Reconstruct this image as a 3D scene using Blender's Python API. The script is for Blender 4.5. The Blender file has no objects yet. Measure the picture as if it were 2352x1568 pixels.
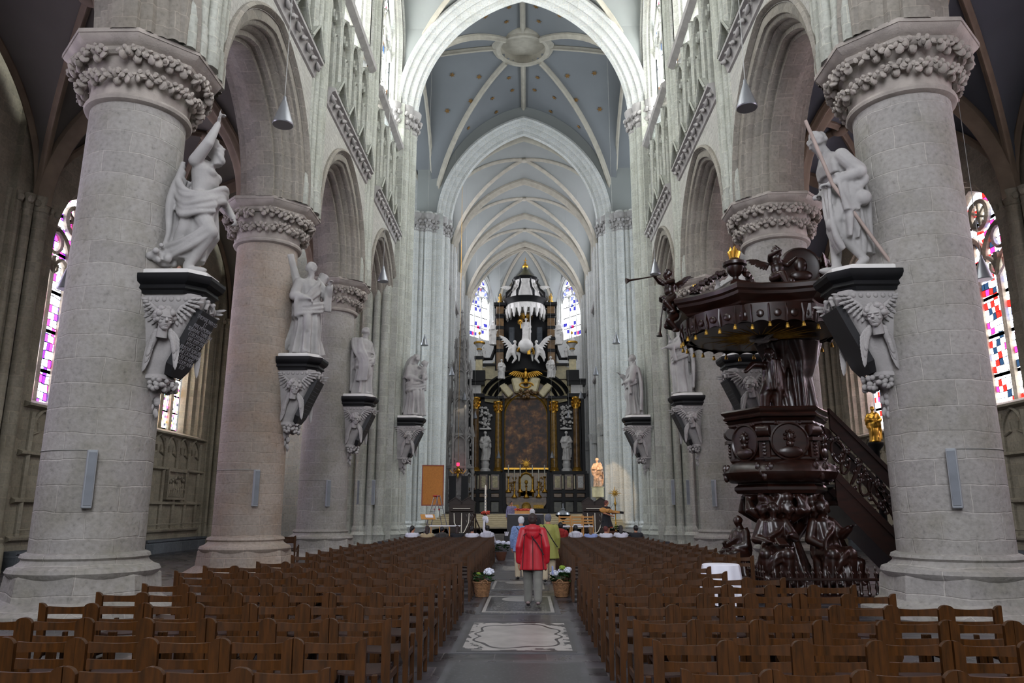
import bpy, bmesh, math, random
from mathutils import Vector, Matrix, Euler
R = math.radians; PI = math.pi
sin, cos = math.sin, math.cos
C = bpy.context.scene.collection
SC = bpy.context.scene

# ---------------------------------------------------------------- camera, world, exposure
cd = bpy.data.cameras.new('camera'); cam = bpy.data.objects.new('camera', cd); C.objects.link(cam)
cd.sensor_width = 36; cd.lens = 36 * 1716 / 2352; cd.clip_end = 400; cd.clip_start = .05
cam.location = (.17, 0, 1.7); cam.rotation_euler = Euler((R(90 + 12.67), 0, R(1.17)), 'XYZ')
SC.camera = cam
w = bpy.data.worlds.new('world'); SC.world = w; w.use_nodes = True
w.node_tree.nodes['Background'].inputs[0].default_value = (.9, .93, 1, 1)
w.node_tree.nodes['Background'].inputs[1].default_value = .6
SC.view_settings.view_transform = 'Standard'; SC.view_settings.look = 'None'
SC.view_settings.exposure = 0.98; SC.view_settings.gamma = 1; SC.view_settings.use_curve_mapping = False
SC.cycles.use_denoising = True; SC.cycles.use_adaptive_sampling = True; SC.cycles.adaptive_threshold = .02
SC.cycles.max_bounces = 7; SC.cycles.diffuse_bounces = 5; SC.cycles.glossy_bounces = 3
SC.cycles.sample_clamp_indirect = 6; SC.cycles.caustics_reflective = False; SC.cycles.caustics_refractive = False
# daylight strength per set of windows; the west value drives an added fill glow
L_NAVE, L_AISLE, L_TRANS, L_CHOIR, L_WEST_FILL = 12.0, 7, 4.8, 4.8, 6.5

# ---------------------------------------------------------------- materials
MATS = {}
def newmat(n):
    m = bpy.data.materials.new(n); m.use_nodes = True; MATS[n] = m
    nt = m.node_tree; nt.nodes.clear()
    o = nt.nodes.new('ShaderNodeOutputMaterial'); b = nt.nodes.new('ShaderNodeBsdfPrincipled')
    nt.links.new(b.outputs[0], o.inputs[0]); return m, nt, b
def nd(nt, t, **k):
    n = nt.nodes.new('ShaderNode' + t)
    for a, v in k.items():
        if a[0] == 'i' and a[1:].isdigit(): n.inputs[int(a[1:])].default_value = v
        else: setattr(n, a, v)
    return n
def srgb(h):
    v = [int(h[i:i + 2], 16) / 255 for i in (0, 2, 4)]
    return tuple(x / 12.92 if x < .04045 else ((x + .055) / 1.055) ** 2.4 for x in v) + (1,)
def ramp(nt, stops, interp='LINEAR'):
    r = nd(nt, 'ValToRGB'); r.color_ramp.interpolation = interp; e = r.color_ramp.elements
    e[0].position, e[0].color = stops[0]; e[1].position, e[1].color = stops[-1]
    for p, c in stops[1:-1]:
        x = e.new(p); x.color = c
    return r
def mixc(nt, a, b, fac, mode='MIX'):
    m = nd(nt, 'Mix', data_type='RGBA', blend_type=mode)
    for i, v in ((6, a), (7, b), (0, fac)):
        if hasattr(v, 'is_linked') or hasattr(v, 'links'): nt.links.new(v, m.inputs[i])
        else: m.inputs[i].default_value = v
    return m.outputs[2]
def plain(n, col, rough=.6, metal=0, spec=.5, var=.15, sc=3, bump=0, bsc=30, coat=0):
    m, nt, b = newmat(n); c = srgb(col) if isinstance(col, str) else col
    t = nd(nt, 'TexCoord'); no = nd(nt, 'TexNoise'); no.inputs['Scale'].default_value = sc; no.inputs['Detail'].default_value = 4
    nt.links.new(t.outputs['Object'], no.inputs['Vector'])
    d = tuple(x * (1 - var) for x in c[:3]) + (1,); l = tuple(min(1, x * (1 + var)) for x in c[:3]) + (1,)
    r = ramp(nt, [(.3, d), (.7, l)]); nt.links.new(no.outputs[0], r.inputs[0]); nt.links.new(r.outputs[0], b.inputs['Base Color'])
    b.inputs['Roughness'].default_value = rough; b.inputs['Metallic'].default_value = metal
    b.inputs['Specular IOR Level'].default_value = spec; b.inputs['Coat Weight'].default_value = coat
    if bump:
        n2 = nd(nt, 'TexNoise'); n2.inputs['Scale'].default_value = bsc; n2.inputs['Detail'].default_value = 3
        bu = nd(nt, 'Bump'); bu.inputs['Strength'].default_value = bump; bu.inputs['Distance'].default_value = .02
        nt.links.new(t.outputs['Object'], n2.inputs['Vector']); nt.links.new(n2.outputs[0], bu.inputs['Height']); nt.links.new(bu.outputs[0], b.inputs['Normal'])
    return m
def stone(n, c1, c2, mortar, bw=.8, rh=.4, ms=.012, stain=None, amt=.5, bump=.5, rough=.8, warp=.02):
    m, nt, b = newmat(n)
    uv = nd(nt, 'UVMap'); nz = nd(nt, 'TexNoise'); nz.inputs['Scale'].default_value = 1.7; nz.inputs['Detail'].default_value = 3
    nt.links.new(uv.outputs[0], nz.inputs['Vector'])
    wv = nd(nt, 'VectorMath', operation='MULTIPLY_ADD'); wv.inputs[1].default_value = (warp * 2, warp * 2, 0)
    nt.links.new(nz.outputs['Color'], wv.inputs[0]); nt.links.new(uv.outputs[0], wv.inputs[2])
    br = nd(nt, 'TexBrick'); br.inputs['Scale'].default_value = 1; br.inputs['Brick Width'].default_value = bw
    br.inputs['Row Height'].default_value = rh; br.inputs['Mortar Size'].default_value = ms; br.inputs['Mortar Smooth'].default_value = .7
    br.inputs['Color1'].default_value = srgb(c1); br.inputs['Color2'].default_value = srgb(c2); br.inputs['Mortar'].default_value = srgb(mortar)
    br.inputs['Bias'].default_value = 0
    nt.links.new(wv.outputs[0], br.inputs['Vector'])
    t = nd(nt, 'TexCoord'); n2 = nd(nt, 'TexNoise'); n2.inputs['Scale'].default_value = .8; n2.inputs['Detail'].default_value = 8; n2.inputs['Roughness'].default_value = .65
    nt.links.new(t.outputs['Object'], n2.inputs['Vector'])
    col = br.outputs[0]
    if stain:
        rp = ramp(nt, [(.45, (0, 0, 0, 1)), (.7, (amt, amt, amt, 1))]); nt.links.new(n2.outputs[0], rp.inputs[0])
        col = mixc(nt, col, srgb(stain), rp.outputs[0])
    n3 = nd(nt, 'TexNoise'); n3.inputs['Scale'].default_value = 14; n3.inputs['Detail'].default_value = 5
    nt.links.new(t.outputs['Object'], n3.inputs['Vector'])
    r3 = ramp(nt, [(.25, (.55, .55, .55, 1)), (.38, (.86, .86, .86, 1)), (.65, (1.07, 1.07, 1.07, 1))]); nt.links.new(n3.outputs[0], r3.inputs[0])
    col = mixc(nt, col, r3.outputs[0], .8, 'MULTIPLY')
    nt.links.new(col, b.inputs['Base Color'])
    b.inputs['Roughness'].default_value = rough; b.inputs['Specular IOR Level'].default_value = .3
    ad = nd(nt, 'Math', operation='MULTIPLY_ADD'); ad.inputs[1].default_value = -.6
    nt.links.new(br.outputs['Fac'], ad.inputs[0]); nt.links.new(n3.outputs[0], ad.inputs[2])
    bu = nd(nt, 'Bump'); bu.inputs['Strength'].default_value = bump; bu.inputs['Distance'].default_value = .02
    nt.links.new(ad.outputs[0], bu.inputs['Height']); nt.links.new(bu.outputs[0], b.inputs['Normal'])
    return m
def glassmat(n, cols, strength, cw=.15, ch=.24, lead=.1, seed=0, tint=(1, 1, 1), big=4, figure=.0):
    """leaded stained glass lit by the sky outside: small panes, each with one colour"""
    m, nt, b = newmat(n); nt.nodes.remove(b); out = nt.nodes[0]
    uv = nd(nt, 'UVMap'); mp = nd(nt, 'Mapping'); mp.inputs['Scale'].default_value = (1 / cw, 1 / ch, 1); mp.inputs['Location'].default_value = (seed, seed * 2.3, 0)
    nt.links.new(uv.outputs[0], mp.inputs[0])
    wn0 = nd(nt, 'TexNoise'); wn0.inputs['Scale'].default_value = .35; wn0.inputs['Detail'].default_value = 1; nt.links.new(mp.outputs[0], wn0.inputs['Vector'])
    wv = nd(nt, 'VectorMath', operation='MULTIPLY_ADD'); wv.inputs[1].default_value = (.9, .7, 0)
    nt.links.new(wn0.outputs['Color'], wv.inputs[0]); nt.links.new(mp.outputs[0], wv.inputs[2])
    fl = nd(nt, 'VectorMath', operation='FLOOR'); nt.links.new(wv.outputs[0], fl.inputs[0])
    fr = nd(nt, 'VectorMath', operation='FRACTION'); nt.links.new(wv.outputs[0], fr.inputs[0])
    wn = nd(nt, 'TexWhiteNoise', noise_dimensions='2D'); nt.links.new(fl.outputs[0], wn.inputs['Vector'])
    r = ramp(nt, cols, 'CONSTANT'); nt.links.new(wn.outputs[0], r.inputs[0])
    sp = nd(nt, 'SeparateXYZ'); nt.links.new(fr.outputs[0], sp.inputs[0])
    a1 = nd(nt, 'Math', operation='GREATER_THAN', i1=lead); nt.links.new(sp.outputs[0], a1.inputs[0])
    a2 = nd(nt, 'Math', operation='GREATER_THAN', i1=lead * .8); nt.links.new(sp.outputs[1], a2.inputs[0])
    # saddle bars every few rows
    s2 = nd(nt, 'SeparateXYZ'); nt.links.new(mp.outputs[0], s2.inputs[0])
    dv = nd(nt, 'Math', operation='DIVIDE', i1=float(big)); nt.links.new(s2.outputs[1], dv.inputs[0])
    fb = nd(nt, 'Math', operation='FRACT'); nt.links.new(dv.outputs[0], fb.inputs[0])
    a3 = nd(nt, 'Math', operation='GREATER_THAN', i1=.09); nt.links.new(fb.outputs[0], a3.inputs[0])
    m1 = nd(nt, 'Math', operation='MULTIPLY'); nt.links.new(a1.outputs[0], m1.inputs[0]); nt.links.new(a2.outputs[0], m1.inputs[1])
    m2 = nd(nt, 'Math', operation='MULTIPLY'); nt.links.new(m1.outputs[0], m2.inputs[0]); nt.links.new(a3.outputs[0], m2.inputs[1])
    m3 = nd(nt, 'Math', operation='MULTIPLY', i1=strength); nt.links.new(m2.outputs[0], m3.inputs[0])
    em = nd(nt, 'Emission'); nt.links.new(mixc(nt, r.outputs[0], tint + (1,), 1, 'MULTIPLY'), em.inputs[0]); nt.links.new(m3.outputs[0], em.inputs[1])
    nt.links.new(em.outputs[0], out.inputs[0]); return m
def emis(n, c, s):
    m, nt, b = newmat(n); nt.nodes.remove(b); e = nd(nt, 'Emission', i0=srgb(c), i1=s); nt.links.new(e.outputs[0], nt.nodes[0].inputs[0]); return m

W = (1, 1, 1, 1); WB = (.9, .94, 1, 1)
stone('pillar_stone', '989590', '8b8884', 'a5a19b', .98, .43, .014, '7a776a', .75, .7, .8, .06)
stone('pillar_stone_warm', '9b9085', '8f867c', 'a7998c', .72, .27, .013, '8c7258', .5, .7, .8, .05)
stone('wall_stone', 'a9aaa4', '9a9b95', 'bab8ae', .62, .3, .012, '8b8c80', .4, .35)
stone('wall_fine', 'b3b2ab', 'a6a59f', '97968e', .42, .17, .009, '989789', .3, .3)
stone('shaft_stone', 'a5a79f', '95978f', 'b3b1a4', .5, .38, .01, '858777', .35, .25)
stone('choir_stone', 'c4c6c4', 'b8bab8', 'cfcabc', .5, .38, .01, 'a8aaa0', .3, .2)
stone('aisle_stone', '8c8676', '7d786a', '958c78', .7, .34, .01, '5f5646', .6, .35)
stone('arch_stone', '8f8a80', '7f7b73', '9c958a', .8, .34, .012, '6d6558', .5, .35)
stone('brick_wall', '8d8878', '7a7568', 'a09a8a', .24, .09, .012, '6a6455', .4, .6)
stone('blue_stone', '5c6166', '4c5156', '70757a', .8, .4, .01, '3c4044', .4, .2)
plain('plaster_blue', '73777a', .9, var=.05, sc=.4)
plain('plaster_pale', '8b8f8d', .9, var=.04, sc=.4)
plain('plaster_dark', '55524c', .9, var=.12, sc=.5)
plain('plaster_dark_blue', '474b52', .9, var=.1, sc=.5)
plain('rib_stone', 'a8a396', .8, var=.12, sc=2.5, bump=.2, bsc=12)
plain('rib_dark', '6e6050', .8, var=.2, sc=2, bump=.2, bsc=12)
plain('statue_stone', '9a9896', .75, var=.18, sc=2, bump=.15, bsc=40)
plain('carved_stone', '969391', .75, var=.15, sc=3, bump=.3, bsc=25)
plain('capital_stone', '989189', .8, var=.2, sc=3, bump=.4, bsc=30)
plain('black_marble', '08090b', .45, spec=.3, var=.4, sc=4)
plain('slate_plaque', '17171a', .5, var=.2, sc=6)
plain('gold', 'd9a848', .38, 1, var=.25, sc=8)
plain('old_gold', 'b08b3e', .5, .8, var=.35, sc=10)
plain('star_gold', '7a5a2a', .6, .3)
plain('silver_metal', '8c8e93', .35, .7, var=.05)
plain('dark_metal', '1a1a1c', .5, .5)
plain('wire', '9a9a96', .5, .3)
plain('white_cloth', 'dfe0ea', .85, var=.05)
plain('wax', 'e6e2d2', .5, var=.03)
plain('skin', 'b0795c', .55, var=.06)
plain('speaker_grey', '8b9094', .6, .1, var=.03)
plain('marble_cream', 'cfc39a', .35, var=.18, sc=3)
plain('marble_brown', '6b5130', .3, var=.55, sc=2.5)
plain('marble_ochre', '8a6a30', .3, var=.5, sc=4)
plain('marble_white', 'd2d0cc', .4, var=.1, sc=3)
plain('marble_green', '4a4a36', .3, var=.5, sc=3)
plain('oak_light', 'c08a48', .6, var=.15)
plain('cork', 'b97a3c', .9, var=.12, sc=20)
def wood(n, c1, c2, rough=.35, sc=5, stretch=(1, 1, 8), coat=.0, bump=.15):
    m, nt, b = newmat(n); t = nd(nt, 'TexCoord'); mp = nd(nt, 'Mapping'); mp.inputs['Scale'].default_value = stretch
    no = nd(nt, 'TexNoise'); no.inputs['Scale'].default_value = sc; no.inputs['Detail'].default_value = 6; no.inputs['Roughness'].default_value = .6
    oi = nd(nt, 'ObjectInfo'); ad = nd(nt, 'VectorMath', operation='ADD')
    nt.links.new(t.outputs['Object'], mp.inputs[0]); nt.links.new(mp.outputs[0], ad.inputs[0]); nt.links.new(oi.outputs['Random'], ad.inputs[1]); nt.links.new(ad.outputs[0], no.inputs['Vector'])
    r = ramp(nt, [(.3, srgb(c1)), (.7, srgb(c2))]); nt.links.new(no.outputs[0], r.inputs[0]); nt.links.new(r.outputs[0], b.inputs['Base Color'])
    b.inputs['Roughness'].default_value = rough; b.inputs['Specular IOR Level'].default_value = .35 if not coat else .5; b.inputs['Coat Weight'].default_value = coat; b.inputs['Coat Roughness'].default_value = .2
    bu = nd(nt, 'Bump'); bu.inputs['Strength'].default_value = bump; bu.inputs['Distance'].default_value = .005
    nt.links.new(no.outputs[0], bu.inputs['Height']); nt.links.new(bu.outputs[0], b.inputs['Normal']); return m
wood('chair_wood', '2a1805', '4a2a0b', .42, 4, (8, 8, 1), .0)
wood('seat_wood', '24150f', '33201a', .5, 4, (8, 1, 8), .0)
wood('pulpit_wood', '140804', '2a120a', .34, 3, (1, 1, 4), .1)
wood('organ_wood', '1c110a', '2d1c10', .5, 5)

# floor: worn blue-black slabs with a random tone each
def floormat():
    m, nt, b = newmat('floor_slate'); uv = nd(nt, 'UVMap')
    br = nd(nt, 'TexBrick'); br.offset = .37; br.inputs['Scale'].default_value = 1; br.inputs['Brick Width'].default_value = .62; br.inputs['Row Height'].default_value = .42
    br.inputs['Mortar Size'].default_value = .006; br.inputs['Color1'].default_value = srgb('1c1d20'); br.inputs['Color2'].default_value = srgb('48454a'); br.inputs['Mortar'].default_value = srgb('615e5c')
    nt.links.new(uv.outputs[0], br.inputs['Vector'])
    no = nd(nt, 'TexNoise'); no.inputs['Scale'].default_value = 2.2; no.inputs['Detail'].default_value = 8; nt.links.new(uv.outputs[0], no.inputs['Vector'])
    r = ramp(nt, [(.3, (.75, .75, .77, 1)), (.7, (1.2, 1.17, 1.17, 1))]); nt.links.new(no.outputs[0], r.inputs[0])
    nt.links.new(mixc(nt, br.outputs[0], r.outputs[0], 1, 'MULTIPLY'), b.inputs['Base Color'])
    rr = ramp(nt, [(.3, (.22, .22, .22, 1)), (.7, (.42, .42, .42, 1))]); nt.links.new(no.outputs[0], rr.inputs[0]); nt.links.new(rr.outputs[0], b.inputs['Roughness'])
    bu = nd(nt, 'Bump'); bu.inputs['Strength'].default_value = .06; bu.inputs['Distance'].default_value = .004; nt.links.new(no.outputs[0], bu.inputs['Height']); nt.links.new(bu.outputs[0], b.inputs['Normal'])
floormat()
cW = (1, 1, 1, 1)
glassmat('glass_purple', [(0, cW), (.34, (.1, .02, .42, 1)), (.44, cW), (.7, (.5, .02, .2, 1)), (.77, (.5, .6, 1, 1)), (.82, cW), (.93, (.06, .01, .25, 1)), (1, (.6, .3, .08, 1))], L_AISLE, .17, .27, .14, 1, (.93, .88, 1), 5)
glassmat('glass_mosaic', [(0, cW), (.35, (.02, .02, .03, 1)), (.5, (.9, .75, .1, 1)), (.58, (.85, .05, .25, 1)), (.68, cW), (.84, (.3, .05, .4, 1)), (.9, (.3, .7, .7, 1)), (.95, (.9, .4, .05, 1)), (1, cW)], L_AISLE, .1, .11, .12, 4, (1, 1, 1), 7)
glassmat('glass_red', [(0, cW), (.5, (.55, .006, .004, 1)), (.62, (.004, .01, .02, 1)), (.7, cW), (.82, (.3, .01, .07, 1)), (.9, (.4, .5, 1, 1)), (1, (.9, .6, .1, 1))], L_AISLE, .2, .22, .13, 9, (1, .95, 1), 6)
glassmat('glass_nave', [(0, cW), (.4, (.7, .78, .95, 1)), (.55, (.035, .02, .012, 1)), (.75, cW), (.88, (.12, .01, .02, 1)), (.95, (.01, .02, .05, 1)), (1, (.05, .1, .03, 1))], L_NAVE, .3, .42, .1, 3, (.98, 1, .95), 3)
glassmat('glass_choir', [(0, cW), (.6, WB), (.76, (.05, .06, .3, 1)), (.83, cW), (.92, (.25, .01, .04, 1)), (.94, (.01, .01, .08, 1)), (1, (.3, .2, .05, 1))], L_CHOIR, .32, .4, .09, 7, (.95, .95, 1), 3)
emis('fill_glow_west', 'f4f6ff', L_WEST_FILL); emis('glass_transept', 'eef6ff', L_TRANS)
emis('lamp_glow', 'fff4e0', 25)

# ---------------------------------------------------------------- mesh builder
def rotm(rx=0, ry=0, rz=0): return Euler((rx, ry, rz), 'XYZ').to_matrix()
class MB:
    def __init__(s): s.v = []; s.f = []; s.mi = []; s.cur = 0
    def add(s, vs, fs):
        o = len(s.v); s.v += [tuple(p) for p in vs]
        for f in fs: s.f.append(tuple(i + o for i in f)); s.mi.append(s.cur)
        return o
    def box(s, x0, x1, y0, y1, z0, z1):
        s.add([(x, y, z) for z in (z0, z1) for y in (y0, y1) for x in (x0, x1)], [(0, 2, 3, 1), (4, 5, 7, 6), (0, 1, 5, 4), (2, 6, 7, 3), (0, 4, 6, 2), (1, 3, 7, 5)])
    def obox(s, c, half, m=None):
        m = m or Matrix.Identity(3); c = Vector(c)
        s.add([c + m @ Vector((x * half[0], y * half[1], z * half[2])) for z in (-1, 1) for y in (-1, 1) for x in (-1, 1)], [(0, 2, 3, 1), (4, 5, 7, 6), (0, 1, 5, 4), (2, 6, 7, 3), (0, 4, 6, 2), (1, 3, 7, 5)])
    def bbox(s, c, half, bev=.01, m=None):
        """box with chamfered edges"""
        m = m or Matrix.Identity(3); c = Vector(c); hx, hy, hz = half; b = min(bev, hx * .9, hy * .9, hz * .9)
        def ring(z, ix): return [(hx - ix, -hy + b + ix * 0, z), (hx - ix, hy - b, z), (hx - b, hy - ix, z), (-hx + b, hy - ix, z), (-hx + ix, hy - b, z), (-hx + ix, -hy + b, z), (-hx + b, -hy + ix, z), (hx - b, -hy + ix, z)]
        rs = [ring(-hz, b), ring(-hz + b, 0), ring(hz - b, 0), ring(hz, b)]
        s.loft([[c + m @ Vector(p) for p in r] for r in rs])
    def loft(s, rings, closed=True, caps=True, wrap=False):
        n = len(rings[0]); vs = [p for r in rings for p in r]; fs = []
        k = len(rings)
        for i in range(k if wrap else k - 1):
            a, b = i * n, ((i + 1) % k) * n
            for j in range(n if closed else n - 1):
                j2 = (j + 1) % n; fs.append((a + j, a + j2, b + j2, b + j))
        if caps and closed and not wrap:
            fs.append(tuple(range(n))[::-1]); fs.append(tuple((k - 1) * n + j for j in range(n)))
        s.add(vs, fs)
    def prism(s, poly, z0, z1):
        s.loft([[(x, y, z0) for x, y in poly], [(x, y, z1) for x, y in poly]])
    def lathe(s, prof, seg=24, c=(0, 0), a0=0, a1=2 * PI, m=None, o=None, rad=None):
        full = abs(a1 - a0 - 2 * PI) < 1e-6; n = seg if full else seg + 1
        rings = []
        for r, z in prof:
            ring = []
            for j in range(n):
                a = a0 + (a1 - a0) * j / seg; rr = r * (rad(a, z) if rad else 1)
                p = Vector((rr * cos(a), rr * sin(a), z))
                if m: p = m @ p
                if o: p = p + Vector(o)
                ring.append((p.x + c[0], p.y + c[1], p.z))
            rings.append(ring)
        s.loft(rings, closed=full, caps=full)
    def tube(s, path, r, seg=8, caps=True, closed=False, flat=None, up=(0, 0, 1)):
        P = [Vector(p) for p in path]; n = len(P); rs = r if isinstance(r, (list, tuple)) else [r] * n
        rings = []; up = Vector(up); pv = None
        for i in range(n):
            a = P[(i - 1) % n] if (closed or i > 0) else P[i]; b = P[(i + 1) % n] if (closed or i < n - 1) else P[i]
            t = (b - a); t = t.normalized() if t.length > 1e-9 else Vector((0, 0, 1))
            if pv is None:
                u = up - t * up.dot(t)
                if u.length < .1: u = Vector((1, 0, 0)) - t * t.x
                if u.length < .1: u = Vector((0, 1, 0)) - t * t.y
            else:
                u = pv - t * pv.dot(t)
            u.normalize(); pv = u; v = t.cross(u); q = rs[i]; f = flat if flat else 1
            rings.append([P[i] + u * (q * cos(2 * PI * j / seg)) + v * (q * f * sin(2 * PI * j / seg)) for j in range(seg)])
        s.loft(rings, caps=caps and not closed, wrap=closed)
    def sweep(s, path, prof, normals, closed=False, caps=True):
        """profile points (u along normal, v along side) carried along a path; normals: one vector per point"""
        P = [Vector(p) for p in path]; n = len(P); rings = []
        for i in range(n):
            a = P[i - 1] if i > 0 else P[i]; b = P[i + 1] if i < n - 1 else P[i]
            t = (b - a).normalized(); nn = Vector(normals[i]); nn = (nn - t * nn.dot(t)).normalized(); sd = t.cross(nn)
            rings.append([P[i] + nn * u + sd * v for u, v in prof])
        s.loft(rings, caps=caps)
    def ell(s, c, r, m=None, seg=12, rg=8):
        c = Vector(c); m = m or Matrix.Identity(3); r = (r, r, r) if isinstance(r, (int, float)) else r
        rings = [[c + m @ Vector((r[0] * cos(2 * PI * j / seg) * sin(PI * i / rg), r[1] * sin(2 * PI * j / seg) * sin(PI * i / rg), -r[2] * cos(PI * i / rg))) for j in range(seg)] for i in range(1, rg)]
        o = len(s.v); s.loft(rings, caps=False); k = len(s.v)
        s.v += [tuple(c + m @ Vector((0, 0, -r[2]))), tuple(c + m @ Vector((0, 0, r[2])))]
        for j in range(seg):
            j2 = (j + 1) % seg
            s.f.append((o + j2, o + j, k)); s.mi.append(s.cur)
            e = o + (rg - 2) * seg; s.f.append((e + j, e + j2, k + 1)); s.mi.append(s.cur)
    def grid(s, f, nu, nv, wrap=False):
        vs = [f(i / nu, j / nv) for j in range(nv + 1) for i in range(nu + 1)]
        s.add(vs, [(j * (nu + 1) + i, j * (nu + 1) + i + 1, (j + 1) * (nu + 1) + i + 1, (j + 1) * (nu + 1) + i) for j in range(nv) for i in range(nu)])
    def mark(s): return len(s.v)
    def xf(s, k, m, loc=(0, 0, 0)):
        L = Vector(loc)
        for i in range(k, len(s.v)): s.v[i] = tuple(m @ Vector(s.v[i]) + L)
    def build(s, name, mats, parent=None, uv='box', smooth=40, fix=True, loc=None):
        me = bpy.data.meshes.new(name); me.from_pydata(s.v, [], s.f)
        for mt in (mats if isinstance(mats, (list, tuple)) else [mats]): me.materials.append(MATS[mt] if isinstance(mt, str) else mt)
        if any(s.mi): me.polygons.foreach_set('material_index', s.mi)
        me.update()
        if fix:
            bm = bmesh.new(); bm.from_mesh(me); bmesh.ops.recalc_face_normals(bm, faces=bm.faces); bm.to_mesh(me); bm.free()
        if uv: auto_uv(me, uv)
        if smooth:
            me.shade_smooth(); me.set_sharp_from_angle(angle=R(smooth))
        me.validate(); o = bpy.data.objects.new(name, me); C.objects.link(o)
        if parent: o.parent = parent
        if loc: o.location = loc
        return o
def auto_uv(me, mode):
    ul = me.uv_layers.new(name='UVMap').data; V = me.vertices
    for p in me.polygons:
        n = p.normal
        if mode == 'box' or abs(n.z) > .8:
            if abs(n.z) > .75: f = lambda c: (c.x, c.y)
            elif abs(n.x) > abs(n.y): f = lambda c: (c.y, c.z)
            else: f = lambda c: (c.x, c.z)
            for li in p.loop_indices: ul[li].uv = f(V[me.loops[li].vertex_index].co)
        else:
            _, cx, cy, r = mode; base = None
            for li in p.loop_indices:
                c = V[me.loops[li].vertex_index].co; a = math.atan2(c.y - cy, c.x - cx)
                if base is None: base = a
                while a - base > PI: a -= 2 * PI
                while base - a > PI: a += 2 * PI
                ul[li].uv = (a * r, c.z)
def organic(mb, name, mat, parent=None, voxel=.03, smooth=2, disp=None, loc=None):
    """fuse overlapping closed shapes into one continuous skin"""
    me = bpy.data.meshes.new('t'); me.from_pydata(mb.v, [], mb.f); me.update()
    bm = bmesh.new(); bm.from_mesh(me); bmesh.ops.recalc_face_normals(bm, faces=bm.faces); bm.to_mesh(me); bm.free()
    o = bpy.data.objects.new('t', me); C.objects.link(o)
    rm = o.modifiers.new('r', 'REMESH'); rm.mode = 'VOXEL'; rm.voxel_size = voxel; rm.adaptivity = 0
    if smooth: sm = o.modifiers.new('s', 'SMOOTH'); sm.iterations = smooth; sm.factor = .5
    dg = bpy.context.evaluated_depsgraph_get(); ev = o.evaluated_get(dg)
    m2 = bpy.data.meshes.new_from_object(ev); bpy.data.objects.remove(o); bpy.data.meshes.remove(me)
    m2.name = name; m2.materials.clear(); m2.materials.append(MATS[mat] if isinstance(mat, str) else mat); m2.shade_smooth()
    q = bpy.data.objects.new(name, m2); C.objects.link(q)
    if parent: q.parent = parent
    if loc: q.location = loc
    return q
def empty(name, loc=(0, 0, 0), rz=0, label=None, cat=None, group=None):
    o = bpy.data.objects.new(name, None); C.objects.link(o); o.location = loc; o.rotation_euler = (0, 0, rz); o.empty_display_size = .1
    tag(o, label, cat, group); return o
def tag(o, label=None, cat=None, group=None, kind=None):
    if label: o['label'] = label
    if cat: o['category'] = cat
    if group: o['group'] = group
    if kind: o['kind'] = kind
    return o
def struct(mb, name, mat, parent=None, label=None, **k):
    o = mb.build(name, mat, parent, **k)
    if not parent: tag(o, label or name.replace('_', ' '), 'structure', None, 'structure'); del o['category']
    return o
def copy_tree(o, parent=None):
    c = o.copy(); C.objects.link(c)
    if parent: c.parent = parent
    for ch in list(o.children): copy_tree(ch, c)
    return c
rnd = random.Random(7)
# ================================================================ THE BUILDING
NX, BAY = 6.24, 7.5                                  # inner face of the nave walls, bay length
PY = [5.8, 13.3, 20.8, 28.3]; PYALL = [-1.7, 5.8, 13.3, 20.8, 28.3, 35.8]
PX = 7.42
def arc(a, c, n=14, d=0):
    """pointed arch, concentric inset d: (offset, height) from left to right"""
    Rr = a + c - d; t1 = math.acos(min(1, c / Rr)); out = []
    for i in range(n + 1):
        t = t1 * i / n; out.append((-(Rr * cos(t) - c), Rr * sin(t)))
    return out + [(-x, z) for x, z in out[-2::-1]]
def arch_h(o, a, c, d=0): Rr = a + c - d; q = Rr * Rr - (abs(o) + c) ** 2; return math.sqrt(max(0, q))
def wallarch(mb, fn, t0, t1, zb, zt, a, c, sill, spring, prof, n=14, back=None):
    """wall panel from t0 to t1, zb to zt, holding an opening of half width a; fn(t, depth, z) -> point.
    prof: moulding of the opening, (depth, inset) pairs"""
    A = arc(a, c, n); F = lambda q: mb.add([fn(*p) for p in q], [(0, 1, 2, 3)])
    for D in ([0] + ([back] if back else [])):
        F([(t0, D, zb), (-a, D, zb), (-a, D, spring), (t0, D, spring)]); F([(a, D, zb), (t1, D, zb), (t1, D, spring), (a, D, spring)])
        F([(t0, D, spring), (-a, D, spring), (-a, D, zt), (t0, D, zt)]); F([(a, D, spring), (t1, D, spring), (t1, D, zt), (a, D, zt)])
        if sill > zb: F([(-a, D, zb), (a, D, zb), (a, D, sill), (-a, D, sill)])
        for (x0, h0), (x1, h1) in zip(A, A[1:]): F([(x0, D, spring + h0), (x1, D, spring + h1), (x1, D, zt), (x0, D, zt)])
    rings = []
    for dp, ins in prof:
        Q = arc(a, c, n, ins); ring = [fn(-(a - ins), dp, sill)] + [fn(x, dp, spring + h) for x, h in Q] + [fn(a - ins, dp, sill)]
        rings.append(ring)
    mb.loft(rings, closed=False, caps=False)
    if sill > zb:
        i1 = prof[-1][1]; d1 = prof[-1][0]
        F([(-a, 0, sill), (a, 0, sill), (a - i1, d1, sill + .25), (-a + i1, d1, sill + .25)])
def pane(mb, fn, a, c, sill, spring, depth, n=12):
    A = arc(a, c, n)
    for (x0, h0), (x1, h1) in zip(A, A[1:]):
        mb.add([fn(x0, depth, sill), fn(x1, depth, sill), fn(x1, depth, spring + h1), fn(x0, depth, spring + h0)], [(0, 1, 2, 3)])
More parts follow.
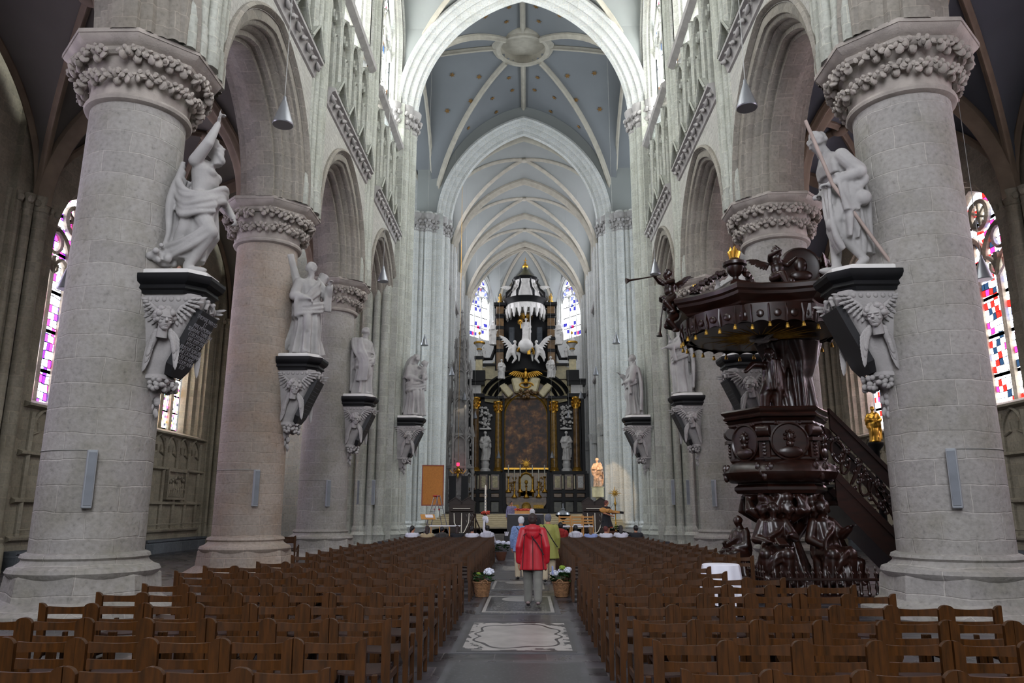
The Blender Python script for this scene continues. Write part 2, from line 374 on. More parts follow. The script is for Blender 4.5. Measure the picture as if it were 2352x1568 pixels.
def bar(mb, fn, pts, depth, w=.06, d=.1):
    """a stone bar through (t, z) points, w wide, 2d deep"""
    k = len(pts); rings = []
    for i, (t, z) in enumerate(pts):
        a = pts[max(0, i - 1)]; b = pts[min(k - 1, i + 1)]; dx, dz = b[0] - a[0], b[1] - a[1]; L = math.hypot(dx, dz) or 1; nx, nz = -dz / L * w, dx / L * w
        rings.append([fn(t + nx, depth - d * .4, z + nz), fn(t, depth - d, z), fn(t - nx, depth - d * .4, z - nz), fn(t - nx, depth + d, z - nz), fn(t + nx, depth + d, z + nz)])
    mb.loft(rings)
def tracery(mb, fn, a, c, sill, spring, depth, lan=4, head=True, w=.06, d=.1):
    ww = 2 * a / lan
    for i in range(1, lan):
        t = -a + ww * i; bar(mb, fn, [(t, sill), (t, spring + (arch_h(t, a, c) if not head else .15 + (0 if i % 2 else -.1)))], depth, w * (1.5 if i * 2 == lan else 1), d)
    for i in range(lan):                                 # trefoil lancet heads
        t = -a + ww * (i + .5); zl = spring - .55 * ww
        q = arc(ww / 2, ww * .25, 5); bar(mb, fn, [(t + x, zl + z) for x, z in q], depth, w * .8, d)
        for s in (-1, 1): bar(mb, fn, [(t + s * ww * .5, zl + .0), (t + s * ww * .2, zl + ww * .22), (t + s * ww * .22, zl + ww * .45)], depth, w * .5, d * .7)
    if head:
        for s in ((-1, 1) if lan > 2 else (0,)):
            t = s * a / 2; q = arc(a / 2 if lan > 2 else a * .7, a * .15, 8); bar(mb, fn, [(t + x, spring + z) for x, z in q], depth, w, d)
            rr = a * .2; zc = spring + a * .35; bar(mb, fn, [(t + rr * cos(x * PI / 6), zc + rr * sin(x * PI / 6)) for x in range(13)], depth, w * .7, d * .8)
        rr = a * .27; zc = spring + arch_h(0, a, c) - rr * 1.75
        bar(mb, fn, [(rr * cos(x * PI / 8), zc + rr * sin(x * PI / 8)) for x in range(17)], depth, w, d)
        for k in range(6): bar(mb, fn, [(0, zc), (rr * cos(k * PI / 3 + .5), zc + rr * sin(k * PI / 3 + .5))], depth, w * .5, d * .6)

def side_fn(s, X, yc): return lambda t, d, z: (s * (X + d), yc + t, z)
def end_fn(Y, xc=0, dr=1): return lambda t, d, z: (xc + t, Y + dr * d, z)
sname = {-1: 'left', 1: 'right'}

# ---- floor
mb = MB(); mb.add([(-24, -9, 0), (24, -9, 0), (24, 60, 0), (-24, 60, 0)], [(0, 1, 2, 3)])
fl = struct(mb, 'floor', 'floor_slate', label='dark slate paving of the nave and aisles', smooth=0, fix=False)
ceil_root = None
nwin = [0]
def window(fn, a, c, sill, spring, depth, gm, lan, stone_m='wall_stone', **k):
    nwin[0] += 1; g = MB(); pane(g, fn, a - .02, c, sill, spring, depth + .06)
    o = g.build('window_%d' % nwin[0], gm, None, smooth=0); tag(o, 'stained glass window with stone tracery', None, None, 'structure')
    t = MB(); tracery(t, fn, a, c, sill, spring, depth, lan, **k); t.build('tracery', stone_m, o, smooth=0)
    return o
# ---- nave walls
ARC = dict(a=2.75, c=.6, spring=10.35)
hood = [(0, -.5), (-.07, -.5), (-.12, -.42), (-.05, -.36), (.03, -.33), (.03, -.14), (.05, -.1), (.12, -.08), (.15, .0), (.2, .03), (.3, .02), (.36, .1), (.48, .13), (.5, .24), (.56, .27), (.7, .27), (.72, .36), (.78, .38), (1.15, .38), (1.2, .36), (1.22, .27), (1.36, .22), (1.4, .08), (1.6, .03), (1.64, -.14), (1.84, -.16), (1.86, -.36)]
win_prof = [(-.06, -.28), (-.1, -.22), (0, -.16), (0, 0), (.1, .04), (.2, .12), (.3, .13), (.36, .22), (.5, .25), (.6, .25)]
for s in (-1, 1):
    mb = MB(); ar = MB(); cl = MB(); tr = MB(); st = MB(); zz = MB()
    for i in range(len(PYALL) - 1):
        y0, y1 = PYALL[i], PYALL[i + 1]; yc = (y0 + y1) / 2; fn = side_fn(s, NX, yc)
        h = BAY / 2
        wallarch(mb, fn, -h, h, 10.3, 14.45, ARC['a'] + .33, ARC['c'], 10.3, ARC['spring'], [(0, 0), (0, .001)], back=1.84)
        k0 = ar.mark(); rings = []
        for dp, ins in hood:
            Q = arc(ARC['a'], ARC['c'], 16, ins); rings.append([fn(-(ARC['a'] - ins), dp, 10.3)] + [fn(x, dp, 10.35 + z) for x, z in Q] + [fn(ARC['a'] - ins, dp, 10.3)])
        ar.loft(rings, closed=False, caps=False)
        # string course with carved leaves
        st.add([fn(-3.05, d, z) for d, z in ((0, 14.34), (-.06, 14.38), (-.09, 14.55), (-.2, 14.76), (-.3, 14.8), (-.3, 14.9), (0, 14.98))] + [fn(3.05, d, z) for d, z in ((0, 14.34), (-.06, 14.38), (-.09, 14.55), (-.2, 14.76), (-.3, 14.8), (-.3, 14.9), (0, 14.98))],
               [(j, j + 1, j + 8, j + 7) for j in range(6)] + [tuple(range(7)), tuple(range(7, 14))])
        for j in range(13):
            t = -2.85 + j * .475; st.ell(fn(t, -.19, 14.62), (.07, .17, .08), rotm(s * .5 * (-1) ** j, 0, 0), 8, 5); st.ell(fn(t + .15, -.21, 14.7), (.06, .08, .05), None, 6, 4)
        # zigzag parapet
        for j in range(4):
            t = -2.6 + j * 1.5 + .1
            zz.add([fn(t, .0, 15.0), fn(t + 1.25, .0, 15.0), fn(t + 1.25, .0, 15.12), fn(t + .62, .0, 15.85), fn(t, .0, 15.12)] + [fn(t, -.28, 15.0), fn(t + 1.25, -.28, 15.0), fn(t + 1.25, -.28, 15.12), fn(t + .62, -.28, 15.85), fn(t, -.28, 15.12)],
                   [(0, 1, 6, 5), (1, 2, 7, 6), (2, 3, 8, 7), (3, 4, 9, 8), (4, 0, 5, 9)])
            zz.tube([fn(t, -.25, 15.1), fn(t + .62, -.25, 15.85), fn(t + 1.25, -.25, 15.1)], .05, 5)
        # blind tracery storey: recess, mullions, lancets
        D = .35
        mb.add([fn(-h, 0, 14.45), fn(h, 0, 14.45), fn(h, 0, 15), fn(-h, 0, 15)], [(0, 1, 2, 3)])
        mb.add([fn(-3.05, D, 14.98), fn(3.05, D, 14.98), fn(3.05, D, 19.6), fn(-3.05, D, 19.6)], [(0, 1, 2, 3)])
        mb.add([fn(-3.05, 0, 14.98), fn(3.05, 0, 14.98), fn(3.05, D, 14.98), fn(-3.05, D, 14.98)], [(0, 1, 2, 3)])
        for t in (-h, 3.05): mb.add([fn(t, 0, 14.98), fn(t + h - 3.05, 0, 14.98), fn(t + h - 3.05, 0, 30.5), fn(t, 0, 30.5)], [(0, 1, 2, 3)])
        for t in (-3.05, 3.05): mb.add([fn(t, 0, 14.98), fn(t, D, 14.98), fn(t, D, 19.6), fn(t, 0, 19.6)], [(0, 1, 2, 3)])
        for j in range(9):
            t = -3.0 + j * .75; bar(tr, fn, [(t, 15.0), (t, 19.3 if j % 2 == 0 else 17.3)], .1, .09 if j % 2 == 0 else .05, .14)
        for j in range(4):
            t = -2.25 + j * 1.5
            bar(tr, fn, [(t + x, 17.9 + z) for x, z in arc(.75, .35, 6)], .1, .06, .12)
            for q in (-.375, .375): bar(tr, fn, [(t + q + x, 17.1 + z) for x, z in arc(.375, .2, 4)], .14, .04, .1); bar(tr, fn, [(t + q + x * .7, 16.0 + z * .7) for x, z in arc(.375, .1, 4)], .3, .05, .06)
            bar(tr, fn, [(t + .17 * cos(a), 18.15 + .17 * sin(a)) for a in [k * PI / 4 for k in range(9)]], .12, .035, .08)
            mb.add([fn(t - .55, D - .01, 16.05), fn(t - .2, D - .01, 16.05), fn(t - .2, D - .2, 16.05)], [(0, 1, 2)])
        # upper string (window sill)
        st.add([fn(t, d, z) for t in (-3.05, 3.05) for d, z in ((0, 19.25), (-.22, 19.4), (-.26, 19.55), (0, 19.75))], [(0, 1, 5, 4), (1, 2, 6, 5), (2, 3, 7, 6), (0, 3, 2, 1), (4, 5, 6, 7)])
        # clerestory
        wallarch(cl, fn, -3.05, 3.05, 19.6, 30.5, 2.6, .9, 19.9, 24.9, win_prof)
        if i > 0: window(fn, 2.35, .9, 19.9, 24.9, .62, 'glass_nave', 4)
    struct(mb, 'wall_' + sname[s], 'wall_fine', label='nave wall above the %s arcade' % sname[s], smooth=0)
    struct(ar, 'trim_arcade_' + sname[s], 'arch_stone', label='moulded arcade arches on the %s' % sname[s])
    struct(cl, 'wall_clerestory_' + sname[s], 'wall_stone', label='clerestory wall on the %s' % sname[s], smooth=30)
    struct(tr, 'trim_triforium_' + sname[s], 'shaft_stone', label='blind tracery on the %s' % sname[s], smooth=0)
    struct(st, 'trim_string_' + sname[s], 'carved_stone', label='carved string courses on the %s' % sname[s])
    struct(zz, 'trim_parapet_' + sname[s], 'shaft_stone', label='zigzag parapet on the %s' % sname[s], smooth=0)
    # wall shafts rising from the capitals
    sh = MB()
    for y in PYALL[1:-1]:
        for dx, dy, r in ((.0, 0, .19), (-.04, -.4, .16), (-.04, .4, .16), (-.04, -.69, .1), (-.04, .69, .1), (-.02, -.21, .06), (-.02, .21, .06), (-.03, -.56, .05), (-.03, .56, .05)):
            x = s * (NX - dx); k = 10
            sh.lathe([(r * 1.25, 10.3), (r * 1.25, 10.75), (r * 1.1, 10.85), (r * 1.2, 10.95), (r, 11.0), (r, 27.5)], k, (x, y + dy))
    struct(sh, 'trim_shafts_' + sname[s], 'shaft_stone', label='vaulting shafts on the %s nave wall' % sname[s], uv='box')

# ---- rib vaults
def vh(t, c=.35): return math.sqrt(max(0, (1 + c) ** 2 - (abs(t) + c) ** 2)) / math.sqrt((1 + c) ** 2 - c * c)
def vault(mb, rb, x0, x1, y0, y1, zs, za, n=20, rr=.13, transverse=True, tr=.3, crown=.0, wallrib=True):
    cx, cy, hx, hy = (x0 + x1) / 2, (y0 + y1) / 2, (x1 - x0) / 2, (y1 - y0) / 2; H = za - zs
    def z(u, v): return zs + H * (vh(min(abs(u), abs(v)))) + crown * (1 - max(abs(u), abs(v)) ** 2)
    o = mb.mark(); vs = []
    for j in range(n + 1):
        for i in range(n + 1):
            u, v = -1 + 2 * i / n, -1 + 2 * j / n; vs.append((cx + u * hx, cy + v * hy, z(u, v)))
    fs = []
    for j in range(n):
        for i in range(n):
            a = j * (n + 1) + i; b, c_, d = a + 1, a + n + 2, a + n + 1
            if (i - n / 2 + .5) * (j - n / 2 + .5) > 0: fs += [(a, b, c_), (a, c_, d)]
            else: fs += [(a, b, d), (b, c_, d)]
    mb.add(vs, fs)
    prof = lambda q: [(0, q), (-.6 * q, q), (-1.1 * q, .5 * q), (-1.5 * q, .35 * q), (-1.7 * q, 0), (-1.5 * q, -.35 * q), (-1.1 * q, -.5 * q), (-.6 * q, -q), (0, -q)]
    up = (0, 0, 1); m = 24
    for sx in (-1, 1):
        pts = [(cx + sx * u * hx, cy + u * hy, z(u, u) + .02) for u in [math.sin(PI / 2 * (-1 + 2 * k / m)) for k in range(m + 1)]]
        cdir = Vector((sx * hx, hy, 0)).normalized()
        rb.sweep(pts, prof(rr), [Vector((0, 0, 1)) * max(.05, 1 - abs(-1 + 2 * k / m) ** 2) - cdir * (1 if k < m / 2 else -1) * (abs(-1 + 2 * k / m)) for k in range(m + 1)])
    if transverse:
        for v in ((-1, 1) if transverse == 2 else (-1,)):
            us = [math.sin(PI / 2 * (-1 + 2 * k / m)) for k in range(m + 1)]
            rb.sweep([(cx + u * hx, cy + v * hy, zs + H * vh(u) + .02) for u in us], prof(tr), [(u, 0, max(.08, 1 - abs(u))) for u in us])
    if wallrib:
        for sx in (-1, 1):
            us = [math.sin(PI / 2 * (-1 + 2 * k / m)) for k in range(m + 1)]
            rb.sweep([(cx + sx * hx, cy + u * hy, zs + H * vh(u) + .02) for u in us], prof(rr * .9), [(0, u, max(.08, 1 - abs(u))) for u in us])
    rb.ell((cx, cy, za + crown - .15), (.28, .28, .16))
mb, rb = MB(), MB()
for i in range(len(PYALL) - 1): vault(mb, rb, -6.75, 6.75, PYALL[i], PYALL[i + 1], 21.3, 30.0)
struct(mb, 'ceiling_nave', 'plaster_pale', label='plastered nave vault'); struct(rb, 'trim_nave_ribs', 'rib_stone', label='stone ribs of the nave vault')
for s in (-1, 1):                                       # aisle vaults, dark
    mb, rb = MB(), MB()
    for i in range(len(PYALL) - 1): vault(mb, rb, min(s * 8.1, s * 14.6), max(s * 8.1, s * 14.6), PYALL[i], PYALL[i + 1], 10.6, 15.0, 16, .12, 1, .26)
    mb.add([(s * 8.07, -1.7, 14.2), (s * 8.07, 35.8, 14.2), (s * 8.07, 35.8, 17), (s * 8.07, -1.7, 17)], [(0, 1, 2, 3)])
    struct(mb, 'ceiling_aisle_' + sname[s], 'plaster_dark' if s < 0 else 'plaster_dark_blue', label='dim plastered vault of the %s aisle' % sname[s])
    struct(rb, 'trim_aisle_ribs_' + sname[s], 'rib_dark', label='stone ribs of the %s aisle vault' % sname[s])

# ---- aisle outer walls with windows, panelling, reliefs, bench
for s in (-1, 1):
    mb, sh, pn, bn = MB(), MB(), MB(), MB()
    for i in range(len(PYALL) - 1):
        yc = (PYALL[i] + PYALL[i + 1]) / 2; fn = side_fn(s, 14.9, yc); h = BAY / 2
        wallarch(mb, fn, -h, h, 0, 16, 2.3, .9, 4.9, 9.9, [(0, 0), (.1, .02), (.15, .12), (.3, .16), (.4, .3), (.6, .34), (.66, .45), (.9, .5)])
        if i > 0:
            gm = {1: 'glass_purple', 2: 'glass_purple', 3: 'glass_purple', 4: 'glass_mosaic'}[i] if s < 0 else 'glass_red'
            window(fn, 1.82, .9, 4.95, 9.9, .92, gm, 4 if s < 0 else 3, 'aisle_stone', w=.08, d=.14)
        # blind panelling below the sill
        for t in (-2.2, -1.1, 0, 1.1, 2.2): bar(pn, fn, [(t, .9), (t, 4.6)], -.02, .07, .12)
        for t in (-1.65, -.55, .55, 1.65):
            bar(pn, fn, [(t + x, 3.95 + z) for x, z in arc(.55, .25, 5)], -.02, .045, .1)
            for q in (-1, 1): bar(pn, fn, [(t + q * .5, 3.9), (t + q * .16, 4.02), (t + q * .2, 4.3)], -.02, .03, .06)
        for z, dd in ((4.8, .2), (3.35, .16), (1.95, .14), (.85, .12)):
            pn.add([fn(t, q, zz_) for t in (-2.6, 2.6) for q, zz_ in ((0, z - .1), (-dd, z - .03), (-dd, z + .04), (0, z + .1))], [(0, 1, 5, 4), (1, 2, 6, 5), (2, 3, 7, 6), (0, 3, 2, 1), (4, 5, 6, 7)])
        bn.add([fn(t, q, z) for t in (-2.7, 2.7) for q, z in ((0, .0), (-.45, 0), (-.45, .42), (-.5, .45), (-.5, .52), (0, .52))], [(j, j + 1, j + 7, j + 6) for j in range(5)] + [(0, 5, 4, 3, 2, 1), (6, 7, 8, 9, 10, 11)])
        sh.tube([fn(-2.7, -.4, 1.12), fn(2.7, -.4, 1.12)], .02, 6)
    for y in PYALL:                                     # responds
        for dx, dy, r in ((.45, 0, .2), (.3, -.35, .13), (.3, .35, .13), (.12, -.6, .12), (.12, .6, .12), (0, -.82, .08), (0, .82, .08)):
            sh.lathe([(r * 1.5, 0), (r * 1.5, .7), (r * 1.2, .8), (r * 1.3, .9), (r, .95), (r, 10.3), (r * 1.2, 10.35), (r, 10.4), (r * 1.3, 10.7), (r * 1.4, 10.85)], 10, (s * (14.9 - dx), y + dy))
        sh.box(min(s * 14.7, s * 15), max(s * 14.7, s * 15), y - .8, y + .8, 0, 14)
        for k in range(10): sh.ell((s * (14.6 - .2 * (k % 2)), y - .7 + k * .155, 10.62), (.1, .09, .12), None, 6, 4)
    struct(mb, 'wall_aisle_' + sname[s], 'aisle_stone', label='outer wall of the %s aisle' % sname[s], smooth=30)
    struct(sh, 'trim_aisle_shafts_' + sname[s], 'aisle_stone', label='wall shafts of the %s aisle' % sname[s])
    struct(pn, 'trim_aisle_panelling_' + sname[s], 'aisle_stone', label='blind stone panelling of the %s aisle' % sname[s], smooth=0)
    struct(bn, 'trim_aisle_bench_' + sname[s], 'blue_stone', label='stone bench along the %s aisle wall' % sname[s], smooth=0)

# ---- west wall behind, transept and choir shell
mb = MB(); wf = end_fn(-8.5, 0, -1)
wallarch(mb, wf, -16, 16, 0, 30, 4.6, 1.5, 6, 18, [(0, 0), (.5, .3)])
struct(mb, 'wall_west', 'wall_stone', label='west wall', smooth=0)
g = MB(); pane(g, wf, 4.3, 1.5, 6, 18, .5); o = g.build('window_%d' % 90, 'fill_glow_west'); tag(o, 'added glowing fill pane in the west wall', None, None, 'structure')  # unseen glowing pane added behind the camera as frontal fill light
mb = MB()
for s in (-1, 1):
    mb.add([(s * NX, -8.5, 0), (s * NX, -1.7, 0), (s * NX, -1.7, 29), (s * NX, -8.5, 29)], [(0, 1, 2, 3)])
    mb.add([(s * NX, -1.7, 0), (s * 15, -1.7, 0), (s * 15, -1.7, 17), (s * NX, -1.7, 17)], [(0, 1, 2, 3)])
struct(mb, 'wall_tower', 'wall_stone', label='tower walls at the west end', smooth=0)
mb = MB(); mb.add([(-7, -8.6, 29), (7, -8.6, 29), (7, -1.7, 29), (-7, -1.7, 29)], [(0, 1, 2, 3)]); struct(mb, 'ceiling_tower', 'plaster_pale', label='tower ceiling', smooth=0)

CX0, CX1, CY0, CY1 = -6.6, 6.6, 35.8, 50.2          # crossing
mb = MB()
for s in (-1, 1):                                       # transept arms: west and east walls, end walls with a great window
    for Y, dr in ((36.6, -1), (50.9, 1)):
        mb.add([(s * 7.0, Y, 0), (s * 21, Y, 0), (s * 21, Y, 31), (s * 7.0, Y, 31)], [(0, 1, 2, 3)])
    wfn = lambda t, d, z, s=s: (s * (21 + d), 43.5 + t, z)
    wallarch(mb, wfn, -7.3, 7.3, 0, 31, 4.6, 1.6, 7, 18, [(0, 0), (.6, .4)])
    g = MB(); pane(g, wfn, 4.2, 1.6, 7, 18, .6); nwin[0] += 1; o = g.build('window_%d' % nwin[0], 'glass_transept'); tag(o, 'great transept window', None, None, 'structure')
    # arches toward the aisles and choir aisles are dark openings: plain walls here
struct(mb, 'wall_transept', 'choir_stone', label='transept walls', smooth=0)
mb, rb = MB(), MB()
for s in (-1, 1): vault(mb, rb, min(s * 6.6, s * 21), max(s * 6.6, s * 21), 36.4, 50.9, 21.3, 29.5, 16)
struct(mb, 'ceiling_transept', 'plaster_blue', label='transept vault'); struct(rb, 'trim_transept_ribs', 'rib_stone', label='ribs of the transept vault')

# crossing vault with oculus
mb, rb, zs, za = MB(), MB(), 21.3, 31.0
n = 44; cyc = 43.0; hx, hy = 6.6, 7.2
def cz(u, v): return zs + (za - zs) * (vh(min(abs(u), abs(v)), .2) * .93 + .07 * (1 - max(abs(u), abs(v)) ** 2))
vs, fs = [], []
for j in range(n + 1):
    for i in range(n + 1):
        u, v = -1 + 2 * i / n, -1 + 2 * j / n; vs.append((u * hx, cyc + v * hy, cz(u, v)))
OR = 1.72
for j in range(n):
    for i in range(n):
        a = j * (n + 1) + i; q = [vs[x] for x in (a, a + 1, a + n + 2, a + n + 1)]
        if max(math.hypot(p[0], p[1] - cyc) for p in q) < OR + .05: continue
        if (i - n / 2 + .5) * (j - n / 2 + .5) > 0: fs += [(a, a + 1, a + n + 2), (a, a + n + 2, a + n + 1)]
        else: fs += [(a, a + 1, a + n + 1), (a + 1, a + n + 2, a + n + 1)]
mb.add(vs, fs); struct(mb, 'ceiling_crossing', 'plaster_blue', label='blue grey crossing vault with gold stars')
prof = [(0, .16), (-.12, .17), (-.2, .1), (-.3, .08), (-.34, 0), (-.3, -.08), (-.2, -.1), (-.12, -.17), (0, -.16)]
m = 20
for dx, dy in ((1, 1), (1, -1), (-1, 1), (-1, -1), (1, 0), (-1, 0), (0, 1), (0, -1)):
    r0 = OR / math.hypot(dx * hx, dy * hy); pts, ns = [], []
    for k in range(m + 1):
        q = r0 + (1 - r0) * math.sin(PI / 2 * k / m); pts.append((dx * q * hx, cyc + dy * q * hy, cz(dx * q, dy * q) + .03))
        d = Vector((dx * hx, dy * hy, 0)).normalized(); ns.append(d * (q if dx * dy else 0) + Vector((0, 0, 1)) * (1.05 - q if dx * dy else 1))
    rb.sweep(pts, prof, ns)
zo = cz(.2, .0)
rb.lathe([(OR + .25, zo + .25), (OR + .3, zo - .1), (OR + .2, zo - .25), (OR + .05, zo - .3), (OR - .02, zo - .42), (OR - .2, zo - .42), (OR - .28, zo - .3), (OR - .2, zo - .15), (OR - .22, zo + .2), (OR - .05, zo + .8), (OR - .1, zo + 1.0)], 40, (0, cyc))
struct(rb, 'trim_crossing_ribs', 'rib_stone', label='stone ribs and ring of the crossing vault')
mb = MB(); mb.lathe([(0.02, zo + .9), (OR, zo + .95)], 40, (0, cyc))
for k in range(8):
    a = k * PI / 4; mb.ell((.85 * cos(a), cyc + .85 * sin(a), zo + .88), (.45, .2, .06), rotm(0, 0, a), 10, 6)
mb.lathe([(.35, zo + .9), (.35, zo + .8), (.2, zo + .76), (.12, zo + .7), (.02, zo + .7)], 16, (0, cyc)); mb.lathe([(1.35, zo + .9), (1.35, zo + .82), (1.28, zo + .82), (1.28, zo + .9)], 32, (0, cyc))
struct(mb, 'ceiling_oculus', 'rib_stone', label='carved boss in the crossing oculus')
def star(mb, c, nrm, r=.21):
    nrm = Vector(nrm).normalized(); u = nrm.orthogonal().normalized(); v = nrm.cross(u); c = Vector(c)
    vs = [c + nrm * .03]
    for k in range(12):
        q = r if k % 2 == 0 else r * .45; a = k * PI / 6; vs.append(c + u * q * cos(a) + v * q * sin(a))
    mb.add(vs, [(0, 1 + k, 1 + (k + 1) % 12) for k in range(12)])
mb = MB()
for u, v in ((.33, .62), (.12, .62), (.72, .25), (.45, .3), (.6, .8), (.3, .85), (.15, .42), (.8, .55), (.55, .5)):
    for sx in (-1, 1):
        for sy in (-1, 1):
            U, V = u * sx, v * sy; z = cz(U, V); e = .01; nx = -(cz(U + e, V) - z) / (e * hx); ny = -(cz(U, V + e) - z) / (e * hy)
            star(mb, Vector((U * hx, cyc + V * hy, z)) - Vector((nx, ny, 1)).normalized() * .05, (-nx, -ny, -1))
struct(mb, 'trim_crossing_stars', 'star_gold', label='gilt stars on the crossing vault', smooth=0)

# great arches of the crossing: west (35.8) and east (50.3)
def great_arch(name, Y, X, c, zs, order, mat, wx, thick=1.5, top=31.6):
    ap = MB(); wl = MB()
    for i in range(1):
        rings = []
        for dp, ins in order:
            rings.append([(x, Y + dp, zs + z) for x, z in arc(X, c, 26, ins)])
        ap.loft(rings, closed=False, caps=False)
    struct(ap, name, mat, label='moulded great arch of the crossing')
    for yy in (Y - thick / 2, Y + thick / 2):
        A = arc(X, c, 26); q = lambda p: wl.add(p, [(0, 1, 2, 3)])
        for (x0, h0), (x1, h1) in zip(A, A[1:]): q([(x0, yy, zs + h0), (x1, yy, zs + h1), (x1, yy, top), (x0, yy, top)])
        for sg in (-1, 1): q([(sg * X, yy, zs), (sg * wx, yy, zs), (sg * wx, yy, top), (sg * X, yy, top)])
    struct(wl, name.replace('trim', 'wall'), 'plaster_pale', label='wall over the great arch', smooth=0)
order = [(-.95, -.1), (-1.0, .05), (-.9, .16), (-.78, .14), (-.74, .3), (-.62, .42), (-.5, .38), (-.46, .55), (-.34, .7), (-.2, .68), (-.18, .85), (0, .95), (.18, .85), (.2, .68), (.34, .7), (.46, .55), (.5, .38), (.62, .42), (.74, .3), (.78, .14), (.9, .16), (1, .05), (.95, -.1)]
great_arch('trim_crossing_arch_west', 35.6, 6.45, 1.9, 21.5, order, 'choir_stone', 7.4)
great_arch('trim_crossing_arch_east', 50.3, 6.1, 2.3, 21.4, order, 'choir_stone', 7.6)

# clustered piers
def cluster(name, cx, cy, shafts, zt, mat, label, core, cap=(20.6, 21.9), leaf=True, base=1.0):
    root = empty(name, (0, 0, 0)); tag(root, label, None, None, 'structure')
    mb = MB()
    x0, x1, y0, y1 = core; mb.box(cx + x0, cx + x1, cy + y0, cy + y1, 0, zt)
    for x, y, r in shafts:
        mb.lathe([(r, base * .9), (r, zt)], 14, (cx + x, cy + y))
    mb.build('pier_body', mat, root)
    bs = MB()
    for x, y, r in shafts:
        bs.lathe([(r * 1.7, 0), (r * 1.7, .15), (r * 1.45, .2), (r * 1.45, base * .55), (r * 1.6, base * .6), (r * 1.25, base * .75), (r * 1.35, base * .85), (r * 1.05, base)], 8, (cx + x, cy + y))
    bs.build('pier_base', mat, root)
    if cap:
        cp = MB()
        for x, y, r in shafts:
            if r < .13: continue
            cp.lathe([(r, cap[0]), (r * 1.15, cap[0] + .06), (r, cap[0] + .12), (r * 1.1, cap[0] + .5), (r * 1.5, cap[1] - .22), (r * 1.6, cap[1] - .15), (r * 1.6, cap[1])], 12, (cx + x, cy + y))
            if leaf:
                for k in range(10):
                    a = k * PI / 5
                    for zz, q in ((cap[0] + .35, 1.2), (cap[0] + .75, 1.5)):
                        cp.ell((cx + x + r * q * cos(a + zz), cy + y + r * q * sin(a + zz), zz + rnd.uniform(-.05, .05)), (.12, .12, .14), rotm(rnd.random(), rnd.random(), 0), 6, 4)
        cp.build('pier_capital', 'carved_stone', root)
    return root
def shaftset(s):
    L = []
    # nave side, running round to the crossing side (x increases toward nave axis for s=-1 => use -s)
    for x, y, r in ((1.05, -.9, .28), (1.25, -.25, .34), (1.05, .5, .28), (.55, -1.35, .24), (.15, -1.55, .16), (.85, -1.2, .12), (1.28, -.6, .12), (1.25, .12, .12), (.85, .9, .2), (.4, 1.2, .26), (-.2, 1.35, .2), (-.3, -1.6, .26), (-.75, -1.7, .14), (1.1, .75, .1)):
        L.append((-s * x, y, r))
    return L
for s in (-1, 1):
    cluster('crossing_pier', s * 7.1, 35.8, shaftset(s), 21.9, 'shaft_stone', 'clustered western crossing pier on the %s' % sname[s], (-1.1, 1.1, -1.4, 1.2))
    L2 = [(-s * x, y, r) for x, y, r in ((1.0, -.75, .3), (1.3, -.2, .3), (1.3, .35, .26), (.6, -1.1, .26), (.2, -1.35, .3), (-.25, -1.45, .2), (-.7, -1.55, .32), (-1.2, -1.6, .2), (1.15, -.45, .12), (.8, -.95, .12), (.42, -1.25, .12), (1.05, .8, .26), (-.48, -1.5, .1))]
    cluster('crossing_pier', s * 6.9, 50.6, L2, 22.1, 'choir_stone', 'clustered eastern crossing pier on the %s' % sname[s], (-1.2, 1.2, -1.3, 1.3))

# ---- raised platform, steps and choir floor
mb = MB(); mb.box(-5.4, 5.4, 28.2, 48.0, 0, .37); mb.box(-5.4, 5.4, 28.55, 48.0, .37, .55); mb.box(-20, 20, 37.5, 48.0, 0, .55); struct(mb, 'floor_platform', 'floor_slate', label='low grey platform of the crossing', smooth=0)
mb = MB()
for k in range(8): mb.box(-6.2, 6.2, 47.6 + k * .36 + .05, 51, .54 + k * .11, .54 + (k + 1) * .11 - .03); mb.box(-6.2, 6.2, 47.6 + k * .36, 51, .54 + (k + 1) * .11 - .03, .54 + (k + 1) * .11)
struct(mb, 'floor_steps', 'step_stone' if 'step_stone' in MATS else plain('step_stone', 'b5a88c', .6, var=.1), label='pale stone steps up to the choir', smooth=0)
mb = MB(); mb.box(-7, 7, 50.5, 84, 1.3, 1.4); struct(mb, 'floor_choir', 'floor_slate', label='raised choir floor', smooth=0)

# ---- choir
CHY = [51.0, 58.6, 66.2, 73.8, 77.5]; CX = 6.2
mb, rb = MB(), MB()
for i in range(3): vault(mb, rb, -CX, CX, CHY[i], CHY[i + 1], 21.4, 28.9, 20, .14, 2 if i == 2 else 1, .3)
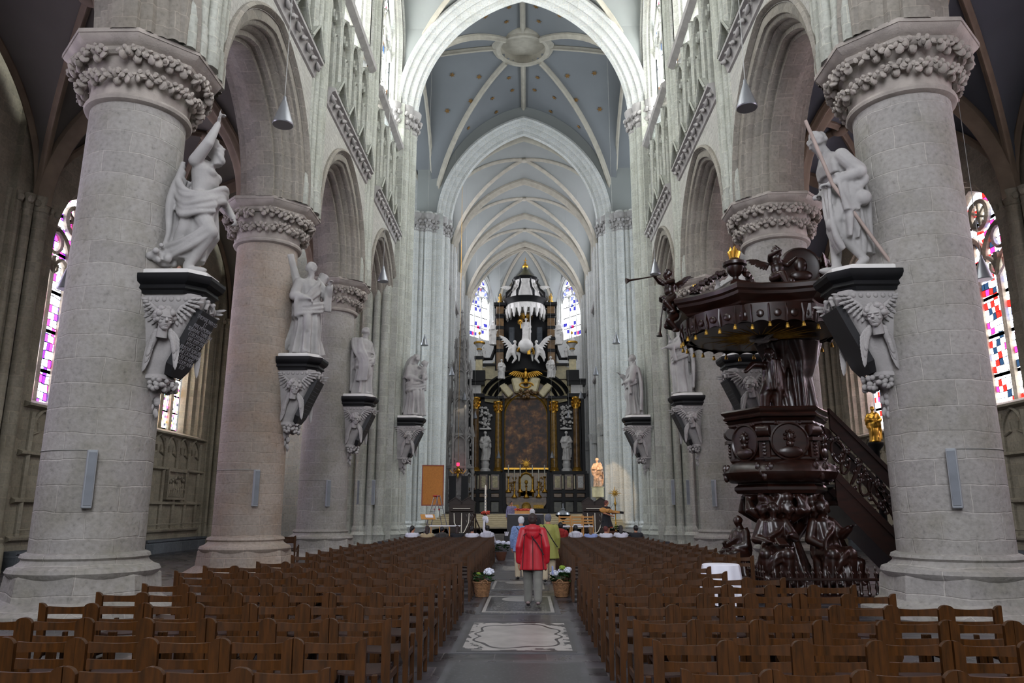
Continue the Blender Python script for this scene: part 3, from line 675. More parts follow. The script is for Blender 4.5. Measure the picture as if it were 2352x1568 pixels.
# apse: polygonal end with radiating ribs
AP = [(-CX, 73.8), (-CX, 77.2), (-3.3, 81.2), (3.3, 81.2), (CX, 77.2), (CX, 73.8)]; KEY = (0, 75.4)
def webz(t): return 21.4 + 7.5 * vh(t)
for (xa, ya), (xb, yb) in zip(AP, AP[1:]):
    def f(u, v, xa=xa, ya=ya, xb=xb, yb=yb):
        x, y = xa + (xb - xa) * u, ya + (yb - ya) * u
        q = vh(min(abs(2 * u - 1), 1)); zedge = webz(min(v, 1) if u in (0, 1) else v)
        z = webz(v) * 1.0; z = max(z, 21.4 + 7.5 * q * .9 * 1.0) if v > 0 else 28.9
        return (KEY[0] + (x - KEY[0]) * v, KEY[1] + (y - KEY[1]) * v, z)
    mb.grid(f, 10, 14)
for x, y in AP:
    pts = [(KEY[0] + (x - KEY[0]) * q, KEY[1] + (y - KEY[1]) * q, webz(q) + .02) for q in [math.sin(PI / 2 * k / 14) for k in range(15)]]
    d = Vector((x - KEY[0], y - KEY[1], 0)).normalized()
    rb.sweep(pts, [(p[0] * .9, p[1] * .9) for p in prof], [d * (k / 14) + Vector((0, 0, 1)) * (1.05 - k / 14) for k in range(15)])
struct(mb, 'ceiling_choir', 'plaster_pale', label='pale plastered choir vault'); struct(rb, 'trim_choir_ribs', 'rib_stone', label='stone ribs of the choir vault')
for s in (-1, 1):
    wl, sh, tr, st = MB(), MB(), MB(), MB()
    for i in range(3):
        yc = (CHY[i] + CHY[i + 1]) / 2; h = (CHY[i + 1] - CHY[i]) / 2; fn = side_fn(s, CX, yc)
        wallarch(wl, fn, -h, h, 1.4, 12.6, 2.5, .9, 1.4, 7.6, [(0, 0), (.1, .05), (.2, .25), (.5, .4), (1.2, .4)])
        mb2 = wl; mb2.add([fn(-h, 1.2, 1.4), fn(h, 1.2, 1.4), fn(h, 1.2, 12.6), fn(-h, 1.2, 12.6)], [(0, 1, 2, 3)])
        wl.add([fn(-h, .25, 12.6), fn(h, .25, 12.6), fn(h, .25, 19.2), fn(-h, .25, 19.2)], [(0, 1, 2, 3)])
        for j in range(9): bar(tr, fn, [(-3.0 + j * .75, 13.4), (-3.0 + j * .75, 18.6)], .05, .06, .12)
        for j in range(8): bar(tr, fn, [(-2.625 + j * .75 + x, 18.0 + z) for x, z in arc(.375, .2, 4)], .05, .04, .1)
        for z in (12.7, 19.1):
            st.add([fn(t, d, zq) for t in (-3.2, 3.2) for d, zq in ((.2, z - .25), (-.2, z - .1), (-.25, z + .1), (.2, z + .2))], [(0, 1, 5, 4), (1, 2, 6, 5), (2, 3, 7, 6), (0, 3, 2, 1), (4, 5, 6, 7)])
        for j in range(12): st.ell(fn(-3 + j * .54, -.18, 12.68), (.07, .18, .09), rotm(s * .5 * (-1) ** j, 0, 0), 6, 4)
        wallarch(wl, fn, -h, h, 19.2, 30, 2.6, .9, 19.5, 24.4, win_prof); window(fn, 2.35, .9, 19.5, 24.4, .62, 'glass_choir', 4, 'choir_stone')
    for y in CHY[1:4]:
        for dx, dy, r in ((.35, 0, .22), (.2, -.38, .16), (.2, .38, .16), (.08, -.65, .1), (.08, .65, .1)):
            sh.lathe([(r * 1.4, 1.4), (r * 1.4, 2.2), (r, 2.3), (r, 23)], 10, (s * (CX - dx), y + dy))
        for dx, dy in ((.35, 0), (.2, -.4), (.2, .4), (.1, -.8), (.1, .8)):
            sh.lathe([(.2, 7.3), (.22, 7.4), (.2, 7.5), (.26, 7.9), (.3, 8.05), (.3, 8.15)], 8, (s * (CX - dx), y + dy))
    struct(wl, 'wall_choir_' + sname[s], 'choir_stone', label='choir wall on the %s' % sname[s], smooth=25); struct(sh, 'trim_choir_shafts_' + sname[s], 'choir_stone', label='wall shafts of the choir on the %s' % sname[s])
    struct(tr, 'trim_choir_tracery_' + sname[s], 'choir_stone', label='blind tracery of the choir on the %s' % sname[s], smooth=0); struct(st, 'trim_choir_string_' + sname[s], 'carved_stone', label='carved string course of the choir on the %s' % sname[s])
# apse walls
mbw, shw = MB(), MB()
for k, ((xa, ya), (xb, yb)) in enumerate(zip(AP, AP[1:])):
    L = math.hypot(xb - xa, yb - ya); tx, ty = (xb - xa) / L, (yb - ya) / L; nx, ny = -ty, tx
    if (nx * (0 - (xa + xb) / 2) + ny * (76 - (ya + yb) / 2)) > 0: nx, ny = -nx, -ny
    fn = lambda t, d, z, xm=(xa + xb) / 2, ym=(ya + yb) / 2, tx=tx, ty=ty, nx=nx, ny=ny: (xm + tx * t + nx * d, ym + ty * t + ny * d, z)
    if k == 2:
        b2 = MB(); b2.add([fn(-L / 2, 0, 1.4), fn(L / 2, 0, 1.4), fn(L / 2, 0, 30), fn(-L / 2, 0, 30)], [(0, 1, 2, 3)]); struct(b2, 'wall_apse_middle', 'brick_wall', label='bricked up middle bay of the apse', smooth=0)
    else:
        a = min(2.0, L / 2 - .45); wallarch(mbw, fn, -L / 2, L / 2, 1.4, 30, a, .8, 19.8, 24.8, win_prof); window(fn, a - .25, .8, 20.0, 24.8, .6, 'glass_choir', 3 if a > 1.5 else 2, 'choir_stone')
    for dd in (-.25, 0, .25): shw.lathe([(.13, 1.4), (.13, 22)], 8, (xa + tx * dd * .6, ya + ty * dd * .6 - .1))
struct(mbw, 'wall_apse', 'choir_stone', label='apse walls', smooth=25); struct(shw, 'trim_apse_shafts', 'choir_stone', label='slender apse wall shafts')
# outer shell that keeps the roof spaces dark
mb = MB(); mb.box(-23, 23, -9.5, 90, 33, 33.3); struct(mb, 'ceiling_roof', 'plaster_dark', label='roof above the vaults', smooth=0)

# ---- pillars: octagonal plinth, moulded base, round shaft, leafy capital, octagonal abacus
def octo(r, z, cx=0, cy=0, rot=PI / 8): return [(cx + r * cos(rot + k * PI / 4), cy + r * sin(rot + k * PI / 4), z) for k in range(8)]
def leaf(mb, p, out, up, s):
    """curled, lobed leaf clump"""
    p = Vector(p); out = Vector(out); up = Vector(up); sd = out.cross(up)
    for k in range(5):
        a = -1.1 + k * .55; q = p + sd * (s * .75 * sin(a)) + up * (s * (.55 * cos(a) - .35)) + out * (s * .25 * (1 + .3 * cos(a)))
        mb.ell(q, (s * .24, s * .14, s * .3), rotm(rnd.uniform(-1, 1), rnd.uniform(-1, 1), rnd.uniform(-1, 1)), 7, 5)
        for e in (-1, 1): mb.ell(q + sd * (e * s * .22) + up * (s * .12) + out * (s * .16), (s * .14, s * .1, s * .17), rotm(rnd.uniform(-1, 1), rnd.uniform(-1, 1), 0), 6, 4)
    mb.ell(p + out * s * .05, (s * .24, s * .24, s * .3), None, 7, 5)
def pillar(x, y, mat, label):
    root = empty('pillar', (0, 0, 0), 0, label, 'pillar', 'round pillars of the nave arcades')
    mb = MB(); mb.loft([octo(r, z, x, y) for r, z in ((1.55, 0), (1.55, .08), (1.46, .13), (1.34, .2), (1.24, .26), (1.2, .62), (1.17, .65))]); 
    mb.lathe([(1.12, .6), (1.16, .64), (1.19, .69), (1.16, .75), (1.07, .78), (.99, .84), (.97, .88), (1.01, .92), (.99, .97), (.92, 1.0), (.88, 1.0)], 48, (x, y))
    mb.build('base', mat, root, uv=('cyl', x, y, .9), smooth=30)
    mb = MB(); mb.lathe([(.895, .98), (.88, 5), (.855, 9.2)], 64, (x, y)); mb.build('shaft', mat, root, uv=('cyl', x, y, .9))
    mb = MB(); mb.lathe([(.88, 9.12), (.95, 9.15), (.97, 9.2), (.95, 9.25), (.89, 9.28), (.9, 9.5), (.95, 9.75), (1.05, 9.95), (1.12, 10.02)], 48, (x, y))
    for row, (zz, rr, sz, nn) in enumerate(((9.5, .96, .33, 11), (9.86, 1.1, .35, 11))):
        for k in range(nn):
            a = (k + .5 * row) * 2 * PI / nn + .2 + rnd.uniform(-.05, .05); leaf(mb, (x + rr * cos(a), y + rr * sin(a), zz + rnd.uniform(-.03, .03)), (cos(a), sin(a), .15), (0, 0, 1), sz)
    mb.build('capital', 'capital_stone', root)
    mb = MB(); mb.loft([octo(r, z, x, y) for r, z in ((1.2, 9.95), (1.26, 10.0), (1.28, 10.05), (1.25, 10.08), (1.32, 10.12), (1.42, 10.2), (1.44, 10.24), (1.46, 10.24), (1.46, 10.32), (1.38, 10.36))])
    mb.build('abacus', 'capital_stone', root, smooth=25)
    return root
ordn = {13.3: 'nearest', 20.8: 'second', 28.3: 'third'}
for s in (-1, 1):
    for y in PY[1:]:
        pillar(s * PX - (.05 if s < 0 else 0), y, 'pillar_stone' if (s > 0 or y < 15 or y > 25) else 'pillar_stone_warm', '%s thick round stone pillar with a leafy capital in the %s arcade' % (ordn[y], sname[s]))

def wall_relief(s, yc, label):
    r = empty('relief_panel', (s * 14.86, yc, 2.1), 0, label, 'relief', 'carved stone reliefs on the aisle walls'); mb = MB(); x = -s
    for a, b, z0, z1 in ((-.85, .85, 0, .1), (-.85, .85, 1.15, 1.27), (-.85, -.75, .1, 1.15), (.75, .85, .1, 1.15)): mb.box(min(0, x * .16), max(0, x * .16), a, b, z0, z1)
    mb.build('frame', 'aisle_stone', r, smooth=0); mb = MB(); mb.box(min(0, x * .04), max(0, x * .04), -.75, .75, .1, 1.15); rr = random.Random(int(yc))
    for k in range(7):
        y = -.62 + k * .2; h = rr.uniform(.6, .85); mb.ell((x * .08, y, .1 + h * .45), (.08, .1, h * .45), rotm(rr.uniform(-.3, .3), 0, 0), 10, 8); mb.ell((x * .11, y + .03, .12 + h), .075, None, 8, 6); mb.tube([(x * .12, y, h * .75), (x * .15, y + .12, h * .6), (x * .13, y + .2, h * .7)], .03, 6)
        for j in range(3): mb.tube([(x * .13, y - .06 + j * .06, h * .6), (x * .14, y - .08 + j * .07, .12)], .02, 5)
    mb.build('relief', 'aisle_stone', r)
wall_relief(-1, 24.5, 'carved stone relief under the purple window of the left aisle'); wall_relief(-1, 32.0, 'carved stone relief under the mosaic coloured window of the left aisle'); wall_relief(1, 24.5, 'carved stone relief under the red window of the right aisle')
# ================================================================ CHAIRS
def chair_part(kind, sx=1):
    mb = MB(); W_ = .2455                                  # half width; x across, y forward (towards the altar)
    if kind == 'leg_back':                                # rear leg and back post, humped at the top
        o = sx * W_; i = sx * (W_ - .07)
        prof = [(o, .0), (o, .40), (o, .852), (o - sx * .018, .851), (o - sx * .036, .846), (o - sx * .052, .836), (o - sx * .063, .823), (i, .812), (i, .40), (o - sx * .05, .36), (o - sx * .045, 0)]
        mb.loft([[(x, -.015 + (-.02 if z > .5 else 0), z) for x, z in prof], [(x, .02 + (-.02 if z > .5 else 0), z) for x, z in prof]])
    elif kind == 'leg':
        o = sx * W_; mb.bbox((o - sx * .02, .40, .27), (.02, .0225, .27), .006)
        mb.add([], [])
    elif kind == 'side_rail':
        o = sx * W_; mb.bbox((o - sx * .018, .21, .40), (.011, .185, .03), .005)
    elif kind == 'stretcher':
        o = sx * W_; mb.bbox((o - sx * .018, .21, .16), (.01, .185, .018), .004)
    elif kind in ('top_rail', 'slat'):
        z0, z1 = (.75, .82) if kind == 'top_rail' else (.645, .715); n = 8; rings = []
        for k in range(n + 1):
            x = -.178 + .356 * k / n; q = (x / .178) ** 2; b = .02 * (1 - q); dz = .012 * q if kind == 'top_rail' else .008 * q
            rings.append([(x, b, z0), (x, b + .02, z0), (x, b + .02, z1 - .012 + dz), (x, b, z1 - .012 + dz)])
        mb.loft(rings)
    elif kind == 'seat':
        n = 6; rings = []
        for k in range(n + 1):
            x = -.19 + .38 * k / n; d = -.012 * (1 - (x / .19) ** 2); rings.append([(x, .02, .425 + d), (x, .40, .435 + d), (x, .405, .45 + d), (x, .02, .44 + d)])
        mb.loft(rings); mb.bbox((0, .38, .40), (.2, .012, .025), .004)
    return mb
def make_chair():
    r = empty('church_chair', (0, 0, 0))
    for sx in (-1, 1):
        chair_part('leg_back', sx).build('leg', 'chair_wood', r, smooth=30); chair_part('leg', sx).build('leg', 'chair_wood', r, smooth=0)
        chair_part('side_rail', sx).build('side_rail', 'chair_wood', r, smooth=0); chair_part('stretcher', sx).build('stretcher', 'chair_wood', r, smooth=0)
    for k in ('top_rail', 'slat'): chair_part(k).build(k, 'chair_wood', r, smooth=30)
    chair_part('seat').build('seat', 'seat_wood', r, smooth=30); return r
def make_far_chair():
    mb = MB()
    for sx in (-1, 1):
        for k in ('leg_back', 'leg', 'side_rail', 'stretcher'): q = chair_part(k, sx); mb.add(q.v, q.f)
    for k in ('top_rail', 'slat'): q = chair_part(k); mb.add(q.v, q.f)
    mb.cur = 1; q = chair_part('seat'); mb.add(q.v, q.f)
    return mb.build('church_chair', ['chair_wood', 'seat_wood'], None, smooth=30)
chair0, far0 = make_chair(), make_far_chair(); used = [0, 0]
ORD = ['first', 'second', 'third', 'fourth', 'fifth', 'sixth', 'seventh', 'eighth', 'ninth', 'tenth', 'eleventh', 'twelfth', 'thirteenth', 'fourteenth', 'fifteenth', 'sixteenth', 'seventeenth', 'eighteenth', 'nineteenth', 'twentieth', 'twenty-first', 'twenty-second', 'twenty-third', 'twenty-fourth']
CP = .494
rowY = [4.40 + .95 * k for k in range(10)] + [14.85 + .94 * k for k in range(12)]
nL = [9, 9, 9, 7, 7, 7, 7, 8, 8, 7, 7, 7, 7, 7, 7, 7, 7, 6, 6, 6, 6, 6]
nR = [9, 9, 9, 7, 6, 6, 5, 4, 4, 4, 7, 7, 7, 7, 7, 7, 7, 6, 6, 6, 6, 6]
bulk = []
seatpos = {}
for r, y in enumerate(rowY):
    for side, cnt, x0 in ((-1, nL[r], -.92), (1, nR[r], 1.0)):
        for k in range(cnt):
            x = x0 + side * (.247 + k * CP) + rnd.uniform(-.0015, .0015); yy = y + rnd.uniform(-.012, .012)
            seatpos[(side, r, k)] = (x, yy)
            # leave out what lies wholly outside the frame
            if abs(x) > (y + 1.6) * .72 + .5: continue
            if r >= 22: bulk.append((x, yy)); continue
            near = r < 8; ix = 0 if near else 1; src = chair0 if near else far0
            c = src if not used[ix] else copy_tree(src); used[ix] = 1
            c.location = (x, yy, 0); c.rotation_euler = (0, 0, rnd.uniform(-.012, .012))
            rowt = 'nearest row' if r == 0 else ORD[r] + ' row from the camera'
            tag(c, 'brown chair, %s block, %s, %s from the aisle' % ('left' if side < 0 else 'right', rowt, ORD[k]), 'chair', 'church chairs in rows facing the altar')
for i, (x, y, rz, lb) in enumerate(((-7.5, 24.6, .1, 'brown chair standing in the left aisle between the second and third pillars, nearer one'), (-7.8, 25.6, 0, 'brown chair standing in the left aisle behind the nearer spare chair'), (8.35, 25.0, .1, 'brown chair in the right aisle left of the pulpit, nearer one'), (8.6, 26.1, 0, 'brown chair in the right aisle behind the nearer spare chair'))):
    c = copy_tree(far0); c.location = (x, y, 0); c.rotation_euler = (0, 0, rz); tag(c, lb, 'chair', 'spare chairs in the aisles')
# ================================================================ FIGURE HELPERS
def limb(m, pts, rs, seg=12):
    n = []; q = []
    for i in range(len(pts) - 1):
        a, b = Vector(pts[i]), Vector(pts[i + 1])
        for k in range(4): t = k / 4; n.append(a.lerp(b, t)); q.append(rs[i] * (1 - t) + rs[i + 1] * t)
    n.append(Vector(pts[-1])); q.append(rs[-1]); m.tube(n, q, seg)
    for p, r in zip(pts, rs): m.ell(p, r, None, seg, 8)
def head(m, c, s, yaw=0, pitch=0, beard=0, hair=1, roll=0, long=0, curl=.5, seed=1):
    """s: head height; front is +X before turning"""
    rn = random.Random(seed); M = Matrix.Rotation(yaw, 3, 'Z') @ Matrix.Rotation(-pitch, 3, 'Y') @ Matrix.Rotation(roll, 3, 'X'); c = Vector(c)
    P = lambda x, y, z: c + M @ Vector((x * s, y * s, z * s)); E = lambda x, y, z, a, b, d, sg=10: m.ell(P(x, y, z), (a * s, b * s, d * s), M, sg, 7)
    E(-.04, 0, .1, .4, .34, .4, 16); E(.1, 0, -.12, .27, .25, .33, 14); E(.2, 0, -.33, .13, .15, .12)
    E(.30, 0, .12, .1, .24, .06)                          # brow
    m.tube([P(.34, 0, .1), P(.44, 0, -.06), P(.36, 0, -.1)], [.04 * s, .065 * s, .05 * s], 8)
    E(.3, 0, -.2, .08, .11, .035); E(.3, 0, -.26, .07, .09, .03)
    for y in (-1, 1): E(.28, y * .14, .02, .07, .07, .045); E(.2, y * .17, -.1, .12, .1, .1); E(-.02, y * .34, 0, .08, .05, .11)
    m.tube([P(-.05, 0, -.2), P(-.1, 0, -.75)], [.21 * s, .24 * s], 10)
    if hair:
        for k in range(46 if curl > .3 else 26):
            a = rn.uniform(-1, 1) * PI * .78 + PI; e = rn.uniform(-.35 if not long else -.9, 1.4); q = .4
            E(-.04 + q * cos(a) * cos(e) * 1.0, .36 * sin(a) * cos(e), .1 + .42 * sin(e), *([.1 + .05 * rn.random()] * 3), 7) if e > -.5 else E(-.1 + .36 * cos(a) * .7, .4 * sin(a), e * .75, .12, .12, .2, 7)
        E(-.1, 0, .18, .4, .37, .38, 14)
    if beard:
        for k in range(16):
            y = rn.uniform(-.22, .22); z = rn.uniform(-.38 - .2 * beard, -.2); E(.2 + .05 * rn.random() - abs(y) * .4, y, z, .09, .075, .12, 7)
        E(.2, 0, -.4 - .15 * beard, .13, .14, .2)
def hand(m, w, d, n, s, curl=.4, point=False, side=1):
    """w wrist, d finger direction, n back-of-hand normal, s hand length"""
    w = Vector(w); d = Vector(d).normalized(); n = Vector(n); n = (n - d * n.dot(d)).normalized(); t = d.cross(n) * side
    c = w + d * s * .27; m.ell(c, (s * .3, s * .22, s * .11), Matrix((d, t, n)).transposed(), 10, 7)
    for k in range(4):
        b = w + d * s * (.5 - .02 * abs(k - 1.3)) + t * s * (.165 - .11 * k); L = s * (.44, .48, .45, .36)[k]; cu = curl if not (point and k == 0) else .02
        p = [b]; a = 0
        for j in range(3): a += cu * (.9, 1.0, .7)[j]; p.append(p[-1] + (d * cos(a) - n * sin(a)) * L * (.42, .33, .25)[j])
        m.tube(p, [s * .06, s * .055, s * .05, s * .038], 7)
        m.ell(p[-1], s * .04, None, 6, 5)
    b = w + d * s * .15 + t * s * .17; m.tube([b, b + (d * .5 + t * .8) * s * .2, b + (d * 1.0 + t * .75 - n * curl * .5) * s * .34], [s * .075, s * .062, s * .045], 7)
def drape(m, rings, nf=11, ph=0, tw=.6, seg=72, sharp=1.5):
    """cloth hull: rings (x, y, z, rx, ry, fold depth)"""
    out = []
    for x, y, z, rx, ry, am in rings:
        ring = []
        for j in range(seg):
            a = 2 * PI * j / seg; f = sin(a * nf + ph + tw * z + 1.3 * sin(2 * a + z)); g = sin(a * (nf * .6 // 1 + 1) - tw * 1.7 * z + ph * 2)
            q = 1 + am * 1.55 * ((abs(f) ** (1 / sharp)) * (1 if f > 0 else -1) * .7 + .5 * g); ring.append((x + rx * q * cos(a), y + ry * q * sin(a), z))
        out.append(ring)
    m.loft(out)
def swath(m, path, w, n=4, r=None, side=(0, 0, 1)):
    """bundle of folds running along a path"""
    P = [Vector(p) for p in path]; q = []
    for i in range(len(P) - 1):
        p0, p1, p2, p3 = P[max(0, i - 1)], P[i], P[i + 1], P[min(len(P) - 1, i + 2)]
        for k in range(5):
            t = k / 5; q.append(.5 * ((2 * p1) + (p2 - p0) * t + (2 * p0 - 5 * p1 + 4 * p2 - p3) * t * t + (3 * p1 - p0 - 3 * p2 + p3) * t ** 3))
    q.append(P[-1]); sd = Vector(side)
    for k in range(n):
        o = (k / (n - 1) - .5) * w if n > 1 else 0
        m.tube([p + sd * (o * (1 + .15 * sin(i * .5 + k))) for i, p in enumerate(q)], [(r or w / n * .62) * (.85 + .25 * sin(i * .4 + k * 1.7)) for i in range(len(q))], 8)
def robed(m, H=2.8, lean=0, arms=None, hy=0, hp=0, beard=1, hair=1, long=0, seed=1, knee=.12, bare=False, wide=1, cape=True, yaw=None, hroll=0, legs=False):
    u = H / 2.8; rn = random.Random(seed); L = lambda z: lean * z
    V = lambda x, y, z: (x * u + L(z * u), y * u, z * u)
    R_ = lambda x, y, z, rx, ry, am: (x * u + L(z * u), y * u, z * u, rx * u * wide, ry * u * wide, am)
    ph = seed * 1.7
    if not legs:
        drape(m, [R_(0, 0, .03, .34, .4, .16), R_(0, 0, .12, .33, .38, .17), R_(.02, 0, .5, .3, .34, .15), R_(knee * .5, 0, .85, .29, .33, .12), R_(knee * .3, 0, 1.2, .27, .32, .1), R_(0, 0, 1.5, .23, .3, .08), R_(0, 0, 1.7, .22, .28, .06)], 9 + seed % 4, ph)
        m.ell(V(knee + .16, -.13, .95), (.14 * u, .13 * u, .34 * u), None, 12, 8)
    else:
        limb(m, [V(.0, -.15, 1.4), V(.18, -.17, .78), V(.05, -.2, .1)], [.17 * u, .12 * u, .07 * u]); limb(m, [V(0, .15, 1.4), V(-.02, .17, .75), V(-.15, .2, .1)], [.17 * u, .12 * u, .07 * u])
    for y in (-1, 1): m.ell(V(.28 if y < 0 else .2, y * .17, .05), (.17 * u, .075 * u, .07 * u), None, 10, 6); m.ell(V(.16 if y < 0 else .08, y * .17, .12), (.09 * u, .075 * u, .12 * u), None, 8, 6)
    # torso
    k = m.mark(); rr = [(1.25, .2, .27), (1.5, .18, .25), (1.75, .19, .27), (2.0, .22, .32), (2.18, .19, .32), (2.28, .13, .22), (2.36, .09, .1)]
    m.loft([[(V(0, 0, z)[0] + rx * u * cos(a), ry * u * sin(a), z * u) for a in [2 * PI * j / 20 for j in range(20)]] for z, rx, ry in rr])
    if bare:
        for y in (-1, 1): m.ell(V(.15, y * .13, 2.03), (.09 * u, .14 * u, .1 * u), None, 10, 7)
        for z in (1.55, 1.68, 1.8):
            for y in (-1, 1): m.ell(V(.15, y * .06, z), (.05 * u, .06 * u, .05 * u), None, 8, 6)
    else:
        drape(m, [R_(0, 0, 1.5, .24, .3, .07), R_(0, 0, 1.8, .23, .31, .07), R_(0, 0, 2.05, .25, .35, .06), R_(0, 0, 2.22, .2, .33, .05), R_(0, 0, 2.31, .12, .18, .03)], 10, ph + 1, 2.5)
    head(m, V(.05, 0, 2.6), .4 * u, hy, hp, beard, hair, hroll, long, seed=seed)
    arms = arms or [((.12, -.5, 1.75), (.42, -.25, 1.75), .6), ((.1, .5, 1.75), (.42, .25, 1.65), .6)]
    for i, (el, hd, cu) in enumerate(arms):
        sgn = -1 if i == 0 else 1; sh = V(0, sgn * .32, 2.16); e = V(*el); h = V(*hd)
        limb(m, [sh, e, h], [.115 * u, .095 * u, .055 * u]) if bare or legs else limb(m, [sh, e, Vector(e).lerp(Vector(h), .75)], [.16 * u, .15 * u, .11 * u])
        if not (bare or legs): limb(m, [e, h], [.07 * u, .05 * u])
        d = Vector(h) - Vector(e); hand(m, h, d, (-.2, 0, 1) if abs(d.normalized().z) < .8 else (-1, 0, 0), .3 * u, cu if cu >= 0 else .9, cu < 0, sgn)
        if not bare and not legs:
            mid = Vector(e).lerp(Vector(h), .5); swath(m, [mid + Vector((0, 0, .05)), mid + Vector((-.03, sgn * .03, -.25 * u)), mid + Vector((-.08, sgn * .02, -.6 * u))], .16 * u, 3, .06 * u, (0, 1, 0))
    if cape:
        swath(m, [V(-.1, .3, 2.3), V(.2, .2, 2.05), V(.29, -.05, 1.75), V(.24, -.3, 1.45), V(-.05, -.42, 1.3), V(-.28, -.2, 1.2)], .3 * u, 4, .06 * u)
        swath(m, [V(-.2, -.3, 1.2), V(.2, -.36, 1.28), V(.36, -.05, 1.32), V(.28, .3, 1.45), V(-.1, .4, 1.6)], .24 * u, 3, .06 * u)
        swath(m, [V(-.18, .26, 2.2), V(-.28, .3, 1.6), V(-.3, .34, .9), V(-.25, .36, .2)], .3 * u, 4, .075 * u, (.3, 1, 0))
        swath(m, [V(-.18, -.2, 2.2), V(-.3, -.2, 1.5), V(-.34, -.2, .8), V(-.28, -.22, .15)], .3 * u, 4, .075 * u, (.2, 1, 0))
# ================================================================ CONSOLES AND APOSTLES
def feather(mb, p, d, n, L, w):
    p, d, n = Vector(p), Vector(d).normalized(), Vector(n).normalized(); n = (n - d * n.dot(d)).normalized(); t = d.cross(n)
    mb.ell(p + d * L * .5, (L * .55, w, w * .45), Matrix((d, t, n)).transposed(), 8, 6)
def wing(mb, root, n, spread, dirs, L):
    """fan of feathers: spread = vector along the wing's leading edge, dirs = feather direction at root and tip"""
    root, spread = Vector(root), Vector(spread)
    for row, (q, sc) in enumerate(((1, 1), (.62, .9), (.35, .8))):
        for k in range(8):
            t = k / 7; d = Vector(dirs[0]).lerp(Vector(dirs[1]), t); feather(mb, root + spread * t + Vector(n) * .03 * row, d, n, L * q * (.75 + .3 * t), L * .12 * sc)
    mb.tube([root, root + spread * .5 + Vector(n) * .04, root + spread], [L * .12, L * .14, L * .07], 8)
def console(X, Y, rz, label, text=None, sc=1.0):
    """local +X points away from the pillar; z = 0 is the shelf top"""
    r = empty('statue_console', (X, Y, 5.85), rz, label, 'console', 'carved consoles under the apostle statues')
    def plan(d, w, ch): return [(-.25, -w), (d - ch, -w), (d, -w + ch), (d, w - ch), (d - ch, w), (-.25, w)]
    mb = MB(); rings = []
    for q, z in ((.82, -.36), (.84, -.3), (.9, -.27), (.88, -.2), (.96, -.14), (1.0, -.06), (1.0, 0), (.97, .01)):
        rings.append([(x * (q if x > 0 else 1), y * q, z) for x, y in plan(.98, .62, .3)])
    mb.loft(rings); mb.build('shelf', 'black_marble', r, smooth=25)
    mb = MB(); mb.loft([[(x, y, z) for x, y in plan(.86 * q, .52 * q, .24)] for q, z in ((1, 0), (1, .1), (.94, .12))]); mb.build('plinth_slab', 'marble_white', r, smooth=20)
    mb = MB(); rings = []
    for d, w, z in ((.8, .46, -.35), (.8, .46, -.55), (.76, .44, -.6), (.5, .36, -1.2), (.22, .28, -1.78), (.24, .3, -1.8), (.24, .3, -1.86), (.12, .22, -1.92), (.02, .15, -2.15), (-.05, .08, -2.3)):
        rings.append([(x, y, z) for x, y in plan(d, w, min(.12, w * .4))])
    mb.loft(rings)
    for s in (-1, 1):
        for k in range(9):                                # volute
            a = k * .9; q = .13 - .012 * k; mb.ell((.1 + q * cos(a), s * .27, -1.98 + q * sin(a)), (.05, .07, .05), None, 7, 5)
        for k in range(6): mb.ell((-.05 + k * .13, s * .46, -.45), (.045, .03, .05), None, 8, 6)
        # cherub head with wings
        hx, hz = .3, -.86; head(mb, (hx, s * .55, hz), .42, s * .9, -.15, 0, 1, curl=1, seed=int(abs(Y)) + (s > 0))
        nn = (0, s, 0); b = s * .44
        wing(mb, (hx + .1, b, hz + .1), nn, (.3, 0, .3), ((.4, 0, -.8), (.8, 0, .1)), .26)
        wing(mb, (hx - .1, b, hz + .1), nn, (-.3, 0, .3), ((-.5, 0, -.9), (-.8, 0, .2)), .3)
        wing(mb, (hx + .06, b, hz - .15), nn, (.12, 0, -.3), ((.6, 0, -.75), (.1, 0, -1)), .4)
        wing(mb, (hx - .14, b, hz - .15), nn, (-.1, 0, -.35), ((-.6, 0, -.75), (-.3, 0, -1)), .4)
    for k in range(22):                                   # fruit and pendant
        a = rnd.uniform(0, 2 * PI); mb.ell((.26 + .08 * cos(a), .16 * sin(a), -1.95 + rnd.uniform(-.12, .1)), rnd.uniform(.035, .06), None, 7, 5)
    for k in range(10): mb.ell((.0 + .06 * sin(k), .05 * cos(k * 2.1), -2.2 - k * .035), (.07 - .004 * k, .06 - .004 * k, .07), None, 7, 5)
    for s in (-1, 1):                                     # scroll ornament above the plaque
        mb.tube([(.83, s * .03, -.42), (.86, s * .12, -.46), (.84, s * .15, -.56), (.82, s * .08, -.58), (.82, s * .05, -.52)], [.02, .035, .03, .025, .02], 7)
        mb.ell((.86, s * .12, -.42), .045, None, 7, 5); mb.ell((.78, s * .34, -.5), (.05, .06, .08), None, 7, 5)
    mb.build('console_body', 'carved_stone', r, smooth=50)
    # slanting black plaque
    p0, p1 = Vector((.83, 0, -.62)), Vector((.29, 0, -1.8)); ax = (p1 - p0).normalized(); nrm = Vector((-ax.z, 0, ax.x)); nrm = nrm if nrm.x > 0 else -nrm; L = (p1 - p0).length; yv = Vector((0, 1, 0))
    out = [(0, -.34), (0, .34), (L * .85, .34), (L, .2), (L, -.2), (L * .85, -.34)]
    mb = MB(); mb.loft([[p0 + ax * a + yv * y + nrm * h for a, y in out] for h in (-.08, .05)]); o = mb.build('plaque', 'slate_plaque', r, smooth=0)
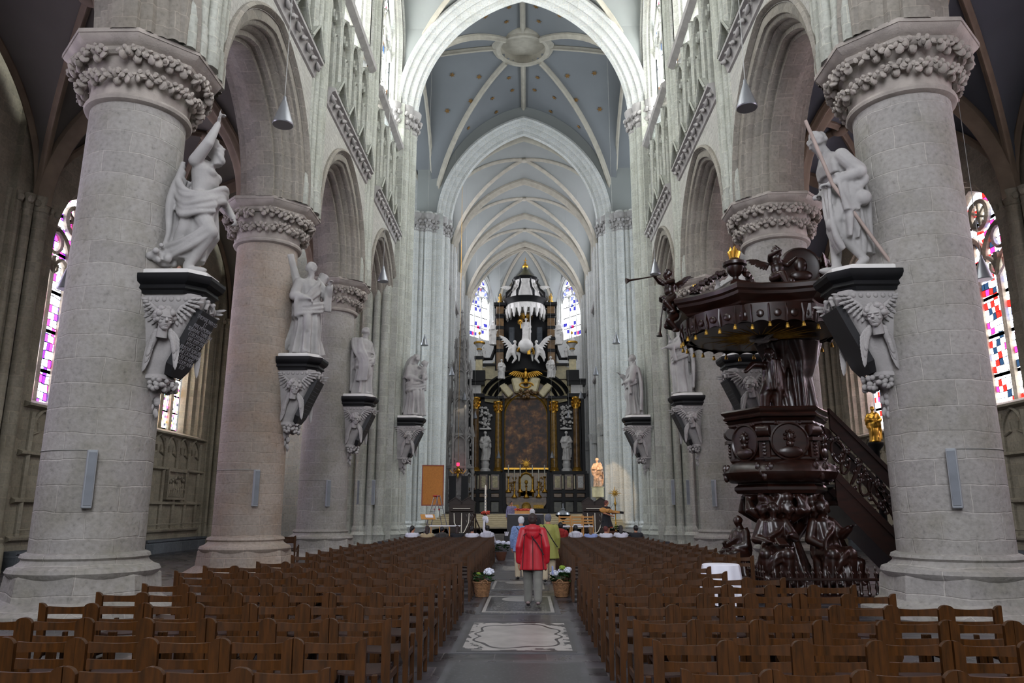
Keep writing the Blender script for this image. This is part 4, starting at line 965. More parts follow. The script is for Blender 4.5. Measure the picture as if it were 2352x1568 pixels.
    if text:
        cu = bpy.data.curves.new('t', 'FONT'); cu.body = text; cu.align_x = 'CENTER'; cu.align_y = 'TOP'; cu.size = .105; cu.space_line = .83; cu.extrude = .002
        t = bpy.data.objects.new('t', cu); C.objects.link(t); me = bpy.data.meshes.new_from_object(t.evaluated_get(bpy.context.evaluated_depsgraph_get())); bpy.data.objects.remove(t)
        me.materials.clear(); me.materials.append(plain('letter_grey', '8e8e92', .7)); t = bpy.data.objects.new('inscription', me); C.objects.link(t); t.parent = o
        M = Matrix((yv, -ax, nrm)).transposed().to_4x4(); M.translation = p0 + ax * .07 + nrm * .053; t.matrix_local = M
    elif text is None:
        tx = MB(); rr = random.Random(int(Y * 10))
        for i in range(10):
            y = -.24
            while y < .22:
                q = rr.uniform(.02, .05); c = p0 + ax * (.1 + i * .108) + yv * (y + q / 2) + nrm * .052
                tx.obox(c, (.008, q / 2, .002), Matrix((ax, yv, nrm)).transposed()); y += q + rr.choice((.012, .012, .03))
        tx.build('inscription', 'inscription_grey' if 'inscription_grey' in MATS else plain('inscription_grey', '45454a', .6), o, smooth=0)
    return r
T1 = "THOMAE VAN LO\nET\nPIAE MEMORIAE\nSUSANNE THERESIAE\nCOECKELBERGH\nDEF XXIX FEB\nM DCC XCV\nEIUSQUE SORORIS\nANNE CATHARINAE\nDEF XI AUG\nEJUSDEM ANNI\nR.I.P"
xs = 6.55
console(-xs - .02, 13.3, 0, 'white console with a winged cherub head and legible black plaque on the nearest left pillar', T1)
console(-xs, 20.8, 0, 'white console with a curly cherub head on the second left pillar')
console(-xs, 28.3, 0, 'small white console under the cloaked saint on the third left pillar')
console(-5.6, 35.0, 0, 'white console under the mother and child on the left crossing pier')
console(xs, 13.3, PI, 'white console with blank black plaque beside the pulpit canopy on the nearest right pillar', False)
console(xs, 20.8, PI, 'white console half hidden behind the pulpit on the second right pillar')
console(xs, 28.3, PI, 'white console under the saint with the outstretched arm on the third right pillar')
console(5.6, 35.0, PI, 'white console under the bearded saint on the right crossing pier')
ZS = 5.97
def stat(mb, X, Y, rz, label, vox=.03, name='apostle_statue'):
    r = empty(name, (X, Y, ZS), rz, label, 'statue', 'white stone saints on the nave pillars')
    organic(mb, 'figure', 'statue_stone', r, vox, 1); return r
# nearest left: half naked, pointing up
m = MB(); u = 1
drape(m, [(-.12, 0, .28, .3, .3, .12), (-.1, 0, .5, .32, .32, .13), (.0, 0, .8, .36, .34, .12), (.02, 0, 1.1, .33, .34, .1), (.0, 0, 1.35, .34, .36, .1), (.02, 0, 1.5, .37, .38, .08), (.02, 0, 1.62, .3, .32, .06)], 7, 1, 2.2)
limb(m, [(.05, -.17, 1.3), (.36, -.2, .8), (.0, -.18, .15)], [.2, .15, .085]); limb(m, [(0, .17, 1.3), (.1, .2, .75), (-.15, .2, .2)], [.19, .14, .085])
m.ell((.13, -.18, .06), (.24, .09, .075)); m.ell((.0, -.18, .14), (.1, .085, .14)); m.ell((-.1, .2, .06), (.2, .08, .075))
m.loft([[(.06 + cx + rx * cos(a), ry * sin(a), z) for a in [2 * PI * j / 20 for j in range(20)]] for z, cx, rx, ry in ((1.35, -.02, .22, .28), (1.6, 0, .2, .25), (1.8, .03, .23, .28), (2.05, .02, .25, .33), (2.2, -.02, .18, .32), (2.33, -.01, .1, .13))])
for y in (-1, 1): m.ell((.24, y * .13, 2.03), (.1, .14, .1)); [m.ell((.24, y * .07, z), (.05, .07, .055)) for z in (1.58, 1.7, 1.82)]
head(m, (.22, 0, 2.55), .42, .1, .35, 1, 1, seed=3)
limb(m, [(.0, -.32, 2.2), (.26, -.42, 2.5), (.36, -.3, 2.95)], [.125, .105, .06]); hand(m, (.37, -.3, 2.98), (.1, 0, 1), (-1, -.3, 0), .3, .8, True)
limb(m, [(-.02, .32, 2.12), (.2, .6, 1.75), (.5, .45, 1.35)], [.12, .095, .06]); hand(m, (.5, .45, 1.35), (.3, -.1, -.5), (1, 0, .3), .28, .8)
swath(m, [(-.28, -.2, 2.1), (-.3, -.28, 1.7), (-.1, -.36, 1.42), (.25, -.34, 1.42), (.46, -.05, 1.6), (.4, .25, 1.62)], .26, 4, .07)
swath(m, [(-.32, -.15, 1.5), (-.1, -.4, 1.2), (.2, -.4, 1.22), (.42, -.2, 1.35)], .22, 3, .07)
swath(m, [(-.25, -.1, 1.9), (-.36, -.1, 1.3), (-.34, -.15, .7), (-.42, -.2, .25)], .3, 4, .08, (.4, 1, 0)); swath(m, [(.38, -.28, .85), (.1, -.36, .6), (-.2, -.36, .4), (-.4, -.3, .35)], .22, 3, .06)
rn = random.Random(4)
for k in range(40): m.ell((-.55 + rn.gauss(0, .13), -.25 + rn.gauss(0, .12), .16 + abs(rn.gauss(0, .1))), rn.uniform(.04, .09), None, 7, 5)
stat(m, -6.12, 13.3, 0, 'white statue of a half-naked bearded man pointing upward on the nearest left pillar', .022)
# second left: bearded, diagonal cross behind
m = MB(); robed(m, 2.75, .0, [((.05, -.48, 1.72), (.36, -.22, 1.62), .7), ((.05, .55, 1.85), (.3, .5, 2.15), .7)], -.25, -.1, 1.6, 1, seed=5, bare=False)
limb(m, [(.05, .6, 1.75), (.18, .6, 2.15)], [.08, .06])
for a, b in (((-.28, -.62, .1), (-.2, .55, 2.55)), ((-.3, .62, .1), (-.22, -.62, 2.95))):
    m.tube([Vector(a).lerp(Vector(b), k / 9) for k in range(10)], [.15 + .02 * sin(k * 2.3) for k in range(10)], 9)
stat(m, -6.15, 20.75, -.85, 'white statue of a bearded saint before a diagonal log cross, on the second left pillar')
m = MB(); robed(m, 2.65, 0, [((.1, -.42, 1.7), (.3, -.1, 1.72), .8), ((.12, .42, 1.65), (.36, .1, 1.45), .8)], .1, -.2, 1.2, 1, seed=8, wide=1.08)
swath(m, [(-.1, -.35, 2.2), (.05, -.45, 1.7), (.25, -.4, 1.2), (.2, -.38, .5)], .35, 5, .07, (1, .2, 0)); stat(m, -6.15, 28.3, -.35, 'white statue of a man wrapped in a long cloak on the third left pillar')
# left crossing pier: mother with child
m = MB(); robed(m, 2.95, 0, [((.1, -.45, 1.75), (.4, -.05, 1.6), .5), ((.1, .45, 1.8), (.42, .2, 1.75), .5)], .5, -.25, 0, 1, 1, seed=6, wide=1.15)
swath(m, [(.1, -.15, 2.85), (-.15, -.25, 2.6), (-.25, -.35, 2.2), (-.1, -.5, 1.8)], .3, 4, .08, (1, 0, 0))
head(m, (.38, .22, 2.5), .3, -.4, 0, 0, 1, seed=9); m.ell((.36, .22, 2.15), (.15, .16, .24)); limb(m, [(.36, .15, 2.25), (.3, -.05, 2.35)], [.06, .045]); limb(m, [(.36, .2, 2.0), (.55, .1, 1.9), (.55, .08, 1.6)], [.1, .08, .05]); limb(m, [(.36, .3, 2.3), (.45, .4, 2.6)], [.055, .04])
stat(m, -5.15, 35.0, -.8, 'white statue of a veiled woman carrying a child on the left crossing pier')
# nearest right: pilgrim with staff
m = MB()
drape(m, [(.05, .05, .55, .16, .34, .2), (.0, 0, .9, .25, .36, .2), (-.02, 0, 1.3, .28, .34, .14), (-.02, 0, 1.6, .26, .3, .1), (-.03, 0, 1.75, .23, .28, .08)], 8, 2, 2)
limb(m, [(.0, .17, 1.35), (.28, .2, .85), (-.22, .22, .16)], [.2, .14, .07]); limb(m, [(0, -.12, 1.35), (.12, -.12, .75), (.18, -.1, .12)], [.19, .13, .08])
m.ell((.3, -.1, .06), (.22, .085, .07)); m.ell((.17, -.1, .13), (.1, .08, .13)); m.ell((-.15, .24, .12), (.17, .08, .07), rotm(0, .6, 0))
m.loft([[(cx + rx * cos(a), ry * sin(a), z) for a in [2 * PI * j / 20 for j in range(20)]] for z, cx, rx, ry in ((1.3, 0, .2, .27), (1.6, .0, .2, .26), (1.9, .05, .24, .3), (2.1, .1, .25, .34), (2.25, .13, .2, .3), (2.36, .2, .12, .15))])
drape(m, [(.08, 0, 1.85, .27, .36, .08), (.1, 0, 2.05, .28, .38, .06), (.12, 0, 2.22, .22, .33, .05), (.18, 0, 2.33, .14, .2, .03)], 9, 3, 1)
head(m, (.36, .05, 2.55), .42, .0, -.45, .6, 1, seed=11, curl=1)
limb(m, [(.08, .36, 2.15), (-.15, .52, 1.75), (.3, .3, 1.62)], [.15, .13, .07]); hand(m, (.33, .28, 1.62), (1, -.3, 0), (0, .4, 1), .28, 1.0, False, 1)
limb(m, [(.1, -.34, 2.12), (.1, -.45, 1.75), (.34, -.15, 1.55)], [.14, .12, .07]); hand(m, (.34, -.15, 1.55), (1, .6, 0), (0, 0, 1), .27, 1.0, False, -1)
swath(m, [(.0, .5, 1.95), (-.25, .5, 1.75), (-.1, .42, 1.55), (.1, .38, 1.65)], .22, 3, .07); swath(m, [(.1, .38, 1.8), (.08, .42, 1.4), (-.02, .42, 1.05)], .2, 3, .07, (1, 0, 0))
swath(m, [(.3, .1, 1.6), (.34, .2, 1.1), (.3, .2, .6), (.18, .18, .35)], .2, 3, .06, (0, 1, 0)); swath(m, [(-.15, .2, 1.9), (-.2, .3, 1.3), (-.28, .2, .7), (-.25, .2, .3)], .3, 4, .07, (1, .4, 0))
m.ell((-.2, .45, 1.28), (.15, .13, .15)); m.ell((-.12, .44, 1.47), (.09, .08, .1)); m.ell((-.1, .44, 1.58), (.035, .035, .06))
r1 = stat(m, 6.12, 13.3, PI, 'white statue of a pilgrim with a long diagonal staff on the nearest right pillar', .022)
mb = MB(); mb.tube([(.68, .36, 2.88), (.3, .36, 1.6), (-.6, .42, .0)], [.032, .035, .03], 10); mb.build('staff', plain('staff_stone', '9c8c84', .7), r1)
m = MB(); robed(m, 2.75, 0, [((.1, -.48, 1.8), (.3, -.3, 2.1), .5), ((.1, .5, 1.8), (.6, .5, 1.85), -1)], .3, -.1, 1, 1, seed=14)
stat(m, 6.1, 20.75, PI + .5, 'white statue with a raised hand, mostly hidden behind the pulpit canopy')
m = MB(); robed(m, 2.75, 0, [((.05, -.5, 1.8), (.3, -.3, 2.25), .4), ((.3, .42, 1.85), (.78, .38, 1.75), -1)], .1, -.1, 1, 1, seed=12, wide=1.05)
stat(m, 6.1, 28.3, PI + .25, 'white statue stretching one arm toward the nave, on the third right pillar')
m = MB(); robed(m, 2.9, 0, [((.2, -.45, 1.7), (.55, -.3, 1.95), .5), ((.15, .45, 1.6), (.4, .2, 1.5), .5)], 0, -.1, 1, 1, 1, seed=10)
stat(m, 5.2, 35.0, PI, 'white statue of a long haired bearded man on the right crossing pier')

# ================================================================ LAMPS, SPEAKERS
def cone_lamp(x, y, z, top, lit, label):
    """z is the lower rim"""
    r = empty('hanging_lamp', (x, y, z), 0, label, 'lamp', 'grey conical lamps hanging on long wires')
    mb = MB(); mb.lathe([(.19, 0), (.2, .02), (.05, .5), (.035, .53), (.03, .6), (.012, .62)], 28); mb.lathe([(.185, .012), (.17, .03), (.04, .48)], 28); mb.build('lamp_shade', 'silver_metal', r, fix=False)
    mb = MB(); mb.tube([(0, 0, .6), (0, 0, top - z)], .008, 5); mb.build('wire', 'wire', r)
    mb = MB(); mb.lathe([(.004, .06), (.155, .06)], 20); mb.build('bulb', 'lamp_glow' if lit else 'dark_metal', r, smooth=0)
    if lit:
        l = bpy.data.lights.new('lamp_light', 'SPOT'); l.energy = 60; l.color = (1, .85, .65); l.spot_size = R(120); l.shadow_soft_size = .1; o = bpy.data.objects.new('lamp_light', l); C.objects.link(o); o.parent = r; o.location = (0, 0, .04)
cone_lamp(-4.5, 13.0, 8.9, 28.5, 0, 'grey cone lamp nearest the camera on the left'); cone_lamp(4.38, 13.0, 9.15, 28.5, 0, 'grey cone lamp nearest the camera on the right')
cone_lamp(-5.07, 26, 9.8, 28.5, 0, 'grey cone lamp before the third left pillar'); cone_lamp(4.84, 26, 10, 28.5, 0, 'grey cone lamp above the trumpet blower')
cone_lamp(-5.18, 38, 10.05, 29, 0, 'grey cone lamp above the mother and child statue'); cone_lamp(4.81, 38, 10.1, 29, 0, 'grey cone lamp above the bearded saint on the right pier')
cone_lamp(-4.85, 49, 10.4, 29, 0, 'grey cone lamp at the left choir entrance'); cone_lamp(4.75, 49, 10.4, 29, 0, 'grey cone lamp at the right choir entrance')
for x, y, z, t in ((-4.5, 55, 9.6, 'left in the front of the choir'), (4.3, 57, 10.0, 'right in the front of the choir'), (-3.9, 58, 8.6, 'left before the altar statue'), (3.4, 58, 8.6, 'right before the altar statue'), (-2.2, 62, 5.8, 'low on the left of the painting'), (2.2, 62, 5.8, 'low on the right of the painting')):
    cone_lamp(x, y, z, 28.6 if abs(x) < 3 else 27, 1, 'lit cone lamp hanging ' + t)
cone_lamp(-10.9, 17.0, 6.85, 14.95, 1, 'lit cone lamp in the left aisle before the purple window'); cone_lamp(10.9, 17.0, 6.95, 14.95, 1, 'lit cone lamp in the right aisle before the red window')
def speaker(x, y, z, rz, label, h=.95):
    r = empty('column_speaker', (x, y, z), rz, label, 'loudspeaker', 'slim grey column loudspeakers on the pillars')
    mb = MB(); mb.bbox((0, 0, h / 2), (.075, .05, h / 2), .012, ); mb.build('cabinet', 'speaker_grey', r, smooth=0)
    mb = MB(); mb.bbox((0, -.052, h / 2), (.058, .008, h / 2 - .04), .004); mb.build('grille', plain('grille_%d' % len(MATS), '71767c', .8), r, smooth=0)
    mb = MB(); mb.box(-.02, .02, .03, .12, h * .2, h * .25); mb.box(-.02, .02, .03, .12, h * .75, h * .8); mb.build('bracket', 'dark_metal', r, smooth=0)
    return r
def on_pillar(s, y, a, z, label, h=.95): r = speaker(s * (PX + (.05 if s < 0 else 0)) + .99 * sin(a), y - .99 * cos(a), z, a + (-.25 if s > 0 else .25), label, h); cb = MB(); cx, r0 = s * (PX + (.05 if s < 0 else 0)), .9; cb.tube([(cx + r0 * sin(t), y - r0 * cos(t), z + h) for t in [a + s * k * .12 for k in range(16)]], .007, 5); o = cb.build('cable', 'wire'); o.parent = r; o.matrix_parent_inverse = (Matrix.Translation(r.location) @ Matrix.Rotation(r.rotation_euler.z, 4, 'Z')).inverted()
on_pillar(-1, 13.3, .42, 1.72, 'tall grey column loudspeaker on the nearest left pillar'); on_pillar(-1, 20.8, .5, 1.78, 'grey column loudspeaker on the second left pillar'); on_pillar(-1, 28.3, .45, 1.8, 'grey column loudspeaker on the third left pillar')
on_pillar(1, 13.3, -.38, 1.72, 'tall grey column loudspeaker on the nearest right pillar'); on_pillar(1, 28.3, -.6, 1.8, 'grey column loudspeaker on the third right pillar')
speaker(-7.4, 34.0, 1.9, .2, 'outer grey column loudspeaker on the left crossing pier', 1.1); speaker(-6.7, 33.8, 1.9, .2, 'inner grey column loudspeaker on the left crossing pier', 1.1)
speaker(7.3, 34.0, 1.9, -.2, 'outer grey column loudspeaker on the right crossing pier', 1.1); speaker(6.6, 33.8, 1.9, -.2, 'inner grey column loudspeaker on the right crossing pier', 1.1)

g = empty('gilded_statue', (9.35, 20.0, 0), 0, 'small gilded saint on a tall dark post in the right aisle behind the pulpit stair', 'statue')
mb = MB(); mb.lathe([(.3, 0), (.3, .1), (.1, .2), (.08, 3.2), (.2, 3.35), (.2, 3.42), (.02, 3.42)], 14); mb.build('post', 'black_marble', g); m = MB(); robed(m, .95, seed=91); o = organic(m, 'figure', 'gold', g, .025, 0, loc=(0, 0, 3.42)); o.rotation_euler = (0, 0, -PI / 2 - .4)
# ================================================================ PULPIT
PC = Vector((5.62, 16.5, 0)); WD = 'pulpit_wood'
pul = empty('pulpit', PC, 0, 'large dark carved wooden pulpit with canopy and curved stair between the right hand pillars', 'pulpit')
def opoly(r, z, rot=R(-118), notch=0, n=8, cx=0, cy=0):
    pts = []
    for k in range(n):
        a = rot + k * 2 * PI / n; b = a + 2 * PI / n
        pts.append((cx + r * cos(a), cy + r * sin(a), z))
        if notch:
            for t in (.08, .3, .5, .7, .92):
                p = Vector((r * cos(a), r * sin(a))).lerp(Vector((r * cos(b), r * sin(b))), t) * (1 - notch * (1 if .2 < t < .8 else .35)); pts.append((cx + p.x, cy + p.y, z))
    return pts
RB = R(-123)
# basket
mb = MB(); mb.loft([opoly(r, z, RB, 0, 6) for r, z in ((.7, 2.0), (.92, 2.03), (.98, 2.1), (.98, 2.16), (.9, 2.22), (.9, 2.26))]); mb.build('basket_floor', WD, pul, smooth=25)
mb = MB(); mb.lathe([(.85, 2.24), (1.0, 2.26), (1.12, 2.34), (1.17, 2.46), (1.12, 2.58), (1.0, 2.66), (.92, 2.7)], 96, rad=lambda a, z: 1 + .022 * abs(sin(a * 20)))
for k in range(6):
    a = RB + k * PI / 3
    for j in range(5): mb.ell((1.13 * cos(a + (j - 2) * .06), 1.13 * sin(a + (j - 2) * .06), 2.46 + .1 * cos(j * 1.7)), (.06, .06, .1), rotm(0, 0, a), 7, 5)
mb.build('basket_bulge', WD, pul)
mb = MB(); mb.loft([opoly(r, z, RB, 0, 6) for r, z in ((1.0, 2.68), (1.03, 2.72), (1.03, 2.76), (.99, 2.8), (.99, 3.42), (1.03, 3.46), (1.02, 3.5), (1.1, 3.56))])
for k in range(6):                                        # corner brackets with volutes
    a = RB + k * PI / 3; c, s_ = cos(a), sin(a); M = rotm(0, 0, a)
    mb.obox((.97 * c, .97 * s_, 2.95), (.05, .11, .2), M); mb.obox((1.02 * c, 1.02 * s_, 3.12), (.08, .13, .035), M)
    mb.tube([Vector((1.0 * c, 1.0 * s_, 3.3)) + M @ Vector((0, y, 0)) for y in (-.13, -.06, 0, .06, .13)], [.12, .135, .12, .135, .12], 14)
    for j in range(5): mb.ell((1.03 * c, 1.03 * s_, 2.82 + j * .07), (.035, .045, .04), M, 7, 5)
    a += PI / 6; c, s_ = cos(a), sin(a); q = .99 * cos(PI / 6)
    for j in range(9): mb.ell((q * c - s_ * (j - 4) * .06, q * s_ + c * (j - 4) * .06, 3.46 - .012 * (4 - abs(j - 4)) ** 1.3), (.05, .05, .05), None, 7, 5)
mb.build('basket', WD, pul, smooth=30)
mb = MB(); mb.loft([opoly(r, z, RB, .02, 6) for r, z in ((1.0, 3.55), (1.12, 3.6), (1.14, 3.64), (1.1, 3.68), (1.16, 3.72), (1.18, 3.76), (1.14, 3.8), (.9, 3.8))]); mb.build('handrail_moulding', WD, pul, smooth=30)
for k in range(5):                                        # portrait medallions on the panels
    a = RB + (k - 1 + .5) * PI / 3; q = .99 * cos(PI / 6) + .02; M = Matrix.Rotation(a, 3, 'Z')
    mb = MB(); tl = Matrix.Rotation(PI / 2, 3, 'Y')
    mb.lathe([(.34, 0), (.38, .03), (.395, .06), (.365, .075), (.34, .045), (.02, .05)], 36, m=M @ tl, o=(q * cos(a), q * sin(a), 3.08))
    P = lambda x, y, z: M @ Vector((q + x, y, z)); mb.ell(P(.08, 0, 3.15), (.07, .08, .12), M, 12, 8); mb.ell(P(.07, 0, 3.02), (.07, .08, .08), M); mb.ell(P(.15, 0, 3.14), (.03, .02, .04), M); mb.ell(P(.07, 0, 2.86), (.05, .24, .12), M, 14, 8)
    for j in range(9): mb.ell(P(.06, .1 * cos(j * .7), 3.17 + .12 * sin(j * .7)), .035, None, 6, 5)
    for y in (-.03, .03): mb.ell(P(.13, y, 3.17), (.02, .02, .012), M, 6, 4)
    mb.build('medallion', WD, pul)
# brackets: spread wings and heads under the basket
m = MB()
for k, a in enumerate((-2.4, -1.75, -1.0, -.2, .9, 2.2)):
    c, s_ = cos(a), sin(a); limb(m, [(.15 * c, .15 * s_, 1.2), (.5 * c, .5 * s_, 1.55), (.75 * c, .75 * s_, 1.95)], [.2, .17, .12])
    head(m, (.78 * c, .78 * s_, 1.68), .3, a, -.3, .4, 1, seed=k + 30)
    for e in (-1, 1):
        p = [(.6 * cos(a + e * .12), .6 * sin(a + e * .12), 1.45), (.85 * cos(a + e * .35), .85 * sin(a + e * .35), 1.7), (.8 * cos(a + e * .5), .8 * sin(a + e * .5), 1.98)]
        m.tube(p, [.06, .13, .05], 8)
drape(m, [(0, 0, .25, .5, .5, .2), (0, 0, .6, .36, .36, .2), (0, 0, 1.1, .26, .26, .15), (0, 0, 1.6, .32, .32, .1), (0, 0, 2.02, .8, .8, .06)], 9, 1)
organic(m, 'trunk', WD, pul, .028, 1)
mb = MB(); mb.loft([opoly(r, z, RB, 0) for r, z in ((1.35, .0), (1.35, .12), (1.25, .16), (1.22, .26), (1.0, .28))]); mb.build('base', WD, pul, smooth=20)
def seated(m, H, hy=0, hp=0, seed=1, arms=None, mitre=False):
    u = H / 1.5; V = lambda x, y, z: (x * u, y * u, z * u)
    drape(m, [(.28 * u, 0, .0, .34 * u, .42 * u, .16), (.3 * u, 0, .2 * u, .3 * u, .38 * u, .14), (.25 * u, 0, .45 * u, .3 * u, .34 * u, .1), (.12 * u, 0, .62 * u, .32 * u, .32 * u, .08), (0, 0, .75 * u, .24 * u, .26 * u, .07), (0, 0, 1.0 * u, .2 * u, .26 * u, .05), (0, 0, 1.2 * u, .16 * u, .24 * u, .05), (.02 * u, 0, 1.27 * u, .08 * u, .1 * u, 0)], 8, seed, 3)
    for y in (-1, 1):
        limb(m, [V(.0, y * .14, .55), V(.5, y * .2, .58), V(.46, y * .22, .08)], [.17 * u, .14 * u, .08 * u]); m.ell(V(.56, y * .22, .05), (.15 * u, .06 * u, .05 * u))
    head(m, V(.06, 0, 1.42), .27 * u, hy, hp, .8 if not mitre else .2, 1, seed=seed)
    for i, (el, hd) in enumerate(arms or [((.1, -.34, .85), (.42, -.15, .9)), ((.1, .34, .85), (.42, .15, .8))]):
        sg = -1 if i == 0 else 1; limb(m, [V(0, sg * .22, 1.18), V(*el), Vector(V(*el)).lerp(Vector(V(*hd)), .8)], [.1 * u, .1 * u, .07 * u]); limb(m, [V(*el), V(*hd)], [.05 * u, .035 * u]); hand(m, V(*hd), Vector(hd) - Vector(el), (-.3, 0, 1), .19 * u, .35, False, sg)
    swath(m, [V(-.1, .22, 1.2), V(.15, .1, .95), V(.3, -.2, .72), V(.45, -.32, .5), V(.4, -.38, .1)], .2 * u, 4, .04 * u, (.3, 0, 1)); swath(m, [V(.0, .35, .6), V(.4, .3, .62), V(.6, .0, .5), V(.55, -.2, .3)], .18 * u, 4, .04 * u)
m = MB(); seated(m, 1.5, .3, -.1, 21, [((.05, -.36, .85), (.4, -.12, .82)), ((.15, .36, .9), (.5, .25, .95))]); k = m.mark(); m.bbox((.48, .1, .82), (.13, .1, .03), .01, rotm(0, .5, .3))
o = organic(m, 'seated_figure', WD, pul, .022, 1, loc=(-.45, -.75, .26)); o.rotation_euler = (0, 0, R(-105)); o['label'] = 'carved seated man with a book'
m = MB(); seated(m, 1.5, .2, -.35, 23, [((.05, -.36, .85), (.35, -.2, .7)), ((.2, .3, .95), (.5, .28, 1.1))], True); m.ell((.0, 0, 1.5), (.17, .17, .16))
o = organic(m, 'seated_figure', WD, pul, .022, 1, loc=(.55, -.72, .26)); o.rotation_euler = (0, 0, R(-75)); o['label'] = 'carved seated bishop raising one hand'
m = MB(); seated(m, 1.25, 0, -.4, 25); o = organic(m, 'seated_figure', WD, pul, .03, 1, loc=(-.95, -.1, .26)); o.rotation_euler = (0, 0, R(-160))
m = MB(); seated(m, 1.1, 0, -.4, 27); o = organic(m, 'seated_figure', WD, pul, .03, 1, loc=(1.05, -.2, .2)); o.rotation_euler = (0, 0, R(-30))
# draped back between basket and canopy
m = MB()
for x, y, ph in ((.35, .5, 0), (.75, .35, 2)):
    drape(m, [(x, y, 3.7, .3, .22, .2), (x, y, 4.1, .26, .2, .2), (x, y, 4.6, .24, .2, .15), (x + .05, y, 5.0, .36, .26, .12), (x, y, 5.45, .5, .4, .1)], 7, ph, 1)
limb(m, [(-.12, .35, 3.7), (-.1, .3, 4.2), (.1, .3, 4.5)], [.09, .13, .2]); limb(m, [(.15, .3, 3.75), (.18, .28, 4.2), (.1, .3, 4.6)], [.08, .12, .2])
drape(m, [(.1, .3, 4.3, .2, .2, .15), (.1, .3, 4.7, .2, .24, .1), (.1, .3, 5.0, .15, .25, .1)], 6, 1); head(m, (.02, .15, 5.1), .28, -1.8, -.2, 0, 1, seed=44)
limb(m, [(.0, .3, 4.9), (-.35, .2, 4.9), (-.55, .1, 4.72)], [.08, .07, .05]); wing(m, (.3, .5, 4.9), (0, -1, 0), (.5, .1, .25), ((.6, 0, -.7), (.9, 0, 0)), .5)
organic(m, 'draped_support', WD, pul, .028, 1)
# canopy
CX_, CYY = -.17, .05; RC = R(-118)
cp = empty('canopy', (CX_, CYY, 0)); cp.parent = pul
mb = MB(); mb.loft([opoly(r, z, RC, .07) for r, z in ((1.5, 5.5), (1.76, 5.5), (1.78, 5.56), (1.78, 5.82), (1.84, 5.86), (1.86, 5.9), (1.96, 5.97), (2.04, 6.02), (2.06, 6.08), (2.12, 6.12), (2.14, 6.2), (2.1, 6.24), (1.6, 6.34), (.9, 6.42))]); mb.build('sounding_board', WD, cp, smooth=25)
mb = MB(); mb.lathe([(.02, 5.52), (1.5, 5.53), (1.52, 5.5), (1.6, 5.5), (1.62, 5.53)], 48); mb.build('soffit', WD, cp)
mb = MB(); N = 56; rings = []
for zz in (0, 1):
    rings.append([((1.82 - zz * .06) * (.965 if 1 else 1) * cos(a), (1.82 - zz * .06) * .965 * sin(a), (5.84 if zz == 0 else 5.44 + .05 * abs(sin(a * 16)))) for a in [2 * PI * j / 192 for j in range(192)]])
mb.loft(rings, caps=False)
for k in range(32):
    a = 2 * PI * k / 32; mb.tube([(1.74 * cos(a), 1.74 * sin(a), 5.82), (1.77 * cos(a), 1.77 * sin(a), 5.6), (1.73 * cos(a), 1.73 * sin(a), 5.44)], .022, 5)
    a += PI / 32; mb.ell((1.74 * cos(a), 1.74 * sin(a), 5.62), (.02, .08, .08), rotm(0, 0, a), 8, 5)
mb.build('lambrequin', WD, cp)
for k in range(32):
    a = 2 * PI * (k + .5 * (k % 2 == 9)) / 32; mb = MB(); zt = 5.44 if k % 2 else 5.4; mb.lathe([(.008, zt), (.03, zt - .015), (.018, zt - .035), (.034, zt - .05), (.042, zt - .11), (.0, zt - .115)], 9, (1.75 * cos(a), 1.75 * sin(a))); mb.build('tassel', 'old_gold', cp)
mb = MB()
for k in range(36):
    a = 2 * PI * k / 36; L = (1.35, .95, 1.15)[k % 3]; mb.add([(.16 * cos(a - .1), .16 * sin(a - .1), 5.51), (.16 * cos(a + .1), .16 * sin(a + .1), 5.51), (L * cos(a), L * sin(a), 5.5), (.5 * cos(a), .5 * sin(a), 5.47)], [(0, 3, 2), (3, 1, 2), (0, 1, 3)])
mb.build('sunburst', 'old_gold', cp, smooth=0)
m = MB(); m.ell((0, 0, 5.42), (.2, .09, .07)); m.ell((-.2, -.03, 5.42), (.07, .06, .05)); m.ell((.24, 0, 5.44), (.14, .1, .02))
for e in (-1, 1): wing(m, (0, e * .05, 5.44), (0, 0, -1), (.02, e * .3, 0), ((.9, e * .3, 0), (.5, e * .9, 0)), .2)
m.build('dove', 'statue_stone', cp)
def flame_urn(x, y, z, s, nm='urn'):
    mb = MB(); mb.lathe([(.2 * s, 0), (.2 * s, .03 * s), (.08 * s, .1 * s), (.07 * s, .16 * s), (.12 * s, .2 * s), (.2 * s, .3 * s), (.22 * s, .42 * s), (.3 * s, .46 * s), (.3 * s, .54 * s), (.2 * s, .58 * s), (.1 * s, .64 * s), (.12 * s, .7 * s), (.02, .7 * s)], 24)
    o = mb.build(nm, WD, cp, loc=(x, y, z)); f = MB()
    for k in range(9):
        a = k * .7; q = .07 * s * (k > 0); f.tube([(q * cos(a), q * sin(a), .66 * s), (q * 1.6 * cos(a + .3), q * 1.6 * sin(a + .3), .82 * s), (q * 1.1 * cos(a + .8), q * 1.1 * sin(a + .8), (.98 - .06 * (k % 3)) * s)], [.05 * s, .055 * s, .006], 7)
    f.build('flame', 'gold', o); return o
mb = MB(); mb.loft([opoly(r, z, RC, 0, 4, -.75, -.95) for r, z in ((.6, 6.26), (.5, 6.38), (.3, 6.46), (.26, 6.5))]); mb.build('urn_pedestal', WD, cp, smooth=15)
flame_urn(-.75, -.95, 6.48, .85); flame_urn(-1.5, -.35, 6.2, .45)
for sx in (-1, 1):
    mb = MB()
    for k in range(34): t = k / 33; mb.ell((-.75 + sx * (.2 + .5 * t) - .2 * t, -.95 + .2 * t + rnd.uniform(-.06, .06), 6.72 - .36 * t ** 1.4 + rnd.uniform(-.05, .05)), rnd.uniform(.035, .07), None, 6, 4)
    mb.build('garland', WD, cp)
